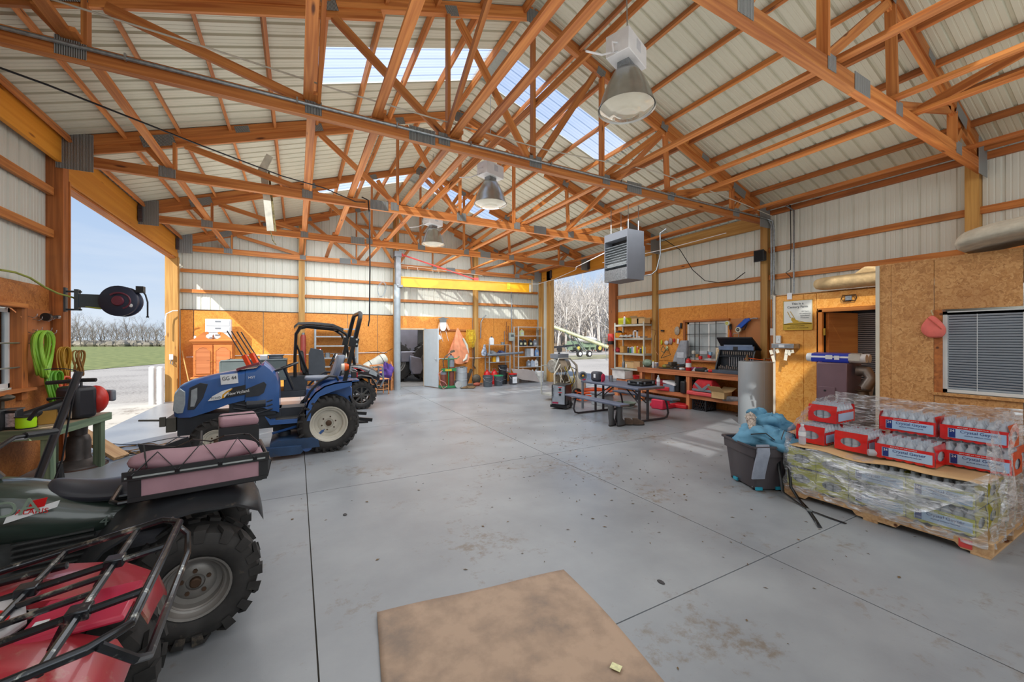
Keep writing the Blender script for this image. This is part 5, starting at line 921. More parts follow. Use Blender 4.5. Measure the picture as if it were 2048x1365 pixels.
# clutter on the bench
G2 = P('sage_plastic_bag', (132, 152, 132), .35, 0, .2, 14, bump=.5)
t = tag(B().sph((8.1, aX(1295, 720, 8.1).y, BZ+.105), .13, (.8, 1.2, .8), 14, 10).out('plastic_bag', G2, sub=1), 'sage green plastic bag heaped at the left end of the workbench', 'bag')
can('spray_can', 'white can with a yellow nozzle on the left part of the workbench', 'spray can', be(1306.5, 8.02), .026, .19, WHT, P('can_yellow', (232, 208, 30)))
can('paint_tin', 'blue and yellow tin with a white lid on the left part of the workbench', 'tin', be(1313, 8.02), .045, .14, P('blue_yellow_tin', (40, 80, 170), .4, 0, .1, 12, c2=(226, 190, 40)), WHT, neck=1)
t = thing('bench_vice', 'dull iron bench vice with a wooden handle in the middle of the workbench', 'vice', be(1345, 8.2)); VI = P('oily_iron', (96, 88, 76), .6, .4, .25, 20); q = B(); q.bb((-.09, -.07, 0), (.09, .07, .06)); q.bb((-.1, -.05, .06), (.06, .05, .16)); q.bb((.08, -.05, .07), (.12, .05, .17)); q.cyl((-.18, 0, .1), (.1, 0, .1), .014); q.tube([(-.17, -.08, .1), (-.17, .08, .1)], .007); q.out('vice_body', VI, t, bev=.008)
t = thing('grey_shop_bag', 'tall grey printed sack leaning against the wall behind the vice', 'bag', (8.36, aX(1364, 700, 8.36).y, BZ+.1), 0); q = B(); q.loft([[Vector((x, y+dy, z)) for x, y in ((-.05, -w), (.05, -w), (.06, w), (-.06, w))] for z, w, dy in ((0, .19, .06), (.2, .18, .02), (.4, .13, -.03), (.6, .09, -.08))]); q.out('sack_body', P('grey_sack', (152, 156, 164), .5, 0, .15, 9, bump=.3), t, ang=60, bev=.02); q = B(); q.box((-.062, .0, .24), (.003, .2, .14)); q.out('print', P('sack_print', (196, 202, 210), .5), t); q = B(); q.beam((-.1, .2, -.08), (0, -.1, .0), .14, .06); q.out('folded_bottom', DARK, t)
items = [('wrench_tray', 'flat black tray of bits left of the red extinguisher', 1352, (.18, .16, .02), DARK), ('white_carton_small', 'small white box behind the extinguisher', 1364, (.1, .09, .05), WHT), ('glove_pile', 'black gloves piled right of the extinguisher', 1402, (.2, .22, .07), DARK), ('magenta_case', 'long magenta case at the back of the bench', 1398, (.12, .34, .07), P('magenta_plastic', (168, 50, 110), .5)), ('red_tool_case', 'small red tool case left of the tool chest', 1424, (.14, .12, .06), RED), ('grey_bit_box', 'small grey box in front of the gloves', 1413, (.1, .1, .04), GRY), ('dark_mat', 'dark mat of loose parts near the vice', 1335, (.22, .34, .015), P('dark_parts', (60, 56, 52), .6, .2, .4, 60))]
for nm, lb, u, d, m_ in items:
    p = be(u, 8.06 if 'back' not in lb else 8.3); tag(B().box((p[0], p[1], BZ+d[2]/2), d, rz=random.uniform(-.4, .4)).out(nm, m_, bev=min(d)*.25), lb, 'shop supplies')
q = B(); p = be(1390, 7.98); q.prism([(-.08, 0), (.09, 0), (0, .09)], (p[0], p[1], BZ), (0, -1, 0), (0, 0, 1), .02); tag(q.out('speed_square', P('pale_metal', (214, 218, 220), .35, .3)), 'pale triangular speed square standing on the bench front', 'square')
ps = [(1330, .10, (150, 140, 60)), (1339, .12, (120, 96, 60)), (1350, .05, (90, 90, 96)), (1372, .04, (70, 70, 72)), (1408, .09, (40, 40, 46)), (1417, .05, (200, 204, 208))]
for i, (u, h_, c) in enumerate(ps): p = be(u, 8.15); tag(B().sph((p[0], p[1], BZ+h_/2), h_/2, (1.2, 1.6, 1), 10, 6).out('loose_part', col('part_%d' % i, c)), ('olive', 'brown', 'grey', 'dark', 'black', 'silver')[i]+' lump of loose hardware on the cluttered workbench top', 'hardware')
# tools hanging on the wall above the bench
def wallp(u, v, d=.06): p = aX(u, v, XR+.08-d); return p
hang = [('plastic_bag', 'clear bag of parts hanging high on the wall left of the window', 1354, 662, (.05, .16, .22), P('clear_bag', (176, 160, 140), .3, 0, .2, 20, bump=.4)), ('plastic_bag', 'white bundle hanging on the wall above the vice', 1333, 686, (.06, .13, .12), P('white_bag', (214, 208, 206), .5, 0, .1, 12, bump=.4)), ('plastic_bag', 'mauve bag of hardware hanging beside the white bundle', 1341, 683, (.05, .12, .18), P('mauve_bag', (172, 146, 140), .4, 0, .2, 12, bump=.4)), ('work_glove', 'yellow green glove hanging by the post', 1323, 685, (.04, .06, .14), YG), ('plastic_bag', 'pale bag hung under the mauve one', 1334, 697, (.04, .08, .13), P('pale_green_bag', (196, 204, 150), .5)), ('hang_card', 'red blister card on the wall left of the window', 1348, 681, (.01, .04, .09), RED), ('hang_card', 'white blister card on the wall left of the window', 1356, 683, (.01, .06, .13), WHT), ('hanging_clamp', 'black clamp hanging near the top of the wall left of the window', 1325, 662, (.04, .09, .04), DARK), ('pliers', 'pair of dark pliers hanging beside the clear bag', 1362, 652, (.03, .05, .14), DARK)]
for nm, lb, u, v, d, m_ in hang: p = wallp(u, v, .04); tag(B().sph(p, .5, d, 10, 8).out(nm, m_) if 'bag' in nm or 'glove' in nm else B().box(p, d, rx=.1).out(nm, m_, bev=.003), lb, 'hanging item')
t = thing('fuel_nozzle', 'blue fuel nozzle hanging on the pegboard above the tool chest', 'nozzle', wallp(1489, 646, .08)); q = B(); q.beam((0, .14, -.12), (0, -.06, .06), .06, .10); q.beam((0, .02, .03), (0, -.12, .07), .055, .07); q.out('nozzle_body', P('bright_blue_cover', (28, 86, 190), .4), t, bev=.012); q = B(); q.tube([(0, -.1, .07), (0, -.2, .09), (0, -.28, .08)], .014, 8); q.tube([(0, .16, -.16), (0, .12, -.1)], .02, 8); q.out('spout', STEEL, t); q = B(); q.tube([(0, .10, -.15), (0, -.0, -.15), (0, -.06, -.02), (0, -.02, .0)], .012); q.out('trigger_guard', DARK, t)
for u, v, lb, r_ in ((1477, 660, 'round line reel hanging under the blue nozzle', .06), (1455, 647, 'round green tape reel hanging on the window corner', .055)):
    p = wallp(u, v, .10); t = thing('line_reel', lb, 'reel', p); q = B(); q.lathe([(r_, -.02), (r_, .02), (r_*.4, .022), (0, .022)], (0, 0, 0), (-1, 0, 0), 20); q.out('reel_rim', P('cream_reel', (206, 208, 190), .4), t); q = B(); q.lathe([(r_*.6, .024), (r_*.2, .026)], (0, 0, 0), (-1, 0, 0), 16, cap=False); q.out('reel_core', YG if 'green' in lb else DARK, t)
t = thing('bolt_cutter', 'bolt cutter with red handles hanging right of the window', 'bolt cutter', wallp(1461, 662, .05)); q = B(); q.beam((0, .02, -.22), (0, -.0, .03), .02, .02); q.beam((0, -.03, -.22), (0, 0, .03), .02, .02); q.out('handle', P('dull_red', (170, 60, 52)), t); q = B(); q.box((0, 0, .09), (.02, .05, .12)); q.out('jaw', DARK, t)
for pts, lb, m_ in (([(1466, 672), (1467, 667), (1478, 667), (1477, 674)], 'bent chrome bracket hanging on the pegboard', STEEL), ([(1294, 656), (1312, 662), (1309, 675), (1308, 690), (1310, 700), (1316, 710)], 'brass lug wrench hooked on the shelf post', P('brass_rod', (150, 100, 60), .4, .6)), ([(1322, 716), (1335, 697), (1341, 710), (1322, 717)], 'bent wire hanger on the wall above the bench', P('grey_wire', (110, 110, 90), .4, .6)), ([(1322, 700), (1326, 692), (1331, 700), (1328, 706), (1322, 702)], 'coil of hose hanging on the wall behind the post', P('green_grey_hose', (100, 104, 84), .6))):
    tag(B().tube([wallp(u, v, .12 if u > 1316 else .5) for u, v in pts], .009, 6).out('hanging_rod', m_), lb, 'hanging tool')
for u, v, c, lb in ((1395, 712, (150, 110, 60), 'small amber box on the window sill rail'), (1401, 716, (206, 40, 40), 'red clamp hanging under the window sill'), (1419, 713, (226, 40, 44), 'red plastic clip under the window sill'), (1421, 708, (140, 180, 210), 'pale blue tube standing by the window sill'), (1438, 706, (70, 150, 190), 'blue bottle standing on the window sill'), (1408, 706, (180, 186, 190), 'grey carton lying on the window sill'), (1387, 705, (210, 206, 190), 'cream tub on the window sill')):
    p = aX(u, v, XR-.0); tag(B().box(p, (.06, .07 if 'carton' not in lb else .2, .08)).out('sill_item', col('sill_'+lb.split()[0]+str(u), c), bev=.01), lb, 'shop supplies')
carton('yellow_box_stack', 'yellow and white boxes stacked by the window behind the tool chest', (XR-.08, aX(1443, 700, XR-.08).y, 1.12), (.12, .2, .3), mat=P('yellow_white_box', (226, 176, 40), .5, 0, .1, 20, c2=(230, 230, 226)), open_=False)
# under the bench
def ub(u, X, z): p = aX(u, 780, X); return (X, p.y, z)
for u, X, z, d, lb in ((1362, 8.1, .346, (.32, .12, .40), 'tall black plastic tool case on the bench lower shelf'), (1373, 7.98, .346, (.30, .13, .29), 'shorter black tool case beside the tall one'), (1387, 8.2, .346, (.3, .2, .30), 'black rounded case behind the bench leg')):
    t = thing('tool_case', lb, 'tool case', ub(u, X, z)); q = B(); q.bb((-d[0]/2, -d[1]/2, 0), (d[0]/2, d[1]/2, d[2])); q.out('case_shell', DARK, t, bev=.03, seg=3); q = B(); q.tube([(-.05, 0, d[2]), (-.05, 0, d[2]+.025), (.05, 0, d[2]+.025), (.05, 0, d[2])], .008); q.out('handle', DARK, t)
t = thing('tool_bag', 'red and grey cloth tool bag on the bench lower shelf', 'bag', ub(1413, 8.0, .45)); q = B(); q.loft([[Vector((x, y, z)) for x, y in ((-a, -b_), (a, -b_), (a, b_), (-a, b_))] for z, a, b_ in ((0, .14, .24), (.1, .15, .25), (.2, .12, .20), (.26, .05, .18))]); q.out('bag_body', P('red_cloth', (186, 36, 46), .8, 0, .15, 8), t, bev=.02); q = B(); q.bb((-.155, -.25, 0), (.15, .25, .05)); q.prism([(-.05, .02), (.05, .02), (.2, .16), (.16, .19), (0, .07), (-.16, .19), (-.2, .16)], (-.155, 0, 0), (0, 1, 0), (0, 0, 1), .01); q.out('grey_panel', GRY, t, bev=.004)
t = thing('red_case', 'flat coral red tool case under the cloth tool bag', 'tool case', ub(1408, 8.0, .346)); q = B(); q.bb((-.16, -.34, 0), (.16, .34, .09)); q.out('case_shell', P('coral_red', (222, 84, 86), .5), t, bev=.025)
carton('supply_box', 'open tan carton right of the coral red case under the bench', ub(1443, 7.95, .346), (.25, .3, .14), mat=BROWNB, flaps=.8)
t = thing('rolled_banner', 'rolled grey printed banner sticking out under the bench end', 'banner', ub(1466, 7.95, .30)); q = B(); q.lathe([(.02, -.2), (.055, -.2), (.06, -.18), (.06, .3), (.02, .3)], (0, 0, .06), (0.1, -1, .05), 14); q.out('roll', P('grey_banner', (120, 116, 118), .6, 0, .3, 14), t)
t = thing('battery_charger', 'grey and white storage tub at the left of the bench lower shelf', 'tub', ub(1345, 8.05, .346)); q = B(); q.bb((-.15, -.16, 0), (.15, .16, .17)); q.out('tub', P('blue_grey_tub', (124, 138, 156), .4), t, bev=.01); q = B(); q.box((0, -.02, .20), (.32, .36, .05), rx=.15); q.out('folded_paper', WHT, t)
for u, X, z, d, c, lb in ((1330, 8.0, .346, (.3, .4, .10), (196, 44, 54), 'red case at the far left of the bench lower shelf'), (1330, 8.2, .46, (.3, .4, .12), (150, 30, 44), 'dark red bag heaped behind the red case'), (1321, 7.4, 0, (.3, .3, .22), (220, 50, 80), 'pink red plastic box standing behind the picnic table'), (1325, 7.6, .0, (.3, .5, .09), (206, 40, 60), 'flat red case on the floor behind the picnic table'), (1364, 7.95, 0, (.35, .4, .09), (196, 32, 40), 'red floor jack pushed under the bench'), (1345, 8.2, 0, (.4, .5, .04), (120, 150, 160), 'pale blue cloth lying on the floor under the bench')):
    tag(B().box((X, ub(u, X, z)[1], z+d[2]/2+.001), d, rz=.15).out(lb.split()[0 if lb[0] != 'p' else 1]+'_case' if 'case' in lb else ('red_bag' if 'bag' in lb else 'floor_jack' if 'jack' in lb else 'cloth' if 'cloth' in lb else 'plastic_box'), col('ub_%d_%d' % (u, int(z*100)), c, rough=.5), bev=.02), lb, 'case' if 'case' in lb else 'storage')
# milk crate
t = thing('milk_crate', 'black lattice milk crate on the floor in front of the bench', 'crate', (8.13, 5.88, 0)); q = B(); s_ = .165
for z in (.0, .25): q.bb((-s_, -s_, z), (s_, -s_+.012, z+.03)); q.bb((-s_, s_-.012, z), (s_, s_, z+.03)); q.bb((-s_, -s_, z), (-s_+.012, s_, z+.03)); q.bb((s_-.012, -s_, z), (s_, s_, z+.03))
q.bb((-s_, -s_, 0), (s_, s_, .012)); q.out('rim', DARK, t); q = B()
for x in (-s_, s_): 
    for y in (-s_, s_): q.bb((x-.012, y-.012, 0), (x+.012, y+.012, .28))
q.out('corner_post', DARK, t)
q = B()
for sx in (-1, 1):
    for k in range(-4, 5):
        for dr in (-1, 1):
            c0 = k*.055
            q.beam((sx*s_, max(-s_, min(s_, c0-.05*dr)), .03), (sx*s_, max(-s_, min(s_, c0+.05*dr)), .25), .006, .01); q.beam((max(-s_, min(s_, c0-.05*dr)), sx*s_, .03), (max(-s_, min(s_, c0+.05*dr)), sx*s_, .25), .01, .006)
q.out('lattice', DARK, t)
t = thing('yellow_stapler', 'yellow handled strap winder on the floor under the bench', 'ratchet', (8.15, 5.02, 0)); q = B(); q.bb((-.03, -.05, .12), (.03, .05, .30)); q.out('handle', P('mustard', (190, 164, 40)), t, bev=.01); q = B(); q.tube([(0, -.05, .12), (0, -.04, .004), (0, .04, .004), (0, .05, .12)], .006); q.lathe([(.16, 0), (.16, .006), (0, .006)], (0, -.05, 0), n=20); q.out('base', VI, t)
# ---- picnic table
PT = P('picnic_blue_grey', (92, 98, 116), .45, 0, .08, 6); PB = P('picnic_brown_edge', (104, 88, 84), .6, 0, .1, 8); PL = P('picnic_leg_metal', (78, 74, 78), .35, .6, .15, 10)
t = thing('picnic_table', 'folding picnic table with two benches and bent tube legs', 'picnic table', (5.90, 6.2, 0))
# runs along Y from 5.55 to 6.95 (local -0.75..0.85)
Y0, Y1 = -.83, .85
for nm, x0, x1, z, h_ in (('table_top', -.36, .36, .695, .045), ('bench_seat', -.80, -.56, .42, .04), ('bench_seat', .56, .80, .42, .04)):
    q = B(); q.bb((x0, Y0, z-h_), (x1, Y1, z)); o = q.out(nm, PT, t, bev=.012, seg=3); q = B(); q.bb((x0+.02, Y0-.004, z-h_+.006), (x1-.02, Y0+.01, z-.006)); q.out('end_cap', PB, o)
for y in (-.62, .66):
    q = B(); q.tube([(-.62, y, .38), (-.66, y, .30), (-.70, y, .12), (-.66, y, .04), (-.58, y, .022), (.58, y, .022), (.66, y, .04), (.70, y, .12), (.66, y, .30), (.62, y, .38)], .02, 8); q.out('leg', PL, t)
    for x in (-.10, .12): q = B(); q.beam((x, y, .03), (x, y, .65), .036, .036); q.out('leg', PL, t)
for s in (-1, 1):
    for y_ in (-.6, .62): B().tube([(s*.1, y_, .36), (s*.05, y_*.3, .64)], .012).out('brace', PL, t)
PX0, PY0 = 5.90, 6.2
t = thing('hard_case', 'black hard plastic tool case lying on the picnic table', 'tool case', (5.98, 5.72, .697), .12); q = B(); q.bb((-.2, -.17, 0), (.24, .17, .055)); q.bb((-.205, -.175, .058), (.245, .175, .10)); q.out('shell', DARK, t, bev=.015, seg=3)
for x in (-.12, .14): q = B(); q.bb((x-.02, -.186, .04), (x+.02, -.174, .08)); q.bb((-.215, x*.8-.02, .04), (-.2, x*.8+.02, .08)); q.out('latch', GRY, t)
q = B(); q.tube([(-.205, -.05, .05), (-.235, -.05, .04), (-.235, .05, .04), (-.205, .05, .05)], .008); q.out('handle', DARK, t)
bottle('clear water bottle standing at the near corner of the picnic table', (6.18, 5.46, .697))
t = thing('gear_bag', 'dark grey bag with a crimson handle on the far end of the picnic table', 'bag', (5.72, 6.72, .697)); q = B(); q.bb((-.09, -.12, 0), (.09, .12, .21)); q.out('bag_body', P('charcoal_bag', (62, 62, 70), .6), t, bev=.05, seg=3); q = B(); q.sph((.06, -.13, .08), .06, (1, .3, 1.5), 12, 8); q.tube([(.02, -.14, .05), (-.02, -.16, -.03), (.02, -.17, -.08), (.05, -.16, -.02)], .012); q.out('crimson_handle', P('crimson', (178, 30, 66), .6), t); q = B(); q.bb((-.095, -.06, .08), (-.09, .0, .16)); q.out('tag_label', WHT, t)
t = thing('steel_tumbler', 'steel tumbler standing on the picnic table beside the bag', 'tumbler', (5.92, 6.5, .697)); q = B(); q.lathe([(.035, 0), (.042, .13), (.038, .13), (.03, .01)], n=20); q.out('cup', STEEL, t)
t = thing('plastic_cup', 'small clear tub on the picnic table beside the steel tumbler', 'tub', (6.05, 6.55, .697)); q = B(); q.lathe([(.05, 0), (.06, .06), (.055, .06)], n=20); q.out('tub', P('cloudy_plastic', (200, 204, 206), .3), t)
t = thing('red_connector', 'pink red plug lying on the far left corner of the picnic table', 'plug', (5.58, 6.98, .697)); q = B(); q.cyl((-.03, 0, .015), (.03, 0, .015), .015); q.out('plug', P('crimson', (178, 30, 66)), t)
t = thing('hose_reel_small', 'round cast pulley with a yellow hub behind the picnic table bag', 'pulley', (5.75, 7.25, .72)); q = B(); q.lathe([(.10, -.02), (.10, .02), (.07, .025), (.07, -.02)], (0, 0, .05), (-.4, -1, 0), 24); q.out('pulley_rim', GRY, t); q = B(); q.sph((-.01, -.03, .05), .025); q.out('yellow_hub', YEL, t); q = B(); q.bb((-.02, -.02, -.70), (.02, .02, -.04)); q.out('stand', GRY, t)
# boots under the near bench
BO = P('rubber_boot', (72, 72, 74), .5, 0, .15, 6)
for x, y, rz, lb in ((5.13, 5.62, .5, 'left tall grey rubber boot under the near bench of the picnic table'), (5.26, 5.53, .3, 'right tall grey rubber boot under the near bench of the picnic table')):
    t = thing('rubber_boot', lb, 'boot', (x, y, 0), rz); q = B(); q.loft([[Vector((cx+math.cos(a)*rx, math.sin(a)*ry, z)) for a in [2*PI*k/14 for k in range(14)]] for z, cx, rx, ry in ((.02, .05, .14, .05), (.05, .05, .14, .05), (.09, .02, .10, .05), (.14, -.02, .065, .05), (.24, -.03, .055, .052), (.36, -.03, .062, .058), (.38, -.03, .062, .058))]); q.out('boot_shaft', BO, t, ang=60); q = B(); q.loft([[Vector((.05+math.cos(a)*.148, math.sin(a)*.055, z)) for a in [2*PI*k/14 for k in range(14)]] for z in (0, .025)]); q.out('sole', RUB, t)
for x, y, lb in ((5.48, 5.50, 'left brown work boot lying beside the rubber boots'), (5.60, 5.42, 'right brown work boot lying beside the rubber boots')):
    t = thing('work_boot', lb, 'boot', (x, y, 0), -.4); q = B(); q.loft([[Vector((cx+math.cos(a)*rx, math.sin(a)*.045, z)) for a in [2*PI*k/12 for k in range(12)]] for z, cx, rx in ((.02, 0, .12), (.06, 0, .12), (.09, -.03, .08), (.13, -.06, .05))]); q.out('upper', P('muddy_brown_leather', (92, 74, 62), .8, 0, .2, 12), t, ang=60); q = B(); q.loft([[Vector((math.cos(a)*.125, math.sin(a)*.05, z)) for a in [2*PI*k/12 for k in range(12)]] for z in (0, .022)]); q.out('sole', RUB, t)
# boxes and hoses behind the table
t = thing('grey_bin', 'light grey storage bin on the floor behind the picnic table', 'bin', (6.55, 7.5, 0)); q = B(); q.bb((-.16, -.22, 0), (.16, .22, .26)); q.out('bin_body', P('pale_grey_bin', (158, 162, 166), .5), t, bev=.01); q = B(); q.bb((-.18, -.24, .26), (.18, .24, .30)); q.out('bin_lid', GRY, t, bev=.006)
t = thing('orange_hose_coil', 'heap of coiled orange air hose behind the picnic table', 'hose', (6.9, 8.2, .02)); q = B(); pts = []
for i in range(150): a = i*.42; r_ = .28+.1*math.sin(i*.13); pts.append((math.cos(a)*r_*1.5, math.sin(a)*r_, .02+.0018*i+.01*math.sin(i*.7)))
q.tube(pts, .014, 6); q.out('hose_loops', P('orange_hose', (230, 96, 40)), t)
t = thing('grey_cable_coil', 'flat coil of grey green cable on the floor behind the picnic table', 'cable', (6.9, 7.1, .0)); q = B(); pts = [(math.cos(i*.4)*(.22+.0006*i), math.sin(i*.4)*(.18+.0005*i), .015+.0007*i) for i in range(110)]; q.tube(pts, .01, 5); q.out('cable_loops', P('grey_green_cable', (116, 128, 116), .6), t)
# ---- welder and compressor
t = thing('welder', 'black and silver wheeled welding machine at the end of the picnic table', 'welder', (5.42, 7.62, 0), -.95); q = B(); q.bb((-.17, -.20, .10), (.17, .26, .56)); q.out('case', BLK, t, bev=.015); q = B(); q.prism([(-.15, .12), (.15, .12), (.15, .53), (-.13, .55)], (0, -.205, 0), (1, 0, 0), (0, 0, 1), .012); fp = q.out('front_panel', P('brushed_silver_panel', (168, 176, 186), .35, .5), t)
q = B(); q.bb((-.14, -.215, .13), (.0, -.2115, .17)); q.out('logo_strip', P('dark_pink_strip', (150, 40, 70), .4), fp); 
for z in (.34, .46): q = B(); q.lathe([(.03, 0), (.025, .02), (0, .02)], (.04, -.212, z), (0, -1, 0), 12); q.out('dial', DARK, fp); q = B(); q.bb((.0, -.2145, z+.04), (.09, -.2125, z+.055)); q.out('dial_scale', RED, fp)
text('LINCOLN', .05, DARK, fp, (-.12, -.214, .38), (PI/2, -PI/2, 0))
for x in (-.16, .18): q = B(); q.cyl((x-.02, .1 if x > 0 else -.1, .09), (x+.02, .1 if x > 0 else -.1, .09), .088 if x > 0 else .05, n=20); q.out('castor', RUB, t)
q = B(); q.bb((-.2, -.2, .04), (.2, .28, .10)); q.out('base_frame', BLK, t)
CM = P('weathered_aluminium', (168, 166, 156), .45, .5, .25, 14)
t = thing('pressure_washer', 'cluttered engine-driven pressure washer with burner drum at the right opening', 'pressure washer', (6.15, 8.75, 0), .1)
q = B(); q.lathe([(0, -.30), (.16, -.29), (.18, -.26), (.18, .26), (.16, .29), (0, .30)], (0, 0, .90), (1, .1, 0), 24); q.out('burner_drum', CM, t); q = B(); q.lathe([(.182, -.12), (.182, .12)], (0, 0, .90), (1, .1, 0), 24, cap=False); q.out('drum_label', P('tan_label', (196, 182, 160), .5), t)
q = B(); q.bb((-.18, -.16, 1.09), (.20, .16, 1.22)); q.out('fuel_tank', GRY, t, bev=.01); q = B(); q.cyl((.0, 0, 1.22), (0, 0, 1.25), .03); q.out('tank_cap', DARK, t)
q = B(); q.bb((-.35, -.25, .12), (.4, .3, .17)); q.tube([(-.36, -.25, .14), (-.36, -.25, .85), (-.2, -.22, 1.1), (.2, -.2, 1.1), (.42, -.2, .9), (.42, -.25, .14)], .02, 8); q.tube([(-.36, .3, .14), (-.36, .3, .9), (.42, .3, .9), (.42, .3, .14)], .02, 8); q.out('frame', P('pale_frame', (190, 190, 182), .5, .3), t)
q = B(); q.sph((-.12, -.1, .38), .14, (1.2, 1, 1), 12, 8); q.bb((-.1, -.16, .42), (.2, .12, .66)); q.cyl((.15, -.25, .40), (.15, -.1, .40), .11, n=16); q.out('pump_engine', P('mixed_engine_metal', (126, 116, 96), .5, .5, .4, 25), t, bev=.01)
for i in range(9):
    q = B(); x0 = random.uniform(-.3, .3); q.tube([(x0, -.25, .2+random.random()*.3), (x0+random.uniform(-.2, .2), -.32, .5), (x0+random.uniform(-.2, .2), -.26, .8), (random.uniform(-.3, .3), -.1, .95)], .012, 6); q.out('hose', (P('cream_hose', (206, 200, 184), .6), P('mustard', (190, 164, 40)), BLK, CM)[i % 4], t)
for x in (-.3, .38): q = B(); q.cyl((x, -.32, .15), (x, -.26, .15), .15, n=20); q.out('wheel', RUB, t)
q = B(); q.tube([(.42, -.1, 1.0), (.55, -.1, .9), (.6, -.1, .5), (.5, -.15, .2), (.3, -.3, .05)], .02, 8); q.tube([(-.2, -.28, .95), (-.42, -.3, .7), (-.4, -.3, .3), (-.1, -.4, .1), (.3, -.38, .08)], .02, 8); q.out('hose', P('cream_hose', (206, 200, 184)), t)
t = thing('air_compressor', 'cream upright compressor tank behind the picnic table legs', 'compressor', (6.75, 8.75, 0)); q = B(); q.lathe([(.0, .08), (.2, .12), (.24, .2), (.24, .5), (.2, .58), (0, .62)], n=24); q.out('tank', P('cream_tank', (206, 204, 188), .4), t); q = B(); [q.bb((x-.02, y-.02, 0), (x+.02, y+.02, .14)) for x, y in ((-.15, -.12), (.15, -.12), (0, .17))]; q.out('feet', DARK, t); q = B(); q.sph((-.28, -.05, .22), .10, (1, 1, 1), 12, 8); q.tube([(-.28, -.05, .1), (-.28, -.05, .004)], .05); q.out('motor', CM, t)
# ---- plastic tote with jacket
t = thing('storage_tote', 'grey brown plastic tote with teal latches heaped with blue clothing', 'tote', (4.53, 2.59, 0), math.radians(-25)); t.scale = (.88, .88, 1.0); TT = P('grey_brown_plastic', (74, 68, 72), .4, 0, .08, 4)
def ring(w, d, z, k=.03): return [Vector((x, y, z)) for x, y in ((-w, -d+k), (-w+k, -d), (w-k, -d), (w, -d+k), (w, d-k), (w-k, d), (-w+k, d), (-w, d-k))]
q = B(); q.loft([ring(.23, .26, .02), ring(.27, .29, .36), ring(.29, .31, .365), ring(.295, .315, .46), ring(.315, .335, .465), ring(.315, .335, .485), ring(.285, .305, .48), ring(.22, .25, .04)], cap=False); q.bb((-.22, -.25, .02), (.22, .25, .04)); q.out('tub', TT, t, ang=50)
for x, y in ((-.2, -.27), (.05, -.27), (-.25, .1)): q = B(); q.box((x, y, .03), (.08 if y < 0 else .02, .02 if y < 0 else .08, .03)); q.out('latch', P('teal_latch', (40, 150, 176), .4), t)
for x in (-.22, .22):
    for y in (-.2, .2): q = B(); q.cyl((x, y-.015, .02), (x, y+.015, .02), .02, n=10); q.out('castor', DARK, t)
DEN = P('light_blue_denim', (92, 144, 172), .85, 0, .12, 10, bump=.25)
def heap(name, mat, label, cat, c, r, seed, n=18, m=12, amp=.25, rz=0):
    rnd = random.Random(seed); ph = [rnd.uniform(0, 6) for _ in range(6)]; q = B(); n, m = 40, 24; c = Vector(c); vs = []
    for j in range(m+1):
        for i in range(n):
            a, b = PI*j/m, 2*PI*i/n; k = 1+amp*math.sin(3*b+ph[0]+2*a)*math.sin(a)+amp*.6*math.sin(5*b+ph[1]-3*a)+amp*.5*math.sin(4*a+ph[2]+b)+amp*1.3*noise.turbulence(Vector((math.sin(a)*math.cos(b), math.sin(a)*math.sin(b), math.cos(a)))*2.2+Vector((ph[3],)*3), 3, True)-amp*.5
            x, y = r[0]*k*math.sin(a)*math.cos(b), r[1]*k*math.sin(a)*math.sin(b); vs.append(c+Vector((x*math.cos(rz)-y*math.sin(rz), x*math.sin(rz)+y*math.cos(rz), max(r[2]*k*math.cos(a), -r[2]*.9))))
    q.add(vs, [(j*n+i, (j+1)*n+i, (j+1)*n+(i+1) % n, j*n+(i+1) % n) for j in range(m) for i in range(n)])
    return tag(q.out(name, mat, ang=80), label, cat)
jk = thing('denim_jacket', 'light blue padded jacket heaped over the storage tote', 'jacket', (4.58, 2.58, .48), math.radians(-25)); jk.scale = (.95, .95, 1)
for nm, c, r, s_, rzz in (('jacket_body', (.0, .0, .03), (.29, .31, .12), 3, 0), ('jacket_front', (.06, -.18, .05), (.20, .10, .09), 5, .2), ('jacket_shoulder', (.20, .12, .16), (.15, .2, .10), 8, .5), ('hood', (.12, .26, .24), (.12, .07, .07), 9, 0)):
    o = heap(nm, DEN, 'x', 'x', c, r, s_, amp=.16, rz=rzz); del o['label']; del o['category']; o.parent = jk
for pts in ([(-.26, -.16, .1), (-.15, -.25, .13), (-.05, -.28, .05)], [(-.02, -.3, .05), (.05, -.27, .16), (.16, -.28, .12), (.2, -.3, -.02)]): q = B(); q.tube(pts, .006); q.out('piping', DARK, jk)
q = B(); q.loft([[Vector((x, y, z)) for x, y in ((-.06, 0), (.06, 0), (.06, .02), (-.06, .02))] for z, y0 in ((0, 0),)]+[[Vector((-.24+dx+x, -.34+dy+y, z)) for x, y in ((-.07, 0), (.07, 0), (.07, .02), (-.07, .02))] for z, dx, dy in ((.02, .02, .03), (-.06, .0, -.01), (-.16, -.03, -.0), (-.28, -.06, .01), (-.34, -.06, .02))]) if 0 else q.loft([[Vector((-.24+dx+x, -.34+dy+y, z)) for x, y in ((-.07, 0), (.07, 0), (.07, .02), (-.07, .02))] for z, dx, dy in ((.02, .02, .03), (-.06, .0, -.01), (-.16, -.02, -.0), (-.28, -.04, .01), (-.33, -.04, .02))]); q.out('grey_sleeve', P('grey_quilted_cloth', (140, 146, 160), .85, 0, .1, 12, bump=.3), jk, ang=60)
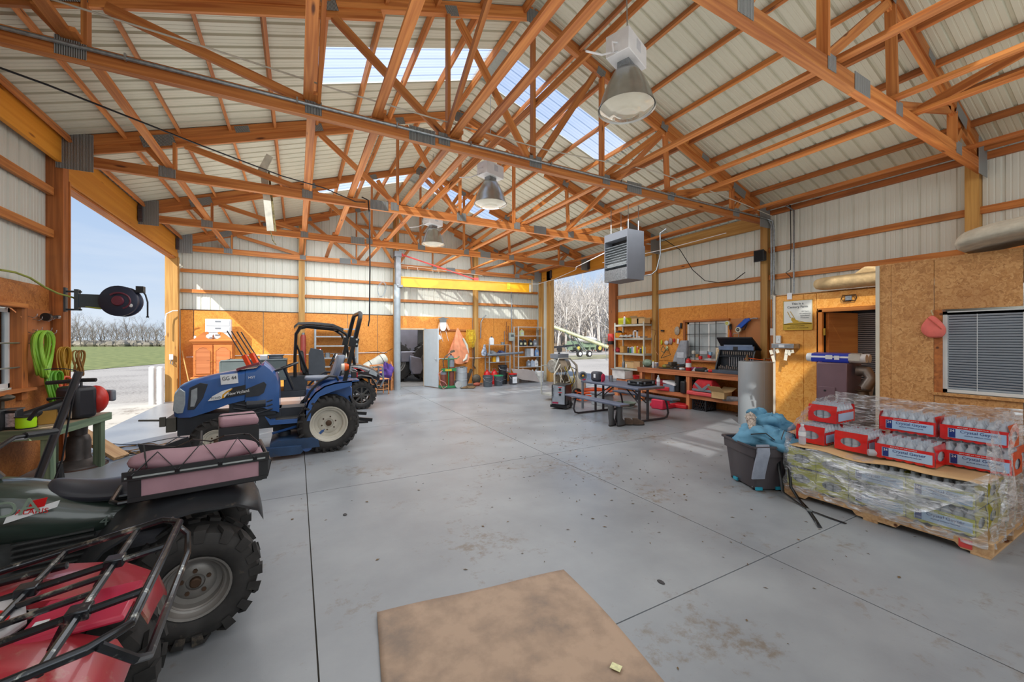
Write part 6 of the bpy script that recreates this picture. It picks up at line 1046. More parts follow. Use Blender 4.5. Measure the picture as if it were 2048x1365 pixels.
t = thing('patterned_boot', 'brown patterned boot lying on the blue jacket', 'boot', (4.50, 2.66, .62), .6); q = B(); q.loft([[Vector((x, math.cos(a)*r_, z+math.sin(a)*r_)) for a in [2*PI*k/10 for k in range(10)]] for x, z, r_ in ((-.13, -.02, .02), (-.08, 0, .035), (.0, .02, .04), (.08, .05, .05), (.16, .08, .055))]); q.out('boot_leg', P('brown_pattern_cloth', (134, 90, 74), .8, 0, .5, 40, c2=(214, 200, 186)), t); q = B(); q.tube([(.16, -.05, .08), (.165, 0, .13), (.16, .05, .08), (.165, 0, .03)], .014, 6, True); q.out('fleece_cuff', P('cream_fleece', (216, 210, 196), .95), t)
t = thing('nylon_strap', 'black nylon strap trailing from the tote over the floor', 'strap', (0, 0, 0))
def strap(pts, w=.022):
    q = B(); vs = []; P_ = [Vector(p) for p in pts]
    for i, p in enumerate(P_):
        d = (P_[min(i+1, len(P_)-1)]-P_[max(i-1, 0)]); d.z = 0; d = d.normalized() if d.length > 1e-4 else Vector((1, 0, 0)); s = Vector((-d.y, d.x, 0))*w; vs += [p+s, p-s]
    q.add(vs, [(2*i, 2*i+2, 2*i+3, 2*i+1) for i in range(len(P_)-1)]); return q
def fz(u, v, z=.004): p = aZ(u, v, z); return p
for k_, pts in enumerate(([aX(1557, 905, 4.50), aX(1558, 940, 4.42), aX(1566, 985, 4.30), fz(1600, 1010), fz(1620, 1022), fz(1655, 1035), fz(1692, 1048)], [aX(1583, 905, 4.52), aX(1578, 930, 4.44), aX(1582, 975, 4.38), fz(1598, 1000), fz(1615, 1018), fz(1630, 1040), fz(1640, 1056)])):
    strap(pts, .016).out('strap_end', BLK, t, solid=.003)
t2 = B(); p = fz(1618, 1021, .008); t2.box(p, (.05, .035, .012), rz=.6); t2.out('buckle', GALV, t)
# ---- pallet of bottled water
pl = thing('pallet', 'timber pallet with notched stringers under the shrink-wrapped water', 'pallet', (4.42, .88, 0))
PW, PD = 1.40, 1.04   # along Y, along X
for x in (.02, .52, 1.02):
    q = B(); q.prism([(0, .02), (.16, .02), (.19, .055), (.50, .055), (.53, .02), (.80, .02), (.83, .055), (1.18, .055), (1.21, .02), (PW, .02), (PW, .10), (0, .10)], (x, 0, 0), (0, 1, 0), (0, 0, 1), .035); q.out('stringer', PALW, pl)
for i in range(7): plank('deck_board', (0, .05+i*.217, .107), (PD, .05+i*.217, .107), .10, .014, PALW, pl)
for y in (.06, PW/2, PW-.06): plank('bottom_board', (0, y, .010), (PD, y, .010), .10, .018, PALW, pl)
q = B(); q.bb((-.0, .10, .03), (.0025, .17, .095)); q.out('red_paint_mark', P('faded_red', (206, 70, 66)), pl)
BG = B(); BG.lathe([(.026, 0), (.031, .008), (.031, .06), (.028, .068), (.031, .076), (.031, .125), (.027, .145), (.014, .17), (.0145, .175), (.0145, .19), (0, .19)], n=12)
RB = P('red_film', (212, 30, 30), .25, 0, .12, 8, coat=.5); LB = P('lime_film', (176, 178, 48), .3, 0, .15, 6, coat=.4); BLBL = P('pale_blue_label', (168, 196, 226), .3, 0, .06, 6, coat=.3); NAVY = P('navy_print', (28, 50, 120), .4)
ORG = P('orange_film', (236, 96, 30), .25, 0, .1, 8); MAG = P('magenta_film', (180, 60, 130), .3, 0, .15, 8)
bottle_mesh = [None]
def pack(loc, rz, label, film, n=(6, 4), detail=True, endc=None):
    """6x4 bottles, long side along local X; front label on local -Y"""
    t = thing('water_pack', label, 'water bottles', loc, rz, 'packs of bottled water on the pallet'); W_, D_ = n[0]*.064, n[1]*.064
    for i in range(n[0]):
        for j in range(n[1]):
            if not detail and 0 < j < n[1]-1 and 0 < i < n[0]-1: continue
            if bottle_mesh[0] is None: o = BG.out('bottle', CLEAR, t); bottle_mesh[0] = o.data
            else: o = bpy.data.objects.new('bottle', bottle_mesh[0]); COL.objects.link(o); o.parent = t
            o.location = (-W_/2+.032+i*.064, -D_/2+.032+j*.064, 0)
    def scal(s, y, z0, z1, b): 
        v = []; m_ = 24
        for k in range(m_+1):
            x = -W_/2+W_*k/m_; dy = .005*abs(math.sin(PI*(x+W_/2)/.064)); v += [(x, s*(D_/2+.002+dy), z0-(.010*abs(math.sin(PI*(x+W_/2)/.064)) if b else 0)), (x, s*(D_/2+.002+dy), z1)]
        return v, [(2*k, 2*k+2, 2*k+3, 2*k+1) for k in range(m_)]
    q = B()
    for s in (-1, 1): q.add(*scal(s, 0, .012, .13, 1))
    # ends with oval hand hole
    for s in (-1, 1):
        x = s*(W_/2+.004); vs, ys = [], D_/2
        oc = [(ys*.62*math.cos(a), .085+.042*math.sin(a)) for a in [2*PI*k/16 for k in range(16)]]; ou = []
        for a in [2*PI*k/16 for k in range(16)]:
            cx, sx_ = math.cos(a), math.sin(a); k = 1/max(abs(cx), abs(sx_)); ou.append((max(-1, min(1, cx*k))*ys, .09+.088*max(-1, min(1, sx_*k))))
        for (a, b_), (c_, d_) in zip(oc, ou): vs += [(x, a, b_), (x+(-s*.012 if d_ > .15 else 0), c_, d_)]
        q.add(vs, [(2*k, (2*k+2) % 32, (2*k+3) % 32, 2*k+1) for k in range(16)])
    q.out('film_wrap', film, t, ang=70, weld=False)
    q = B(); q.bb((-W_/2+.05, -D_/2-.009, .025), (W_/2-.012, -D_/2-.0075, .105)); q.out('label_panel', BLBL, t); q = B(); q.bb((-W_/2+.05, D_/2+.0075, .025), (W_/2-.012, D_/2+.009, .105)); q.out('label_panel', BLBL, t)
    q = B(); q.bb((-W_/2+.055, -D_/2-.0105, .028), (-W_/2+.095, -D_/2-.0092, .104)); q.out('count_panel', NAVY, t); text('24', .03, WHT, t, (-W_/2+.075, -D_/2-.0115, .085), (PI/2, 0, 0))
    text('Crystal Geyser', .033, NAVY, t, (.035, -D_/2-.0095, .085), (PI/2, 0, 0), sx=1.05); text('BOTTLED AT THE SOURCE', .009, WHT, t, (0, -D_/2-.0075, .117), (PI/2, 0, 0), sx=1.6); text('ALPINE SPRING WATER', .011, NAVY, t, (.035, -D_/2-.0095, .055), (PI/2, 0, 0), sx=1.4)
    q = B(); q.grid(10, 4, lambda a, b: (-W_/2+W_*a, -D_/2+D_*b, .195+.004*math.sin(a*20)*math.cos(b*9))); q.out('top_film', P('clear_top_film', (206, 216, 226), .15, 0, .1, 30, alpha=.2), t)
    return t
Q = -PI/2   # long side facing -X : local -Y -> world -X
Z2 = .116
fx0 = 4.46
lime = [(0, 'lower', MAG), (1, 'upper', LB)]
for k, nm, fm in lime:
    z = Z2+k*.20
    for i, (y, rz, w, d) in enumerate(((2.14, PI, .256, .384), (1.88, PI, .256, .384))):
        pack((fx0+d/2, y, z), PI, f'{nm} lime wrapped pack {"at the left corner" if i == 0 else "second from the left"} of the wrapped stack, end on', LB)
    for i, y in enumerate((1.555, 1.165)): pack((fx0+.13, y, z), Q, f'{nm} lime wrapped pack {"left of centre" if i == 0 else "at the right corner"} in the wrapped front, long side out', LB)
    pack((fx0+.14+.27, 1.165, z), Q, f'{nm} lime wrapped pack in the right side of the stack, second from the front', LB, detail=False); pack((fx0+.14+.54, 1.165, z), Q, f'{nm} lime wrapped pack in the right side of the stack, third from the front', LB, detail=False)
SZ = Z2+.40
q = B(); q.grid(16, 12, lambda a, b: (fx0-.03+1.0*b, .92+1.32*a, SZ+.004+.012*math.sin(a*8)*(1-b)+.01*(1-b)*math.sin(a*17+1))); tag(q.out('slip_sheet', CARD, solid=.004, ang=30), 'brown cardboard slip sheet laid between the tiers of water packs', 'cardboard')
Z3 = SZ+.02
pack((4.82, 2.14, Z3), PI, 'red wrapped pack at the left end of the open tier, end facing out', RB)
pack((4.82, 1.80, Z3), PI, 'red wrapped pack in the middle of the open tier with its end showing', RB)
pack((4.74, 1.42, Z3), Q, 'red wrapped pack with its long label side out at the front of the open tier', RB)
pack((4.98, 1.06, Z3), Q, 'red wrapped pack low at the right end of the open tier', RB)
pack((5.02, 2.12, Z3+.20), PI, 'red and lime pack on top at the back left of the water stack', RB)
pack((5.06, 1.50, Z3+.20), Q, 'upper red pack with label side out at the centre back of the stack', RB)
pack((5.06, 1.09, Z3+.20), Q, 'upper red pack at the right end of the top tier', RB)
pack((5.30, 1.50, Z3), Q, 'red pack hidden low in the back row centre', RB, detail=False); pack((5.30, 1.09, Z3), Q, 'red pack hidden low in the back row right', RB, detail=False)
bottle('loose water bottle standing at the left end of the slip sheet', (4.52, 2.16, Z3))
t = bottle('loose water bottle lying on the slip sheet before the middle pack', (4.60, 1.66, Z3+.03)); t.rotation_euler = (math.radians(88), 0, math.radians(35))
# stretch film
FILM = bsdf('stretch_film')[0]; n = FILM.node_tree; n.nodes.clear(); o_ = N(n, 'ShaderNodeOutputMaterial'); tp = N(n, 'ShaderNodeBsdfTransparent'); gl = N(n, 'ShaderNodeBsdfGlossy'); df = N(n, 'ShaderNodeBsdfDiffuse'); m1 = N(n, 'ShaderNodeMixShader'); m2 = N(n, 'ShaderNodeMixShader')
gl.inputs['Roughness'].default_value = .22; gl.inputs['Color'].default_value = (.9, .92, .95, 1); df.inputs['Color'].default_value = (.78, .8, .83, 1)
mp = coords(n, (3, 2.2, 9)); a = N(n, 'ShaderNodeTexNoise'); a.inputs['Scale'].default_value = 3; a.inputs['Detail'].default_value = 8; a.inputs['Distortion'].default_value = 1.5; n.links.new(mp.outputs[0], a.inputs[0]); r = N(n, 'ShaderNodeValToRGB'); n.links.new(a.outputs[0], r.inputs[0]); r.color_ramp.elements[0].position = .42; r.color_ramp.elements[1].position = .66; r.color_ramp.elements[0].color = (.18,)*3+(1,); r.color_ramp.elements[1].color = (.72,)*3+(1,)
k = N(n, 'ShaderNodeBump'); k.inputs['Strength'].default_value = .8; k.inputs['Distance'].default_value = .02; n.links.new(a.outputs[0], k.inputs['Height']); n.links.new(k.outputs[0], gl.inputs['Normal']); n.links.new(k.outputs[0], df.inputs['Normal'])
m1.inputs[0].default_value = .42; n.links.new(df.outputs[0], m1.inputs[1]); n.links.new(gl.outputs[0], m1.inputs[2]); n.links.new(r.outputs[0], m2.inputs[0]); n.links.new(tp.outputs[0], m2.inputs[1]); n.links.new(m1.outputs[0], m2.inputs[2]); n.links.new(m2.outputs[0], o_.inputs[0])
X0, X1, Y0_, Y1_ = 4.425, 5.47, .90, 2.28
def per(t):   # walk the stack: front (right->left), left side, back, right side
    L = [Y1_-Y0_, X1-X0, Y1_-Y0_, X1-X0]; s = t*sum(L)
    if s < L[0]: return Vector((X0, Y0_+s, 0)), Vector((-1, 0, 0))
    s -= L[0]
    if s < L[1]: return Vector((X0+s, Y1_, 0)), Vector((0, 1, 0))
    s -= L[1]
    if s < L[2]: return Vector((X1, Y1_-s, 0)), Vector((1, 0, 0))
    s -= L[2]; return Vector((X1-s, Y0_, 0)), Vector((0, -1, 0))
def top(t):
    L = (Y1_-Y0_)*2+(X1-X0)*2; s = t*L; a = Y1_-Y0_; b_ = X1-X0
    ks = [(0, .62), (.15, .50), (.45, .47), (.75, .50), (1.0, .50), (1.30, .52), (a, .60), (a+.2, .80), (a+.5, .96), (a+b_, 1.0), (a+b_+a*.5, .98), (2*a+b_, 1.0), (2*a+b_+.5*b_, .99), (2*a+1.6*b_, .93), (2*a+1.85*b_, .82), (2*a+2*b_, .62)]
    for (p0, z0), (p1, z1) in zip(ks, ks[1:]):
        if s <= p1+1e-6: return z0+(z1-z0)*(s-p0)/(p1-p0)
    return .62
q = B(); NU, NV = 150, 16; vs = []
for i in range(NU+1):
    t_ = min(i/NU, .99999); p, nn = per(t_); tz = top(t_)
    for j in range(NV+1):
        v = j/NV; z = .07+(tz-.07)*v; inn = max(0, (z-.55))*-.18 if nn.x < .5 else 0
        w = .010*math.sin(i*.9+j*.7)+.008*math.sin(i*2.3-j*1.3)+.012
        vs.append(p+nn*(w+inn)+Vector((0, 0, z)))
q.add(vs, [(i*(NV+1)+j, (i+1)*(NV+1)+j, (i+1)*(NV+1)+j+1, i*(NV+1)+j+1) for i in range(NU) for j in range(NV)])
wr_ = thing('stretch_wrap', 'torn clear stretch film wound around the pallet of water', 'plastic film', (0, 0, 0)); q.out('film_sheet', FILM, wr_, ang=60)
# torn flap swooping down across the front
q = B(); q.grid(26, 14, lambda a, b: (4.40-.05*math.sin(a*3.1)-.02*math.sin(b*9+a*14)-.06*(1-abs(2*a-1)), 2.05-1.12*a+.02*math.sin(b*7), (.53-.035*a+.02*math.sin(a*12))*(1-b)+b*(.50-.40*(1-abs(a-.55)/.55) if a < 1 else .5)+.01*math.sin(a*30)*b)); q.out('film_flap', FILM, wr_, ang=60)
q = B(); q.grid(20, 8, lambda a, b: (4.42+.55*a+.03*math.sin(a*11+b*5), .86-.03*math.sin(a*6)-.03*b, (.50+.44*a**.8)-b*(.14+.1*math.sin(a*5))+.015*math.sin(b*12+a*20))); q.out('film_flap', FILM, wr_, ang=60)
q = B(); q.grid(12, 5, lambda a, b: (5.0+.3*a, .86-.22*a, .92-.05*b-.06*a+.02*math.sin(a*9+b*4))); q.out('film_tail', FILM, wr_, ang=60)
# ---- cardboard sheet on the floor in front of the camera
C2 = bsdf('stained_floor_cardboard')[0]; n = C2.node_tree; b = n.nodes['Principled BSDF']; mp = coords(n, (1, 1, 1)); a = N(n, 'ShaderNodeTexNoise'); a.inputs['Scale'].default_value = 3.5; a.inputs['Detail'].default_value = 9; a.inputs['Roughness'].default_value = .65; n.links.new(mp.outputs[0], a.inputs[0]); r = N(n, 'ShaderNodeValToRGB'); n.links.new(a.outputs[0], r.inputs[0]); e = r.color_ramp.elements; e[0].position = .34; e[0].color = lin((134, 116, 102)); e[1].position = .58; e[1].color = lin((172, 146, 124)); x_ = e.new(.46); x_.color = lin((156, 132, 112)); n.links.new(r.outputs[0], b.inputs['Base Color']); b.inputs['Roughness'].default_value = .7
w_ = N(n, 'ShaderNodeTexWave'); w_.inputs['Scale'].default_value = 3.2; w_.bands_direction = 'Y'; w_.inputs['Distortion'].default_value = .6; n.links.new(mp.outputs[0], w_.inputs[0]); k = N(n, 'ShaderNodeBump'); k.inputs['Strength'].default_value = .25; k.inputs['Distance'].default_value = .01; n.links.new(w_.outputs[0], k.inputs['Height']); n.links.new(k.outputs[0], b.inputs['Normal'])
cc = [Vector((.407, 2.40, 0)), Vector((1.608, 2.235, 0)), Vector((1.47, 1.0, 0)), Vector((.22, .95, 0))]
def cbf(a, b): p = cc[0].lerp(cc[1], a).lerp(cc[3].lerp(cc[2], a), b); e_ = min(a, 1-a, b); p.z = .006+.004*math.sin(a*9+b*7)+(.012*(1-e_*18) if e_ < .055 and (b < .1 or a > .9) else 0); p.x += .02*math.sin(b*5)*(a > .95); return p
tag(B().grid(40, 36, cbf).out('cardboard_sheet', C2, solid=.004, ang=60), 'large flattened stained cardboard sheet on the floor in the foreground', 'cardboard')
p = aZ(1232, 1335, .016); tag(B().box(p, (.04, .05, .002), rz=.5).out('paper_scrap', P('scrap_white_yellow', (222, 220, 170), .7, 0, .2, 40)), 'tiny torn white and yellow label on the cardboard sheet', 'paper')
for u, v, lb in ((1322, 1165, 'dark round gum mark flattened on the floor right of the cardboard'), (690, 1030, 'small dark scrap on the floor near the left joint')): p = aZ(u, v, .002); tag(B().lathe([(.03, 0), (.025, .004), (0, .005)], p, n=10, sq=.6).out('floor_scrap', P('dark_scrap', (62, 60, 62), .8)), lb, 'debris')
# ================================================================== BACK WALL
CHER = wood('cherry_cabinet_wood', (186, 104, 44), (214, 134, 66), gs=.6)
a = thing('armoire', 'cherry wood armoire with arched door panels and a scrolled pediment', 'armoire', (-1.93, 13.08, 0))
q = B(); q.bb((-.44, -.22, .0), (.44, .24, .60)); q.bb((-.42, -.20, .60), (.42, .24, 1.50)); q.out('carcass', CHER, a, bev=.006)
q = B(); q.loft([[Vector((x*k, y*k2-.0, z)) for x, y in ((-1, -1), (1, -1), (1, 1), (-1, 1))] for z, k, k2 in ((1.48, .43, .22), (1.52, .45, .24), (1.55, .49, .265), (1.58, .49, .265))]); q.out('cornice', CHER, a); q = B(); q.bb((-.47, -.25, .585), (.47, .25, .625)); q.out('waist_moulding', CHER, a, bev=.01)
for s in (-1, 1):
    q = B(); q.prism([(.48, 0), (.44, .02), (.36, .06), (.28, .14), (.20, .21), (.12, .22), (.10, .17), (.15, .14), (.16, .08), (.10, .04), (.0, .03), (0, 0)], (0, -.2, 1.58), (s, 0, 0), (0, 0, 1), .04); q.out('pediment', CHER, a)
    q = B(); q.lathe([(.03, -.03), (.03, .03), (0, .03)], (s*.125, -.2, 1.765), (0, -1, 0), 16); q.out('rosette', CHER, a)
    q = B(); q.bb((s*.21-.195, -.225, .66), (s*.21+.195, -.20, 1.46)); d = q.out('door', CHER, a, bev=.004)
    ap = [(-.15, .0), (.15, 0), (.15, .60), (.11, .62), (.07, .67), (0, .69), (-.07, .67), (-.11, .62), (-.15, .60)]
    q = B(); q.prism(ap, (s*.21, -.232, .71), (1, 0, 0), (0, 0, 1), .012); q.out('door_panel', wood('cherry_panel_wood', (166, 92, 48), (196, 122, 74), gs=.6), d, bev=.006)
    q = B(); q.tube([Vector((s*.21+x, -.238, .71+z)) for x, z in ap], .007, 6, True); q.out('panel_moulding', CHER, d)
    q = B(); q.sph((s*.035, -.24, 1.02), .012); q.out('knob', P('brass', (190, 150, 60)), d)
    q = B(); q.bb((s*.285-.13, -.245, .36), (s*.285+.13, -.22, .56)); dw = q.out('drawer', CHER, a, bev=.006); q = B(); q.tube([(s*.285-.03, -.25, .47), (s*.285-.02, -.265, .45), (s*.285+.02, -.265, .45), (s*.285+.03, -.25, .47)], .005); q.out('bail_pull', P('brass', (190, 150, 60)), dw)
    q = B(); q.bb((s*.21-.19, -.245, .06), (s*.21+.19, -.22, .32)); q.out('drawer', CHER, a, bev=.006)
q = B(); q.prism([(.13*math.cos(t_), .13*math.sin(t_)) for t_ in [PI*k/10 for k in range(11)]], (0, -.235, .40), (1, 0, 0), (0, 0, 1), .03); q.out('shell_carving', CHER, a, bev=.006)
q = B(); q.lathe([(.02, 0), (.03, .03), (.012, .06), (.02, .09), (0, .14)], (0, -.2, 1.60), n=12); q.out('finial', P('dark_finial', (120, 70, 40)), a)
t = thing('drawer_tower', 'white plastic drawer tower standing on top of the armoire', 'drawers', (-1.85, 13.17, 1.583)); q = B(); q.bb((-.275, -.14, 0), (.275, .15, .56)); q.out('tower_frame', WHT, t, bev=.006)
for k in range(3): q = B(); q.bb((-.255, -.155, .02+k*.18), (.255, -.135, .18+k*.18)); d = q.out('drawer', P('frosted_white_plastic', (206, 212, 216), .35, 0, .03), t, bev=.006); q = B(); q.bb((-.06, -.162, .12+k*.18), (.06, -.155, .15+k*.18)); q.out('handle', GRY, d)
can('spray_bottle', 'small white bottle at the left end on top of the armoire', 'bottle', (-2.33, 13.0, 1.583), .025, .13, WHT)
t = thing('broom', 'wooden broom handle leaning in the rear left corner', 'broom', (0, 0, 0)); q = B(); q.tube([aY(364, 702, 13.35), aY(378, 765, 13.15), (-2.3, 13.05, .12)], .014, 8); q.out('handle', P('pale_broom_wood', (214, 176, 110), .6), t); q = B(); q.box((-2.29, 13.04, .06), (.3, .06, .12)); q.out('bristles', P('broom_straw', (150, 120, 70), .9), t)
tube_thing('wall_conduit', 'white pipe bracket running down the rear left post', 'conduit', [(-2.70, 13.1, 2.34), (-2.80, 13.08, 2.33), (-2.92, 13.06, 2.25), (-2.94, 13.06, 2.1), (-2.94, 13.06, 1.7)], .014, WHT, 8)
t = thing('outlet_box', 'grey weatherproof outlet box on the rear left post', 'electrical box', (-2.84, 13.16, 1.15)); q = B(); q.bb((-.04, -.04, -.07), (.04, 0, .07)); q.out('box', WHT, t, bev=.005); q = B(); q.tube([(0, -.02, -.07), (-.02, -.03, -.16), (.03, -.03, -.2), (.03, -.02, -.12)], .012); q.out('plug_cord', GRY, t)
tube_thing('wall_conduit', 'thin white conduit running level along the left half of the rear wall', 'conduit', [(-2.6, YB+.03, 1.13), (-.5, YB+.03, 1.16), (.0, YB-.14, 1.16), (.3, YB-.14, 1.16), (.45, YB+.03, 1.16), (2.6, YB+.03, 1.18)], .011, WHT)
tube_thing('wall_conduit', 'thin white conduit running level along the right half of the rear wall', 'conduit', [(4.1, YB+.03, .93), (5.5, YB+.03, .93), (5.6, YB-.14, .93), (5.85, YB-.14, .93), (5.95, YB+.03, .93), (6.6, YB+.03, .93)], .012, WHT)
# steel shelf rear left
def steel_shelf(label, x0, x1, y0, y1, zs, top, mat=GALV, w=.03, th=.03):
    t = thing('steel_shelf', label, 'shelf', (x0, y0, 0))
    for x in (0, x1-x0):
        for y in (0, y1-y0): q = B(); q.bb((x-w/2, y-w/2, 0), (x+w/2, y+w/2, top)); q.out('upright', mat, t)
    for z in zs: q = B(); q.bb((0, 0, z-th), (x1-x0, y1-y0, z)); q.out('shelf', mat, t)
    return t
steel_shelf('empty galvanised shelf unit behind the utility vehicle', .47, 1.63, 13.0, 13.36, (.45, .80, 1.06, 1.42, 1.70, 1.93), 1.98, P('zinc_shelf', (166, 172, 176), .4, .4, .08, 10), .045, .035)
t = thing('solvent_bottle', 'white bottle with red cap on the rear steel shelf', 'bottle', (.60, 13.05, 1.062)); q = B(); q.lathe([(.045, 0), (.048, .01), (.048, .2), (.02, .24), (.02, .25)], n=14); q.out('bottle_body', WHT, t); q = B(); q.lathe([(.022, .25), (.022, .28), (0, .28)], n=10); q.out('cap', RED, t)
for x, d, m_, lb in ((.80, (.14, .14, .14), GALV, 'round grey tin on the rear steel shelf'), (1.36, (.28, .2, .2), P('cream_white_box', (214, 208, 190)), 'cream box on the right of the rear steel shelf'), (1.02, (.12, .12, .10), WHT, 'small white tub on the rear steel shelf')):
    if 'box' in lb: carton('supply_box', lb, (x, 13.18, 1.062), d, mat=m_, open_=False)
    else: tag(B().lathe([(d[0]/2, 0), (d[0]/2, d[2]), (0, d[2])], (x, 13.15, 1.062), n=16).out('tin', m_), lb, 'tin')
t = thing('sprayer_tank', 'brick red cylinder standing against the wall left of the steel shelf', 'cylinder', (.16, 13.25, 0)); q = B(); q.lathe([(.075, 0), (.075, 1.68), (.05, 1.74), (0, 1.75)], n=16); q.out('cylinder', P('brick_red_pipe', (150, 58, 46), .5), t); q = B(); q.lathe([(.04, 1.74), (.04, 1.8), (0, 1.8)], n=10); q.out('cap', GALV, t)
t = thing('rolled_tarp', 'rolled grey white tarp with cord lying behind the wooden chair', 'tarp', (0, 0, 0)); a0, a1 = aY(730, 738, 13.0), aY(772, 715, 13.0); q = B(); q.lathe([(.05, -.05), (.15, -.03), (.17, .1), (.15, .3), (.17, .5), (.18, .68), (.10, .74), (0, .74)], (a0.x, a0.y, a0.z), (a1-a0), 18); q.out('tarp_roll', P('tarp_white', (206, 204, 190), .7, 0, .1, 8, bump=.4), t, sub=1); q = B(); 
for f in (.3, .8): c = a0.lerp(a1, f); dx, dy = orth(a1-a0); q.tube([c+(dx*math.cos(k)+dy*math.sin(k))*.175 for k in [2*PI*i/14 for i in range(14)]], .007, 6, True)
q.out('cord', BLK, t); q = B(); q.bb((a0.x+.1, 12.9, 0), (a1.x+.1, 13.1, a0.z-.17)); q.out('prop_crate', DARK, t)
tube_thing('wire_hoop', 'dark round wire rim leaning behind the utility vehicle hood', 'wheel', [Vector((1.30+.40*math.cos(k), 12.7+.1*math.sin(k), .42+.40*math.sin(k))) for k in [2*PI*i/28 for i in range(28)]], .018, BLK, 6, closed=True)
tube_thing('extension_cord', 'black extension cord looped on the wall behind the rolled tarp', 'cord', [(1.9, 13.3, 1.2), (2.3, 13.3, 1.22), (2.5, 13.3, 1.12), (2.4, 13.3, 1.08), (2.55, 13.3, 1.2), (2.75, 13.3, 1.3)], .008, BLK)
# ladder-back chair
CHW = wood('chair_wood', (190, 120, 66), (216, 152, 96), gs=.6)
t = thing('wooden_chair', 'light wooden ladder-back chair beside the grey crane post', 'chair', (2.12, 12.05, 0), .25)
for x in (-.19, .19):
    q = B(); q.tube([(x, .17, 0), (x, .18, .45), (x*1.02, .22, .86)], .016, 8); q.out('leg', CHW, t); q = B(); q.tube([(x, -.18, 0), (x, -.18, .46)], .017, 8); q.out('leg', CHW, t)
for z, y in ((.60, .195), (.70, .205), (.81, .215)): q = B(); q.bb((-.19, y-.008, z), (.19, y+.008, z+.05)); q.out('slat', CHW, t)
q = B(); q.bb((-.21, -.2, .44), (.21, .19, .465)); q.out('seat', CHW, t, bev=.006)
for z in (.16, .28): q = B(); q.tube([(-.19, -.18, z), (.19, -.18, z)], .009); q.tube([(-.19, .17, z), (.19, .17, z)], .009); q.tube([(-.19, -.18, z+.03), (-.19, .17, z+.03)], .009); q.tube([(.19, -.18, z+.03), (.19, .17, z+.03)], .009); q.out('rung', CHW, t)
t = thing('folded_chair', 'second pale wooden chair folded against the grey crane post', 'chair', (2.62, 12.75, 0)); q = B(); q.tube([(-.03, 0, 0), (-.02, .02, .5), (.02, .1, .78), (-.02, .12, .9)], .022, 8); q.tube([(.04, .1, 0), (.03, .1, .6)], .018, 8); q.tube([(.0, .35, 0), (.0, .3, .6), (0, .3, .9)], .02); q.out('side_rail', CHW, t); q = B(); q.bb((-.03, .02, .3), (.04, .3, .34)); q.bb((-.03, .05, .7), (.03, .3, .74)); q.out('cross_rail', CHW, t)
heap('purple_blanket', P('purple_cloth', (84, 56, 130), .9, 0, .2, 10, bump=.4), 'purple blanket bundled behind the wooden chair', 'blanket', (2.42, 12.62, .58), (.18, .18, .26), 4)
# jib crane
GP = P('crane_grey_paint', (158, 166, 170), .4, .2, .08, 5); JX, JY = 2.80, 12.88
j = thing('jib_crane', 'wall jib crane with a grey round post and long yellow beam', 'crane', (JX, JY, 0)); q = B(); q.cyl((0, 0, 0), (0, 0, 3.35), .105, n=24); q.out('post', GP, j)
q = B(); q.bb((-.06, -.10, 3.30), (.10, .10, 4.30)); q.bb((-.10, -.12, 4.22), (.12, .12, 4.40)); q.bb((-.02, -.13, 3.25), (.16, .13, 3.33)); q.out('hinge_column', P('hinge_grey', (128, 130, 134), .5, .3, .15, 8), j, bev=.01)
be_ = Vector((7.42-JX, 12.30-JY, 0)); bd = be_.normalized(); q = B()
for z, w in ((3.29, .10), (3.60, .10)): q.beam(Vector((.08, 0, z))+bd*.02, Vector((0, 0, z))+be_, w, .014)
q.beam(Vector((.08, 0, 3.445)), Vector((0, 0, 3.445))+be_, .012, .31); jb = q.out('i_beam', YEL, j, ang=20)
q = B(); c = be_*.80; q.beam(Vector((0, -.012, 3.47))+c, Vector((0, -.012, 3.47))+c+bd*.12, .008, .22); q.out('lime_mark', YG, jb); q = B(); q.beam(Vector((0, 0, 3.445))+be_-bd*.08, Vector((0, 0, 3.445))+be_, .02, .29); q.out('beam_end', P('pale_primer', (206, 200, 180), .5), jb); q = B(); q.tube([Vector((0, 0, 3.29))+be_+bd*.04, Vector((0, 0, 3.78))+be_+bd*.04, Vector((0, 0, 3.78))+be_-bd*.1], .01); q.out('end_stop', YEL, jb)
q = B(); q.tube([Vector((.05, 0, 4.34)), Vector((0, 0, 3.64))+be_*.56], .022, 8); tr_ = q.out('tie_rod', P('faded_red', (206, 70, 66)), j); q = B(); q.box(Vector((0, 0, 3.66))+be_*.56, (.16, .03, .10)); q.box((.12, 0, 4.3), (.14, .03, .10)); q.out('clevis', P('faded_red', (206, 70, 66)), tr_)
q = B(); q.tube([(.12, -.05, 3.6), (.12, -.05, 3.95), (.8, -.12, 3.93), (1.6, -.22, 3.88), (2.8, -.35, 3.80)], .006)
for x in (.3, .62, 1.1, 1.3): q.tube([(x, -.12, 3.92), (x+.02, -.12, 3.80-.06*(x < .5)), (x+.06, -.12, 3.86)], .006)
q.out('festoon_cable', P('pale_cable', (186, 180, 166)), j)
tube_thing('wire_coil', 'loose coil of thin grey wire hanging on the wall left of the crane post', 'wire', [Vector((2.42+.13*math.cos(k)*(1+.1*math.sin(k*3)), 13.35, 3.22+.24*math.sin(k*1.03))) for k in [i*.45 for i in range(44)]], .005, GALV, 5)
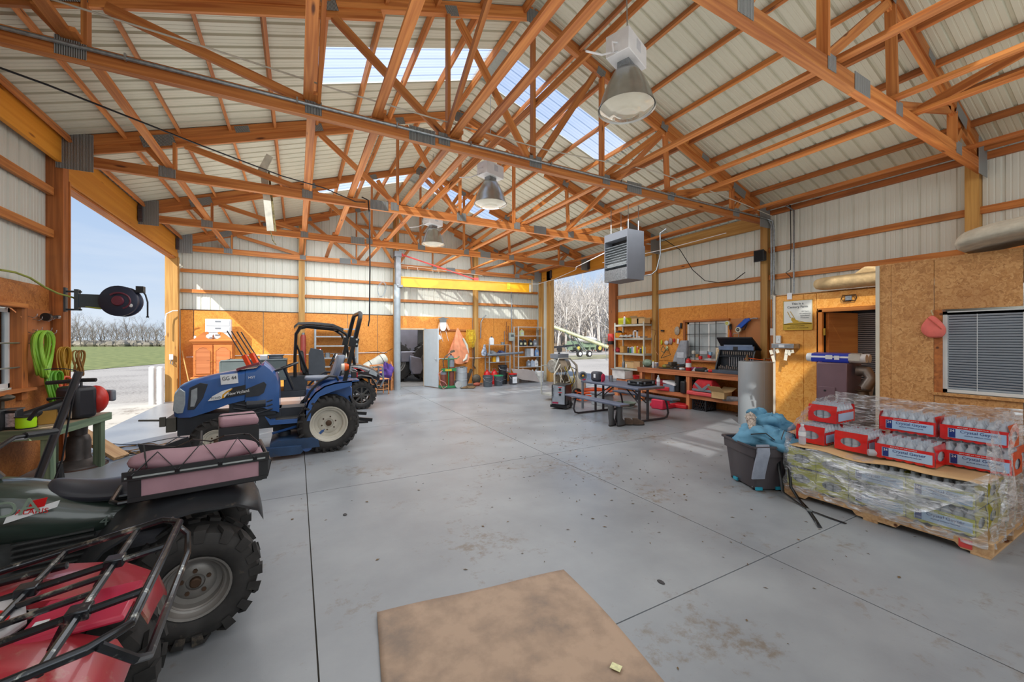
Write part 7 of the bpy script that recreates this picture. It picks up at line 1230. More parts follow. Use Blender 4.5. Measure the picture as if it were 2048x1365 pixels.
# gas bottle cart
GC = P('cart_green', (46, 120, 74), .45, 0, .1, 8)
t = thing('gas_cart', 'green two-wheeled cart carrying two brown gas cylinders beside the open door', 'gas cart', (4.32, 12.5, 0))
for x, r_, h_, m_ in ((-.11, .10, .62, P('rust_brown_cylinder', (112, 62, 52), .5, .2, .15, 8)), (.14, .11, 1.05, P('rust_brown_cylinder', (112, 62, 52)))):
    q = B(); q.lathe([(r_, .04), (r_, h_-.08), (r_*.75, h_), (.03, h_+.03), (.03, h_+.07), (0, h_+.07)], (x, 0, 0), n=18); c = q.out('gas_cylinder', m_, t)
    if x < 0: q = B(); q.lathe([(r_*1.01, h_-.16), (r_*1.01, h_-.08), (r_*.76, h_), (.03, h_+.03)], (x, 0, 0), n=18, cap=False); q.out('grey_shoulder', GRY, c)
    else: q = B(); q.lathe([(r_*1.01, h_-.35), (r_*1.01, h_-.08), (r_*.76, h_), (.03, h_+.03)], (x, 0, 0), n=18, cap=False); q.out('grey_shoulder', GRY, c)
q = B(); q.bb((-.24, -.14, .02), (.30, .14, .09)); q.bb((-.22, -.13, .56), (.28, -.10, .66)); q.tube([(.02, -.12, .08), (.02, -.12, 1.0)], .018); q.tube([(-.2, -.12, .96), (.3, -.13, .97), (.38, -.14, 1.04)], .015, 8); q.out('cart_frame', GC, t); q = B(); q.bb((-.1, -.135, .57), (.12, -.128, .64)); q.out('yellow_plate', P('mustard', (190, 164, 40)), t)
for s in (-1, 1): q = B(); q.cyl((.34, s*.13, .11), (.34, s*.17, .11), .11, n=20); q.out('wheel', P('pale_wheel', (170, 172, 170), .6), t)
q = B(); q.tube([(-.14, -.1, .72), (-.18, -.14, .9), (-.1, -.15, 1.05), (.05, -.15, 1.15), (.16, -.12, 1.22)], .018); q.lathe([(.04, -.02), (.04, .02), (0, .02)], (.12, -.12, 1.2), (0, -1, 0), 12); q.lathe([(.04, -.02), (.04, .02), (0, .02)], (.19, -.12, 1.22), (0, -1, 0), 12); q.out('regulator', P('oily_iron', (96, 88, 76)), t); q = B(); q.tube([(-.2, -.15, .6), (-.34, -.18, .5), (-.30, -.2, .3), (-.14, -.22, .22), (-.06, -.22, .1), (-.2, -.22, .01), (-.3, -.2, .2)], .012); q.out('gas_hose', P('dull_pink_hose', (186, 120, 116), .6), t)
# cutout with mortar board
t = thing('graduation_cutout', 'white faced party cut-out wearing a grey mortar board above the orange tarp', 'decoration', aY(886, 648, 13.36)); q = B(); q.prism([(-.20, .17), (.0, .23), (.22, .19), (.06, .13)], (0, 0, 0), (1, 0, 0), (0, 0, 1), .02); q.prism([(-.13, .14), (.12, .16), (.11, .06), (-.12, .05)], (0, -.01, 0), (1, 0, 0), (0, 0, 1), .02); q.out('mortar_board', P('cap_grey', (116, 120, 120), .6), t); q = B(); q.prism([(-.10, .06), (.10, .06), (.12, -.05), (.10, -.18), (.05, -.25), (-.05, -.25), (-.10, -.18), (-.11, -.05)], (0, .0, 0), (1, 0, 0), (0, 0, 1), .015); q.out('face_board', WHT, t)
q = B(); q.prism([(-.14, .04), (-.11, .06), (-.11, -.1), (-.15, -.24), (-.2, -.22)], (0, .005, 0), (1, 0, 0), (0, 0, 1), .01); q.prism([(.14, .04), (.11, .06), (.11, -.1), (.2, -.24), (.26, -.2)], (0, .005, 0), (1, 0, 0), (0, 0, 1), .01); q.out('hair_board', P('pale_orange', (232, 186, 150), .6), t); q = B(); q.beam((-.10, 0, -.25), (0, 0, -.62), .02, .01); q.beam((.10, 0, -.25), (.2, 0, -.6), .02, .01); q.out('leg_strip', WHT, t)
t = thing('white_jug', 'white jug hanging tilted beside the grey door leaf', 'jug', aY(878, 675, 13.25)); q = B(); q.lathe([(.05, -.09), (.07, -.08), (.07, .05), (.03, .09), (0, .09)], (0, 0, 0), (-.5, 0, 1), 14); q.out('jug_body', WHT, t)
# orange tarp hanging
OT = P('peach_tarp', (226, 148, 108), .7, 0, .12, 6, bump=.3); pk, L_, R_ = aY(915, 657, 13.15), aY(899, 730, 13.0), aY(936, 712, 13.0)
t = thing('orange_tarp', 'faded orange tarp hanging gathered to a point on the rear wall', 'tarp', pk); q = B(); rings = []
for j in range(15):
    v = j/14; w = .02+.36*min(1, v*1.35)**.9*(1 if v < .85 else 1-(v-.85)*1.4); c = v*.02; rings.append([Vector((c+w*math.cos(a_)*(1+.10*math.sin(5*a_+v*6)), -.02-.14*min(1, v*2)*(.5+.5*math.sin(a_))*(1+.4*math.sin(7*a_+v*5)), -1.22*v+.03*math.sin(3*a_)*v)) for a_ in [2*PI*k/28 for k in range(28)]])
q.loft(rings); q.out('tarp_cloth', OT, t, ang=70)
q = B(); q.tube([(.16, -.12, -.35), (.30, -.1, -.6), (.34, -.1, -.85), (.26, -.12, -1.08), (.12, -.14, -1.15)], [.03, .05, .05, .05, .03], 8); q.out('cream_fold', P('tarp_white', (206, 204, 190)), t, ang=70)
t = thing('yellow_rope', 'coils of bright yellow rope hanging beside the orange tarp', 'rope', aY(940, 660, 13.25)); q = B()
for k in range(7): dx = -.12+.04*k; q.tube([(dx, -.02*k % .05, .0), (dx-.05, -.02, -.3), (dx+.02, -.03, -.62-.02*(k % 3)), (dx+.10, -.02, -.3), (dx+.06, 0, .0)], .011, 6, True)
q.out('rope_loop', P('rope_yellow', (226, 190, 40), .6, 0, .15, 20), t)
# drum, floor clutter
t = thing('metal_drum', 'pale grey steel drum standing before the orange tarp', 'drum', (4.84, 12.55, 0)); q = B(); q.lathe([(.20, 0), (.205, .01), (.20, .03), (.20, .24), (.21, .25), (.20, .26), (.20, .50), (.21, .51), (.20, .52), (.20, .66), (.21, .67), (.20, .665), (.19, .64)], n=28); q.out('shell', P('pale_grey_drum', (166, 172, 176), .4, .3, .06, 6), t); q = B(); q.lathe([(0, .645), (.195, .645)], n=28); q.out('lid', GALV, t); q = B(); q.sph((0, -.05, .67), .06, (1, 1, .7)); q.tube([(-.15, 0, .68), (.1, -.1, .7), (.15, .1, .68)], .014); q.out('junk_on_lid', VI, t)
heap('leaf_pile', P('dry_leaf_litter', (112, 88, 58)), 'small heap of sweepings on the floor before the drum', 'debris', (4.95, 12.15, .02), (.22, .14, .05), 7)
t = thing('iron_parts', 'pile of plough iron leaning at the wall right of the drum', 'scrap', (5.45, 12.8, 0)); q = B(); q.sph((.05, 0, .22), .17, (1, .5, 1), 12, 8); q.beam((-.3, .1, .05), (-.05, .2, .55), .03, .12); q.beam((-.4, 0, .1), (-.2, .1, .42), .02, .1); q.tube([(-.35, -.1, .05), (.2, -.15, .06)], .03); q.out('iron', P('oily_iron', (96, 88, 76)), t); q = B(); q.sph((-.02, -.2, .06), .09, (1.5, 1, .7)); q.out('red_scrap', P('rusty_red', (170, 86, 66), .7), t)
tube_thing('iron_bar', 'dark iron bar leaning against the timber post near the yellow rope', 'bar', [(5.62, 13.3, 1.42), (5.62, 13.28, .9), (5.58, 13.26, .66), (5.66, 13.25, .56)], .025, P('oily_iron', (96, 88, 76)))
tube_thing('bent_pipe', 'bent grey pipe hanging on the wall right of the middle post', 'pipe', [aY(972, 631, 13.35), aY(966, 637, 13.35), aY(962, 645, 13.35), aY(961, 677, 13.35)], .02, GALV, 8)
def bucket(name, label, x, y, z, r, h_, mat, lid=None, cat='bucket'):
    t = thing(name, label, cat, (x, y, z)); q = B(); q.lathe([(r*.86, 0), (r*.97, h_*.8), (r*1.04, h_*.82), (r*1.04, h_*.86), (r, h_*.88), (r*1.03, h_), (r*.96, h_), (r*.84, .02)], n=24); q.out('bucket_body', mat, t)
    if lid: q = B(); q.lathe([(r*1.08, h_*.93), (r*1.08, h_*1.01), (r*.9, h_*1.03), (0, h_*1.03)], n=24); q.out('lid', lid, t)
    q = B(); q.tube([(-r*1.04, 0, h_*.84), (-r*.9, -r*.7, h_*.55), (0, -r*1.15, h_*.45), (r*.9, -r*.7, h_*.55), (r*1.04, 0, h_*.84)], .005); q.out('wire_handle', STEEL, t); return t
BKG = P('dark_grey_bucket', (78, 84, 90), .45, 0, .12, 6)
bucket('bucket', 'open dark grey bucket at the left of the bucket row', 5.68, 12.25, 0, .17, .38, BKG)
bucket('bucket', 'dark bucket with a green lid in the bucket row', 6.13, 12.35, 0, .16, .36, BKG, P('green_lid', (40, 140, 92), .5))
bucket('bucket', 'lower black bucket of the stacked pair behind the green lid one', 6.52, 12.75, 0, .16, .38, DARK); bucket('bucket', 'upper black bucket nested on top of the stacked pair', 6.50, 12.75, .36, .165, .32, DARK)
t = bucket('bucket', 'white and black pail with a red lid in the bucket row', 6.78, 12.5, 0, .145, .38, P('black_white_pail', (60, 60, 64), .4), RED); q = B(); q.prism([(-.09, .05), (.09, .05), (.09, .28), (-.09, .28)], (0, -.152, 0), (1, 0, 0), (0, 0, 1), .004); q.out('label', WHT, t)
bucket('bucket', 'white bucket standing by the rear right door post', 8.06, 12.72, 0, .155, .40, P('white_pail', (214, 212, 206), .5), WHT)
for x, lb in ((5.98, 'left red gas bottle behind the buckets'), (6.27, 'right red gas bottle behind the buckets')):
    t = thing('gas_bottle', lb, 'gas bottle', (x-.05, 12.85, 0)); q = B(); q.lathe([(.11, 0), (.12, .05), (.12, .38), (.08, .46), (.03, .48), (.03, .52), (0, .52)], n=18); q.out('bottle', RED, t); q = B(); q.tube([(-.06, 0, .47), (-.06, 0, .55), (.06, 0, .55), (.06, 0, .47)], .01); q.out('guard', STEEL, t)
t = thing('hardboard_sheet', 'greyish ragged hardboard sheet leaning over the floor by the shelf', 'board', (7.3, 12.55, 0)); q = B(); q.prism([(-.45, .55), (.2, .50), (.46, .42), (.60, .0), (.36, .05), (-.1, .12), (-.3, .20)], (-.0, 0, .02), (1, -.1, 0), (0, .35, 1), .012); q.out('sheet', P('grey_hardboard', (156, 146, 140), .8, 0, .06, 4), t)
t = thing('white_jug', 'white jug peeking out behind the leaning hardboard', 'jug', (7.45, 12.95, .12)); q = B(); q.lathe([(.1, 0), (.1, .3), (.03, .38), (0, .38)], n=14); q.out('jug_body', WHT, t); q = B(); q.bb((-.15, -.15, -.12), (.15, .15, 0)); q.out('plinth', P('grey_hardboard', (156, 146, 140)), t)
# small shelf with jug
AL = P('alu_shelf', (176, 180, 178), .4, .4, .06, 10)
steel_shelf('low grey metal shelf with a white jug on top, rear right', 6.08, 6.92, 12.98, 13.33, (.42, .78, 1.02, 1.41), 1.41, AL, .035, .02)
can('white_jug', 'white jug on the top board of the low grey shelf', 'jug', (6.22, 13.1, 1.412), .08, .30, WHT, jug=True)
tag(B().lathe([(.07, 0), (.07, .09), (0, .09)], (6.70, 13.15, 1.412), n=14).out('tin', GALV), 'grey tin on the top board of the low grey shelf', 'tin')
for x, c, lb in ((6.42, (40, 50, 92), 'dark blue machine on the second board of the low grey shelf'), (6.25, (110, 114, 118), 'grey lump on the second board of the low grey shelf')): heap('machine_part', col('part_%d' % c[0], c), lb, 'hardware', (x+.2 if c[0] < 60 else x, 13.12, 1.10), (.14, .1, .08), 3)
carton('oil_carton', 'yellow carton on the third board of the low grey shelf', (6.30, 13.08, .782), (.12, .12, .2), mat=YEL, open_=False); can('white_jug', 'white bottle beside the yellow carton on the low shelf', 'bottle', (6.45, 13.08, .782), .06, .24, WHT, jug=True)
carton('oil_carton', 'red and white carton low on the grey shelf', (6.76, 13.1, .422), (.26, .14, .12), mat=P('red_white_carton', (190, 60, 70), .6, 0, .2, 20, c2=(220, 220, 220)), open_=False)
tube_thing('grey_tube', 'long grey plastic tube lying across both rear shelves', 'tube', [(6.0, 12.95, 1.04), (7.3, 12.93, 1.10), (7.45, 12.93, 1.12)], .045, GRY, 10)
t = thing('blue_rag', 'blue and white rag hanging at the left end of the low grey shelf', 'rag', (5.98, 13.2, 1.42)); q = B(); rings = [[Vector((w*math.cos(a_)*(1+.2*math.sin(4*a_)), .05*math.sin(a_), z)) for a_ in [2*PI*k/12 for k in range(12)]] for z, w in ((0, .01), (-.12, .05), (-.28, .12), (-.38, .11), (-.42, .06))]; q.loft(rings); q.out('cloth', P('blue_white_cloth', (96, 124, 170), .9, 0, .3, 14, c2=(206, 212, 222)), t, ang=60)
# tall shelf
steel_shelf('tall white metal shelf stocked with jugs by the rear right post', 7.28, 8.30, 12.98, 13.33, (.14, .56, .955, 1.35, 1.74, 2.08), 2.09, P('white_metal_shelf', (200, 202, 200), .4, .2, .04, 8), .035, .02)
rows = [(.142, .30, ((7.62, 'leftmost', WHT), (7.80, 'second', WHT), (7.98, 'third', WHT), (8.14, 'rightmost', WHT)), 'white jug on the bottom board of the tall shelf'),
        (.562, .26, ((7.80, 'squat grey', GRY), (7.97, 'pale blue', P('pale_blue_jug', (170, 184, 206), .4)), (8.13, 'large white', WHT)), 'jug on the second board of the tall shelf'),
        (.957, .30, ((7.75, 'grey boxed', P('pale_grey_bin', (158, 162, 166))), (7.92, 'white boxed', WHT), (8.16, 'blue liquid', P('blue_liquid_jug', (120, 160, 210), .3))), 'container on the middle board of the tall shelf'),
        (1.352, .26, ((7.45, 'small dark', DARK), (7.62, 'round black', DARK), (7.88, 'black and yellow', DARK), (8.08, 'silver grey', GRY)), 'oil jug on the fourth board of the tall shelf'), (1.742, .24, ((7.50, 'pale green', P('pale_green_bag', (196, 204, 150))),), 'bottle alone on the fifth board of the tall shelf')]
for z, h_, its, lb in rows:
    for x, nm, m_ in its:
        if 'boxed' in nm: carton('oil_carton', nm+' '+lb, (x, 13.12, z), (.15, .14, h_), mat=m_, open_=False)
        else: t = can('oil_jug', nm+' '+lb, 'jug', (x, 13.12, z), .075, h_, m_, WHT if m_ is not DARK else GRY, jug=True, group='jugs on the tall shelf'); q = B(); q.bb((-.045, -.056, h_*.2), (.045, -.053, h_*.5)); q.out('label', P('pale_yellow_label', (220, 216, 170), .5) if m_ is DARK else P('pale_print', (190, 196, 206)), t)
t = thing('breaker_panel', 'grey electrical disconnect box on the rear wall left of the tall shelf', 'electrical box', (7.20, 13.40, 1.70)); q = B(); q.bb((-.12, -.09, -.16), (.12, 0, .16)); q.out('box', P('box_grey_green', (170, 176, 168), .45), t, bev=.006); q = B(); q.bb((-.06, -.095, .0), (.06, -.09, .09)); q.out('label_plate', P('dark_label', (90, 94, 96)), t); q = B(); q.cyl((0, -.04, .16), (0, -.04, 2.0), .018); q.cyl((.02, -.04, -.16), (.02, -.04, -.75), .014); q.out('conduit', GALV, t)
for x, z, l, lb in ((6.98, 1.95, .75, 'length of rusty chain hanging left of the electrical box'), (7.06, 1.8, 1.0, 'thin grey chain hanging beside the rusty chain'), (6.9, 1.6, .9, 'slim dark rod hanging left of the chains')):
    q = B(); 
    for i in range(int(l/.05)): q.box((x, 13.38, z+.3-i*.05), (.03 if i % 2 else .012, .012 if i % 2 else .03, .042))
    tag(q.out('chain', P('rusty_chain', (150, 96, 66), .7, .3, .3, 20) if 'rusty' in lb else GALV), lb, 'chain', kind='stuff')
t = thing('broken_light_strip', 'broken white fixture strip dangling from the truss on the left of the roof', 'light fixture', (0, 0, 0)); a_, b_ = aY(527, 340, 7.55), aY(541, 462, 7.55); q = B(); q.beam(a_, b_, .10, .02, up=(0, 1, 0)); q.beam(aY(522, 345, 7.55), aY(540, 312, 7.50), .10, .05, up=(0, 1, 0)); q.out('fixture_strip', P('dirty_white_enamel', (196, 192, 176), .6, 0, .15, 8), t); q = B(); q.beam(a_+Vector((.07, 0, 0)), b_+Vector((.07, 0, 0)), .03, .015, up=(0, 1, 0)); q.tube([b_, b_+Vector((.03, 0, -.15)), b_+Vector((.08, 0, -.22))], .008); q.out('torn_edge', P('mouldy_edge', (120, 108, 70), .9, 0, .4, 30), t)
tube_thing('sagging_cable', 'dark cable sagging across the right wall behind the unit heater', 'cable', [aX(1290, 470, 8.2), aX(1330, 480, 8.3), aX(1360, 500, 8.35), aX(1385, 540, 8.36), aX(1410, 562, 8.36), aX(1440, 566, 8.36), aX(1468, 562, 8.36), aX(1490, 545, 8.36)], .009, BLK)
# ---- neighbouring shed: dark tractor seen through the doorway
t = thing('large_tractor', 'dark grey tractor seen through the open rear doorway', 'tractor', (4.3, 15.2, 0)); q = B(); q.bb((-.9, -.2, .75), (-.1, .5, 1.15)); q.bb((-1.0, .0, 1.1), (-.2, .8, 2.3)); q.prism([(-.6, .5), (-.5, .3), (-.2, .3), (-.1, .55), (-.2, .9), (-.6, 1.0)], (0, -.3, 0), (1, 0, 0), (0, 0, 1), .2); q.bb((-.55, -.35, .3), (-.35, -.28, .55)); q.out('body', P('dim_grey_tractor', (112, 112, 124), .4, .1, .1, 4), t, bev=.04); wheel(t, (.25, .0, .75), .75, .45, .4, GRIM, -1, 22, .05); wheel(t, (-1.1, .2, .75), .75, .45, .4, GRIM, -1, 22, .05)
# ================================================================== LEFT BENCH AREA
GRN = wood('mossy_green_bench_timber', (84, 104, 84), (128, 146, 118), knot=(70, 80, 60), dirt=.3); TOPW = P('worn_plywood_top', (158, 138, 112), .7, 0, .15, 6, stretch=(1, 3, 1))
bt = thing('side_bench', 'weathered green painted bench under the green hoses by the left opening', 'workbench', (-2.30, 6.02, 0), -.16)
q = B(); q.bb((-.62, 0, .635), (.0, 1.02, .66)); q.out('bench_top', TOPW, bt); plank('apron', (.0, -.01, .61), (.0, 1.03, .61), .03, .09, GRN, bt); plank('apron', (-.62, 0, .60), (.0, 0, .60), .03, .11, GRN, bt)
for x, y in ((-.04, .05), (-.04, .88), (-.5, .05), (-.5, .9)): plank('leg', (x, y, 0), (x, y, .62), .08, .08, GRN, bt, up=(1, 0, 0))
q = B(); q.bb((XL-.125, 6.87, 1.02), (XL-.11, 7.42, 1.97)); q.out('pegboard', P('brown_pegboard', (186, 112, 62), .6, 0, .12, 3), wl)
q = B()
for i in range(14): y, z = 6.92+.11*(i % 5), 1.88-.16*(i//5)-.03*(i % 2); q.tube([(XL-.11, y, z), (XL-.06, y, z-.02), (XL-.04, y+.02, z), (XL-.04, y+.03, z+.03)], .004, 5)
o = q.out('peg_hooks', STEEL, wl)
def hose(name, label, c, mat, loops, w, h_, r, seed, cat='hose', tw=.0):
    rnd = random.Random(seed); t = thing(name, label, cat, c); q = B()
    for k in range(loops):
        ww, hh = w*rnd.uniform(.6, 1), h_*rnd.uniform(.75, 1); dy = rnd.uniform(-.05, .05)*w*3; dx = rnd.uniform(0, .08); sk = rnd.uniform(-.12, .12)
        q.tube([Vector((dx+.02*math.sin(a_*2), dy+ww*math.sin(a_)*(.75+.25*(1-math.cos(a_))/2)+sk*(1-math.cos(a_))*hh*.5, -hh*(1-math.cos(a_))/2)) for a_ in [2*PI*i/22 for i in range(22)]], r, 6, True)
    q.out('hose_loop' if cat == 'hose' else 'cord_loop', mat, t); return t
LIME = P('lime_hose', (146, 196, 62), .5, 0, .15, 6)
hose('garden_hose', 'big coil of lime green hose hanging on the brown pegboard', (XL-.04, 6.98, 1.70), LIME, 11, .17, .58, .013, 1)
hose('garden_hose', 'lower bunch of lime green hose hanging under the big coil', (XL+.0, 7.12, 1.20), P('dark_lime_hose', (104, 168, 44), .5, 0, .15, 6), 8, .09, .42, .013, 2)
hose('extension_cord', 'coil of mustard yellow extension cord hanging by the left post', (XL+.0, 7.38, 1.50), P('mustard_cord', (186, 140, 40), .6), 9, .09, .5, .008, 3, 'cord')
hose('extension_cord', 'brown extension cord coil hanging off the left door post', (XL+.04, 7.64, 1.45), P('brown_cord', (150, 108, 46), .6), 8, .07, .36, .008, 4, 'cord')
hose('orange_hose', 'orange hose hanging low behind the green one', (XL+.02, 7.25, 1.12), P('orange_red_hose', (224, 96, 60), .6), 5, .14, .46, .014, 5)
tube_thing('green_hose_run', 'olive hose strung from the left wall to the hose reel', 'hose', [aX(0, 540, XL-.02), aX(30, 545, XL-.02), aX(60, 556, XL-.02), aX(90, 575, XL+.0), aX(115, 587, XL+.04), Vector((-2.64, 7.50, 2.16)), Vector((-2.50, 7.44, 2.04)), Vector((-2.35, 7.42, 2.02)), Vector((-2.2, 7.43, 2.06)), Vector((-2.08, 7.44, 2.13))], .012, P('olive_hose', (150, 160, 70), .5), 8)
t = thing('trouble_light', 'black flashlight with a silver rim on the pegboard top', 'flashlight', (XL-.03, 7.10, 1.88)); q = B(); q.lathe([(.05, 0), (.045, .05), (.02, .08), (.018, .22), (.022, .24), (0, .24)], (0, 0, 0), (.1, 1, .05), 14); q.out('torch_body', DARK, t); q = B(); q.lathe([(.023, .2), (.024, .25), (0, .25)], (0, 0, 0), (.1, 1, .05), 12); q.out('silver_tip', STEEL, t)
HR = P('reel_dark_blue', (52, 58, 78), .4, .2, .1, 6)
t = thing('hose_reel', 'dark round hose reel on a bracket swung out into the left opening', 'hose reel', (-2.15, 7.46, 2.13)); q = B(); 
q.lathe([(.20, -.09), (.21, -.085), (.21, -.06), (.19, -.05), (.19, .05), (.21, .06), (.21, .085), (.20, .09)], (0, 0, 0), (.12, 1, 0), 32); q.out('drum', HR, t); q = B(); q.lathe([(.07, -.10), (.06, -.12), (0, -.12)], (0, 0, 0), (.12, 1, 0), 18); q.tube([Vector((.12*math.cos(k), -.105, .11*math.sin(k))) for k in [i*.3 for i in range(-4, 9)]], .012); q.out('hub', P('dull_maroon', (112, 50, 66), .4), t)
q = B(); q.bb((-.44, -.03, -.10), (-.14, .03, .08)); q.bb((-.46, -.04, -.14), (-.42, .04, .14)); q.tube([(-.56, .02, .11), (-.40, 0, .11)], .014); q.tube([(-.56, .02, -.13), (-.40, 0, -.13)], .014); q.bb((-.58, -.01, -.16), (-.55, .05, .16)); q.out('bracket', P('bracket_slate', (72, 84, 92), .45, .3), t)
q = B(); q.bb((.16, -.05, .13), (.24, .05, .22)); q.out('hose_guide', DARK, t); q = B(); q.tube([(.22, -.03, .17), (.26, -.03, .1), (.28, -.02, 0), (.28, -.02, -.2)], .010, 8); q.tube([(.28, -.02, -.2), (.28, -.02, -.22)], .016, 8); q.out('hose_tail', BLK, t); q = B(); q.sph((.13, -.105, -.06), .025, (1, .2, 1)); q.out('round_sticker', WHT, t)
BPK = P('black_backpack_plastic', (34, 34, 40), .5, 0, .12, 6)
t = thing('backpack_blower', 'black and red backpack leaf blower standing on the green bench', 'leaf blower', (-2.32, 6.66, .662), -.75); q = B(); q.bb((-.20, -.10, 0), (.16, .12, .38)); q.out('harness_frame', BPK, t, bev=.05, seg=3); q = B(); q.sph((.02, .17, .20), .15, (1, .7, 1.15), 16, 10); q.out('red_housing', P('blower_red', (196, 44, 32), .4, 0, .1, 6), t); q = B(); q.bb((-.06, .28, .16), (.10, .34, .30)); q.out('engine_cover', GRY, t, bev=.02); q = B(); q.tube([(-.1, 0, .38), (-.1, 0, .43), (.08, 0, .43), (.08, 0, .38)], .015); q.out('handle', BPK, t)
for x in (-.13, .08): q = B(); q.bb((x-.03, -.104, .02), (x+.03, -.10, .15)); q.out('warning_label', P('beige_label', (206, 190, 172), .6), t)
tube_thing('blower_cable', 'thin black cable arching over the leaf blower', 'cable', [aX(90, 655+85, -2.5), aX(105, 738, -2.4), aX(130, 738, -2.3), aX(150, 741, -2.25), aX(158, 752, -2.25), aX(150, 765, -2.3)], .006, BLK)
t = thing('blower_tube', 'black wide-mouthed blower tube lying on the green bench', 'tube', (-2.55, 6.3, .78), .2); q = B(); q.lathe([(.05, -.25), (.055, 0), (.075, .28), (.07, .28), (.045, -.2)], (0, 0, 0), (.8, .5, .25), 18); q.out('tube_body', DARK, t); q = B(); q.lathe([(.0, -.12), (.05, -.12), (.05, 0), (0, 0)], (0, 0, 0), (0, 0, 1), 12); q.out('prop', DARK, t)
t = thing('string_spool', 'bright lime spool of trimmer line on the green bench', 'spool', (-2.52, 6.14, .662)); q = B(); q.lathe([(.0, .01), (.072, .01), (.076, .03), (.074, .06), (.077, .09), (.073, .12), (0, .12)], n=20); q.out('line_winding', P('neon_lime', (176, 230, 20), .5, 0, .05, 8), t); q = B(); q.lathe([(.085, 0), (.085, .008), (0, .008)], n=20); q.lathe([(.085, .122), (.085, .13), (0, .13)], n=20); q.out('flange', DARK, t)
carton('parts_box', 'mustard tan carton behind the lime spool on the green bench', (-2.45, 6.38, .662), (.14, .14, .15), .3, mat=P('mustard_carton', (176, 132, 60), .8), open_=False)
for x, y, lb in ((-2.72, 6.10, 'black and chrome box at the left end of the green bench'), (-2.63, 6.16, 'second black box with a white label on the green bench')):
    t = thing('battery_tin', lb, 'box', (x, y, .662), -.1); q = B(); q.bb((-.06, -.05, 0), (.06, .06, .2)); q.out('case', DARK, t, bev=.01); q = B(); q.bb((-.02, -.053, .03), (.05, -.05, .17)); q.out('label', P('silver_label', (196, 190, 196), .3, .4, .3, 40), t); q = B(); q.bb((-.065, -.055, .2), (.065, .065, .215)); q.out('lid', STEEL, t)
t = thing('claw_tool', 'rusty claw-headed iron tool standing at the far left of the bench', 'tool', (-2.75, 6.28, .88)); q = B(); q.sph((0, 0, .1), .06, (1.6, 1, .6)); q.tube([(0, 0, .1), (.0, 0, -.21)], .016); q.out('iron_head', P('oily_iron', (96, 88, 76)), t)
t = thing('steel_channel', 'dark steel channel leaning upright in front of the green bench', 'channel', (0, 0, 0)); q = B(); aa, bb_ = Vector((-2.26, 5.55, 0.01)), Vector((-1.96, 5.70, 1.27)); q.beam(aa, bb_, .05, .012, up=(0, 1, 0)); q.beam(aa+Vector((.025, -.02, 0)), bb_+Vector((.025, -.02, 0)), .006, .045, up=(0, 1, 0)); q.beam(aa+Vector((-.025, -.02, 0)), bb_+Vector((-.025, -.02, 0)), .006, .045, up=(0, 1, 0)); q.out('channel_bar', P('slate_steel', (84, 82, 86), .4, .5, .1, 8), t)
q = B(); q.tube([(-2.22, 5.75, 1.16), (-1.95, 5.72, 1.18), (-1.84, 5.70, 1.18)], .02, 8); q.tube([(-2.2, 5.72, 1.0), (-2.02, 5.70, 1.02), (-2.28, 5.74, .90), (-2.34, 5.75, .80)], .018, 8); q.out('grip_bar', DARK, t); q = B(); q.tube([(-1.98, 5.66, 1.1), (-2.02, 5.64, .8), (-2.06, 5.62, .4), (-2.12, 5.5, .05)], .008); q.out('throttle_cable', BLK, t)
CANM = P('dull_milk_can_metal', (92, 86, 84), .5, .5, .2, 8)
t = thing('milk_can', 'old grey metal milk can on a round base under the green bench', 'milk can', (-2.42, 7.0, 0)); q = B(); q.lathe([(.26, 0), (.25, .03), (.12, .1), (.11, .14), (.115, .32), (.10, .38), (.08, .40), (.085, .50), (.095, .53), (0, .53)], n=28); q.out('can_body', CANM, t); q = B(); q.lathe([(.27, 0), (.27, .012), (.1, .02)], n=28); q.out('base_ring', P('rusty_brown', (96, 72, 62), .7, .2, .2, 10), t)
t = thing('timber_offcut', 'pale timber offcut leaning against the bench leg', 'timber', (0, 0, 0)); plank('board', (-2.66, 7.50, .42), (-2.06, 7.15, .03), .20, .04, PALW, t)
t = thing('black_pouch', 'black pouch on the floor under the bench beside the milk can', 'pouch', (-2.42, 6.42, 0)); q = B(); q.box((0, 0, .10), (.16, .10, .20), taper=.8); q.out('pouch', DARK, t, bev=.02)
t = thing('cord_tangle', 'tangle of dark and brown extension cords spread on the floor by the left opening', 'cord', (-2.05, 7.55, 0)); rnd = random.Random(5)
for k in range(9):
    q = B(); x0 = rnd.uniform(-.5, -.2); y0 = rnd.uniform(-.3, .4); pts = [(x0+ i*.13, y0+.12*math.sin(i*1.1+k)+rnd.uniform(-.06, .06), .01+.006*k) for i in range(9)]; q.tube(pts, .007, 5); q.out('cord_strand', (BLK, P('brown_cord', (150, 108, 46)))[k % 2], t)
q = B(); q.tube([(.3, .1, .02), (.7, -.3, .3), (.9, -.5, .55)], .006); q.out('cord_strand', BLK, t)
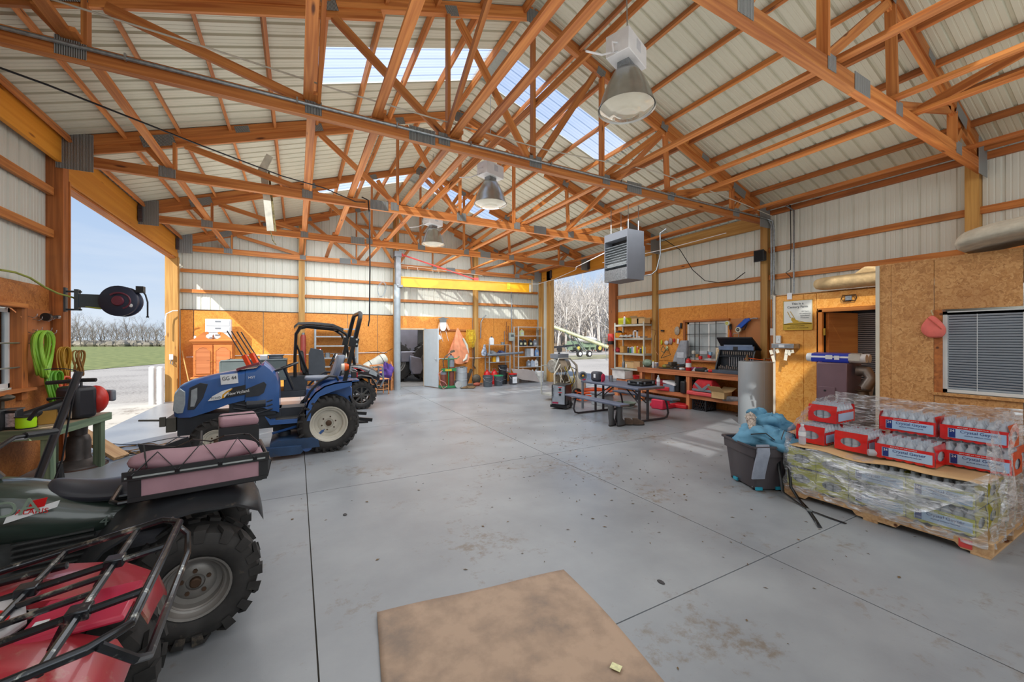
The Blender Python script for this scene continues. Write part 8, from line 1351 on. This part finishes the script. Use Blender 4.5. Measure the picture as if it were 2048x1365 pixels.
# ================================================================== OUTDOORS
GV = bsdf('gravel')[0]; n = GV.node_tree; b = n.nodes['Principled BSDF']; mp = coords(n, (1, 1, 1)); a = N(n, 'ShaderNodeTexNoise'); a.inputs['Scale'].default_value = 14; a.inputs['Detail'].default_value = 10; n.links.new(mp.outputs[0], a.inputs[0]); a2 = N(n, 'ShaderNodeTexNoise'); a2.inputs['Scale'].default_value = .25; a2.inputs['Detail'].default_value = 5; n.links.new(mp.outputs[0], a2.inputs[0]); mxx = N(n, 'ShaderNodeMath', operation='ADD'); n.links.new(a.outputs[0], mxx.inputs[0]); n.links.new(a2.outputs[0], mxx.inputs[1]); r = N(n, 'ShaderNodeValToRGB'); n.links.new(mxx.outputs[0], r.inputs[0]); r.color_ramp.elements[0].position = .75; r.color_ramp.elements[0].color = lin((132, 126, 120)); r.color_ramp.elements[1].position = 1.2; r.color_ramp.elements[1].color = lin((178, 172, 164)); n.links.new(r.outputs[0], b.inputs['Base Color']); b.inputs['Roughness'].default_value = .95
k = N(n, 'ShaderNodeBump'); k.inputs['Strength'].default_value = .6; k.inputs['Distance'].default_value = .03; n.links.new(a.outputs[0], k.inputs['Height']); n.links.new(k.outputs[0], b.inputs['Normal'])
GRS = P('winter_grass', (112, 128, 66), .95, 0, .25, 1.5, c2=(150, 154, 92))
GRS2 = P('pale_dormant_grass', (150, 146, 112), .95, 0, .2, 1.2, c2=(172, 166, 132))
q = B(); q.add([(-160, -40, -.07), (180, -40, -.07), (180, 200, -.07), (-160, 200, -.07)], [(0, 1, 2, 3)]); struct('ground_gravel', q, GV)
q = B(); q.bb((-4.1, 7.2, -.15), (-2.985, 13.5, -.015)); struct('apron_left', q, APRON); q = B(); q.bb((8.63, 9.0, -.15), (10.2, 13.2, -.015)); struct('apron_right', q, APRON)
q = B(); q.add([(-22, -6, -.05), (-10.3, 28.8, -.05), (-7.9, 36, -.05), (-2, 54, -.05), (14, 100, -.05), (14, 200, -.05), (-160, 200, -.05), (-160, -6, -.05)], [(0, 1, 2, 3, 4, 5, 6, 7)]); struct('ground_grass_left', q, GRS)
q = B(); q.add([(14, 26, -.05), (60, 29, -.05), (60, 34, -.05), (16, 33, -.05)], [(0, 1, 2, 3)]); struct('ground_grass_right', q, GRS2)
q = B(); q.add([(15, 44, -.04), (150, 50, -.04), (180, 200, 20), (40, 200, 20)], [(0, 1, 2, 3)]); struct('ground_hillside', q, P('leaf_litter_ground', (132, 116, 96), .95))
# bare trees
BARK = P('grey_bark', (142, 134, 126), .9, 0, .2, 4); BARK2 = P('pale_bark', (204, 198, 192), .9, 0, .2, 4)
def tree_mesh(seed, H, mat, lv=4, spread=.55):
    rnd = random.Random(seed); q = B()
    def br(p, d, L, r, lev):
        n = 3; pts = [p]; dd = d.copy(); 
        for i in range(n): dd = (dd+Vector((rnd.uniform(-1, 1), rnd.uniform(-1, 1), rnd.uniform(-.2, .6)))*.16).normalized(); pts.append(pts[-1]+dd*L/n)
        q.tube(pts, [r*(1-.55*i/n) for i in range(n+1)], 4 if lev < 2 else 3)
        if lev >= lv: return
        for k in range(4 if lev else 7):
            t = rnd.uniform(.35, 1) if lev else rnd.uniform(.3, 1); i = min(n-1, int(t*n)); base = pts[i].lerp(pts[i+1], t*n-i); a = rnd.uniform(0, 2*PI)
            side, s2 = orth(dd); nd = (dd*(1-spread*.6)+(side*math.cos(a)+s2*math.sin(a))*spread*rnd.uniform(.7, 1.2)+Vector((0, 0, .12))).normalized()
            br(base, nd, L*rnd.uniform(.42, .62), r*.48*(1-.3*t), lev+1)
    br(Vector((0, 0, -.2)), Vector((0, 0, 1)), H*.62, H*.017, 0)
    return q
protos = []
for s_, H, mt, lv in ((1, 9, BARK, 4), (2, 8, BARK, 4), (3, 11, BARK2, 4), (4, 12, BARK2, 4), (5, 13, BARK2, 3)): protos.append(tree_mesh(s_, H, mt, lv).out('bare_tree', mt, weld=False, ang=180))
rnd = random.Random(11)
def put(pr, loc, sc, label, group, first=[set()]):
    if pr not in first[0]: o = pr; first[0].add(pr)
    else: o = pr.copy(); COL.objects.link(o)
    o.location = loc; o.scale = (sc, sc, sc*rnd.uniform(.9, 1.15)); o.rotation_euler = (0, 0, rnd.uniform(0, 6.28)); tag(o, label, 'tree', group)
for i in range(64):
    u = 120+i*3.9+rnd.uniform(-3, 3); d = rnd.uniform(88, 120); dr = _ray(u, 679); p = dr*d; sc = rnd.uniform(.55, .8) if i % 6 else rnd.uniform(.9, 1.05)
    put(protos[i % 2], (p.x, p.y, -.1), sc, 'bare grey tree in the far treeline beyond the green field', 'far treeline beyond the left opening')
for i in range(190):
    u = 1085+rnd.uniform(0, 150); d = rnd.uniform(54, 118); dr = _ray(u, 679); p = dr*d; z = max(0, (p.y-46)*.12)
    put(protos[2+i % 3], (p.x, p.y, z-.1), rnd.uniform(.65, 1.0), 'pale bare tree on the wooded hillside seen through the right opening', 'hillside trees beyond the right opening')
q = B()
for i in range(500):
    dr = _ray(rnd.uniform(90, 360), 679); p = dr*rnd.uniform(92, 112); h_ = rnd.uniform(.5, 1.8); q.sph((p.x, p.y, h_*.3), h_*.6, (1.3, 1.3, .9), 6, 4)
tag(q.out('brush_line', P('grey_brush', (140, 134, 122), .95, 0, .3, .8)), 'low grey brush along the foot of the far treeline', 'brush', kind='stuff')
# equipment in the yard on the right
EG = P('equipment_green', (128, 148, 122), .5, 0, .15, 3); EY = P('equipment_yellow', (206, 190, 90), .5)
def at_(u, v, Y): return aY(u, v, Y)
t = thing('grain_auger', 'long pale grain auger on a two-wheeled carriage outside the right opening', 'auger', (0, 0, 0)); a_, b_ = at_(1104, 653, 30), at_(1216, 695, 27); q = B(); q.cyl(a_, b_, .16, n=12); q.out('auger_tube', P('pale_yellow_green', (196, 198, 160), .4, .3), t)
m_ = at_(1168, 706, 27.5); q = B()
for u in (1130, 1144, 1150): q.tube([at_(u, 664+(u-1130)*.4, 29), at_(1158+(u-1130)*.8, 704, 28)], .05)
q.out('truss_leg', P('dark_green_steel', (70, 86, 80), .5), t)
for u in (1159, 1178): p = at_(u, 708, 27); q = B(); q.cyl((p.x, p.y-.1, p.z), (p.x, p.y+.1, p.z), .27, n=18); w_ = q.out('wheel', RUB, t); q = B(); q.cyl((p.x, p.y-.12, p.z), (p.x, p.y-.11, p.z), .15, n=14); q.out('rim', WHT, w_)
p0, p1 = at_(1159, 706, 27.1), at_(1178, 707, 27.1); q = B(); q.beam(p0, p1, .12, .12); q.out('axle_beam', WHT, t)
t = thing('field_sprayer', 'green field sprayer with a white tank parked in the yard', 'sprayer', at_(1172, 700, 40)); t.location.z = 0; q = B(); q.sph((0, 0, 1.55), .9, (1.9, 1, .5), 18, 10); q.out('tank', P('white_tank', (206, 204, 200), .5), t); q = B(); q.bb((-2.2, -.4, .6), (2.2, .4, 1.1)); [q.bb((x, -.5, .3), (x+.12, .5, 1.4)) for x in (-2.6, -1.8, -1, .2, 1.1, 1.9)]; q.bb((-3.2, -.1, .9), (3.4, .1, 1.02)); q.out('frame', EG, t)
for x in (-1.6, 1.8): q = B(); q.cyl((x, -.55, .5), (x, -.35, .5), .52, n=20); w_ = q.out('wheel', RUB, t); q = B(); q.cyl((x, -.58, .5), (x, -.56, .5), .26, n=16); q.out('rim', EY, w_)
for u, c, w, h_, nm, lb in ((1120, (72, 76, 84), 2.0, .9, 'disc_harrow', 'dark folded disc harrow parked left of the green sprayer'), (1146, (150, 156, 160), 1.3, 1.0, 'seed_wagon', 'grey wagon frame behind the auger legs'), (1200, (190, 96, 60), 1.6, .9, 'red_implement', 'rust red implement parked right of the sprayer'), (1212, (206, 110, 70), 1.2, 1.2, 'hay_rake', 'orange hay rake at the right edge of the yard')):
    p = at_(u, 700, 42); t = thing(nm, lb, 'farm implement', (p.x, p.y, 0)); m_ = col('imp_'+nm, c); q = B(); q.beam((-w, 0, .55), (w, 0, .7), .15, .15); q.beam((-w*.8, .3, .4), (w*.7, -.3, h_), .1, .1)
    for i in range(7): x = -w+w*2*i/6; q.tube([(x, 0, .6), (x+.1, -.3, .3), (x, -.3, .02)], .04, 5)
    q.out('frame', m_, t); q = B(); q.cyl((-.3, -.4, .35), (-.3, -.2, .35), .36, n=16); q.out('wheel', RUB, t)
t = thing('boom_pole', 'grey folded sprayer boom running in from the left of the right opening', 'boom', (0, 0, 0)); q = B(); q.beam(at_(1095, 696, 36), at_(1160, 690, 39), .12, .2); q.out('boom', P('dark_steel_rod', (60, 60, 64)), t)
t = thing('lattice_mast', 'curved grey lattice frame standing just outside the right opening', 'frame', (0, 0, 0)); q = B(); pl_, pr_ = [], []
for i in range(13):
    f = i/12; p = at_(1208+10*(2*f-1)**2+(3 if f > .5 else 0), 735-f*147, 24); pl_.append(p); pr_.append(p+Vector((.45, 0, 0)))
q.tube(pl_, .02, 5); q.tube(pr_, .02, 5)
for a_, b_ in zip(pl_, pr_): q.tube([a_, b_], .012, 4)
q.out('lattice', P('faint_grey', (130, 134, 138), .6), t)
t = thing('guard_post', 'grey square guard post just outside the right opening', 'post', (8.98, 13.1, 0)); q = B(); q.bb((-.07, -.07, -.05), (.07, .07, .95)); q.out('post_body', P('post_grey', (150, 156, 160), .6), t)
for x, y, lb in ((-3.13, 12.95, 'left of the two white guard posts outside the left opening'), (-2.95, 12.85, 'right of the two white guard posts outside the left opening')): t = thing('guard_post', lb, 'post', (x-.04, y, 0)); q = B(); q.cyl((0, 0, -.04), (0, 0, .90), .065, n=18); q.lathe([(.065, .90), (.05, .925), (0, .93)], n=18); q.out('post_body', P('white_post_paint', (216, 218, 218), .5, 0, .05), t)
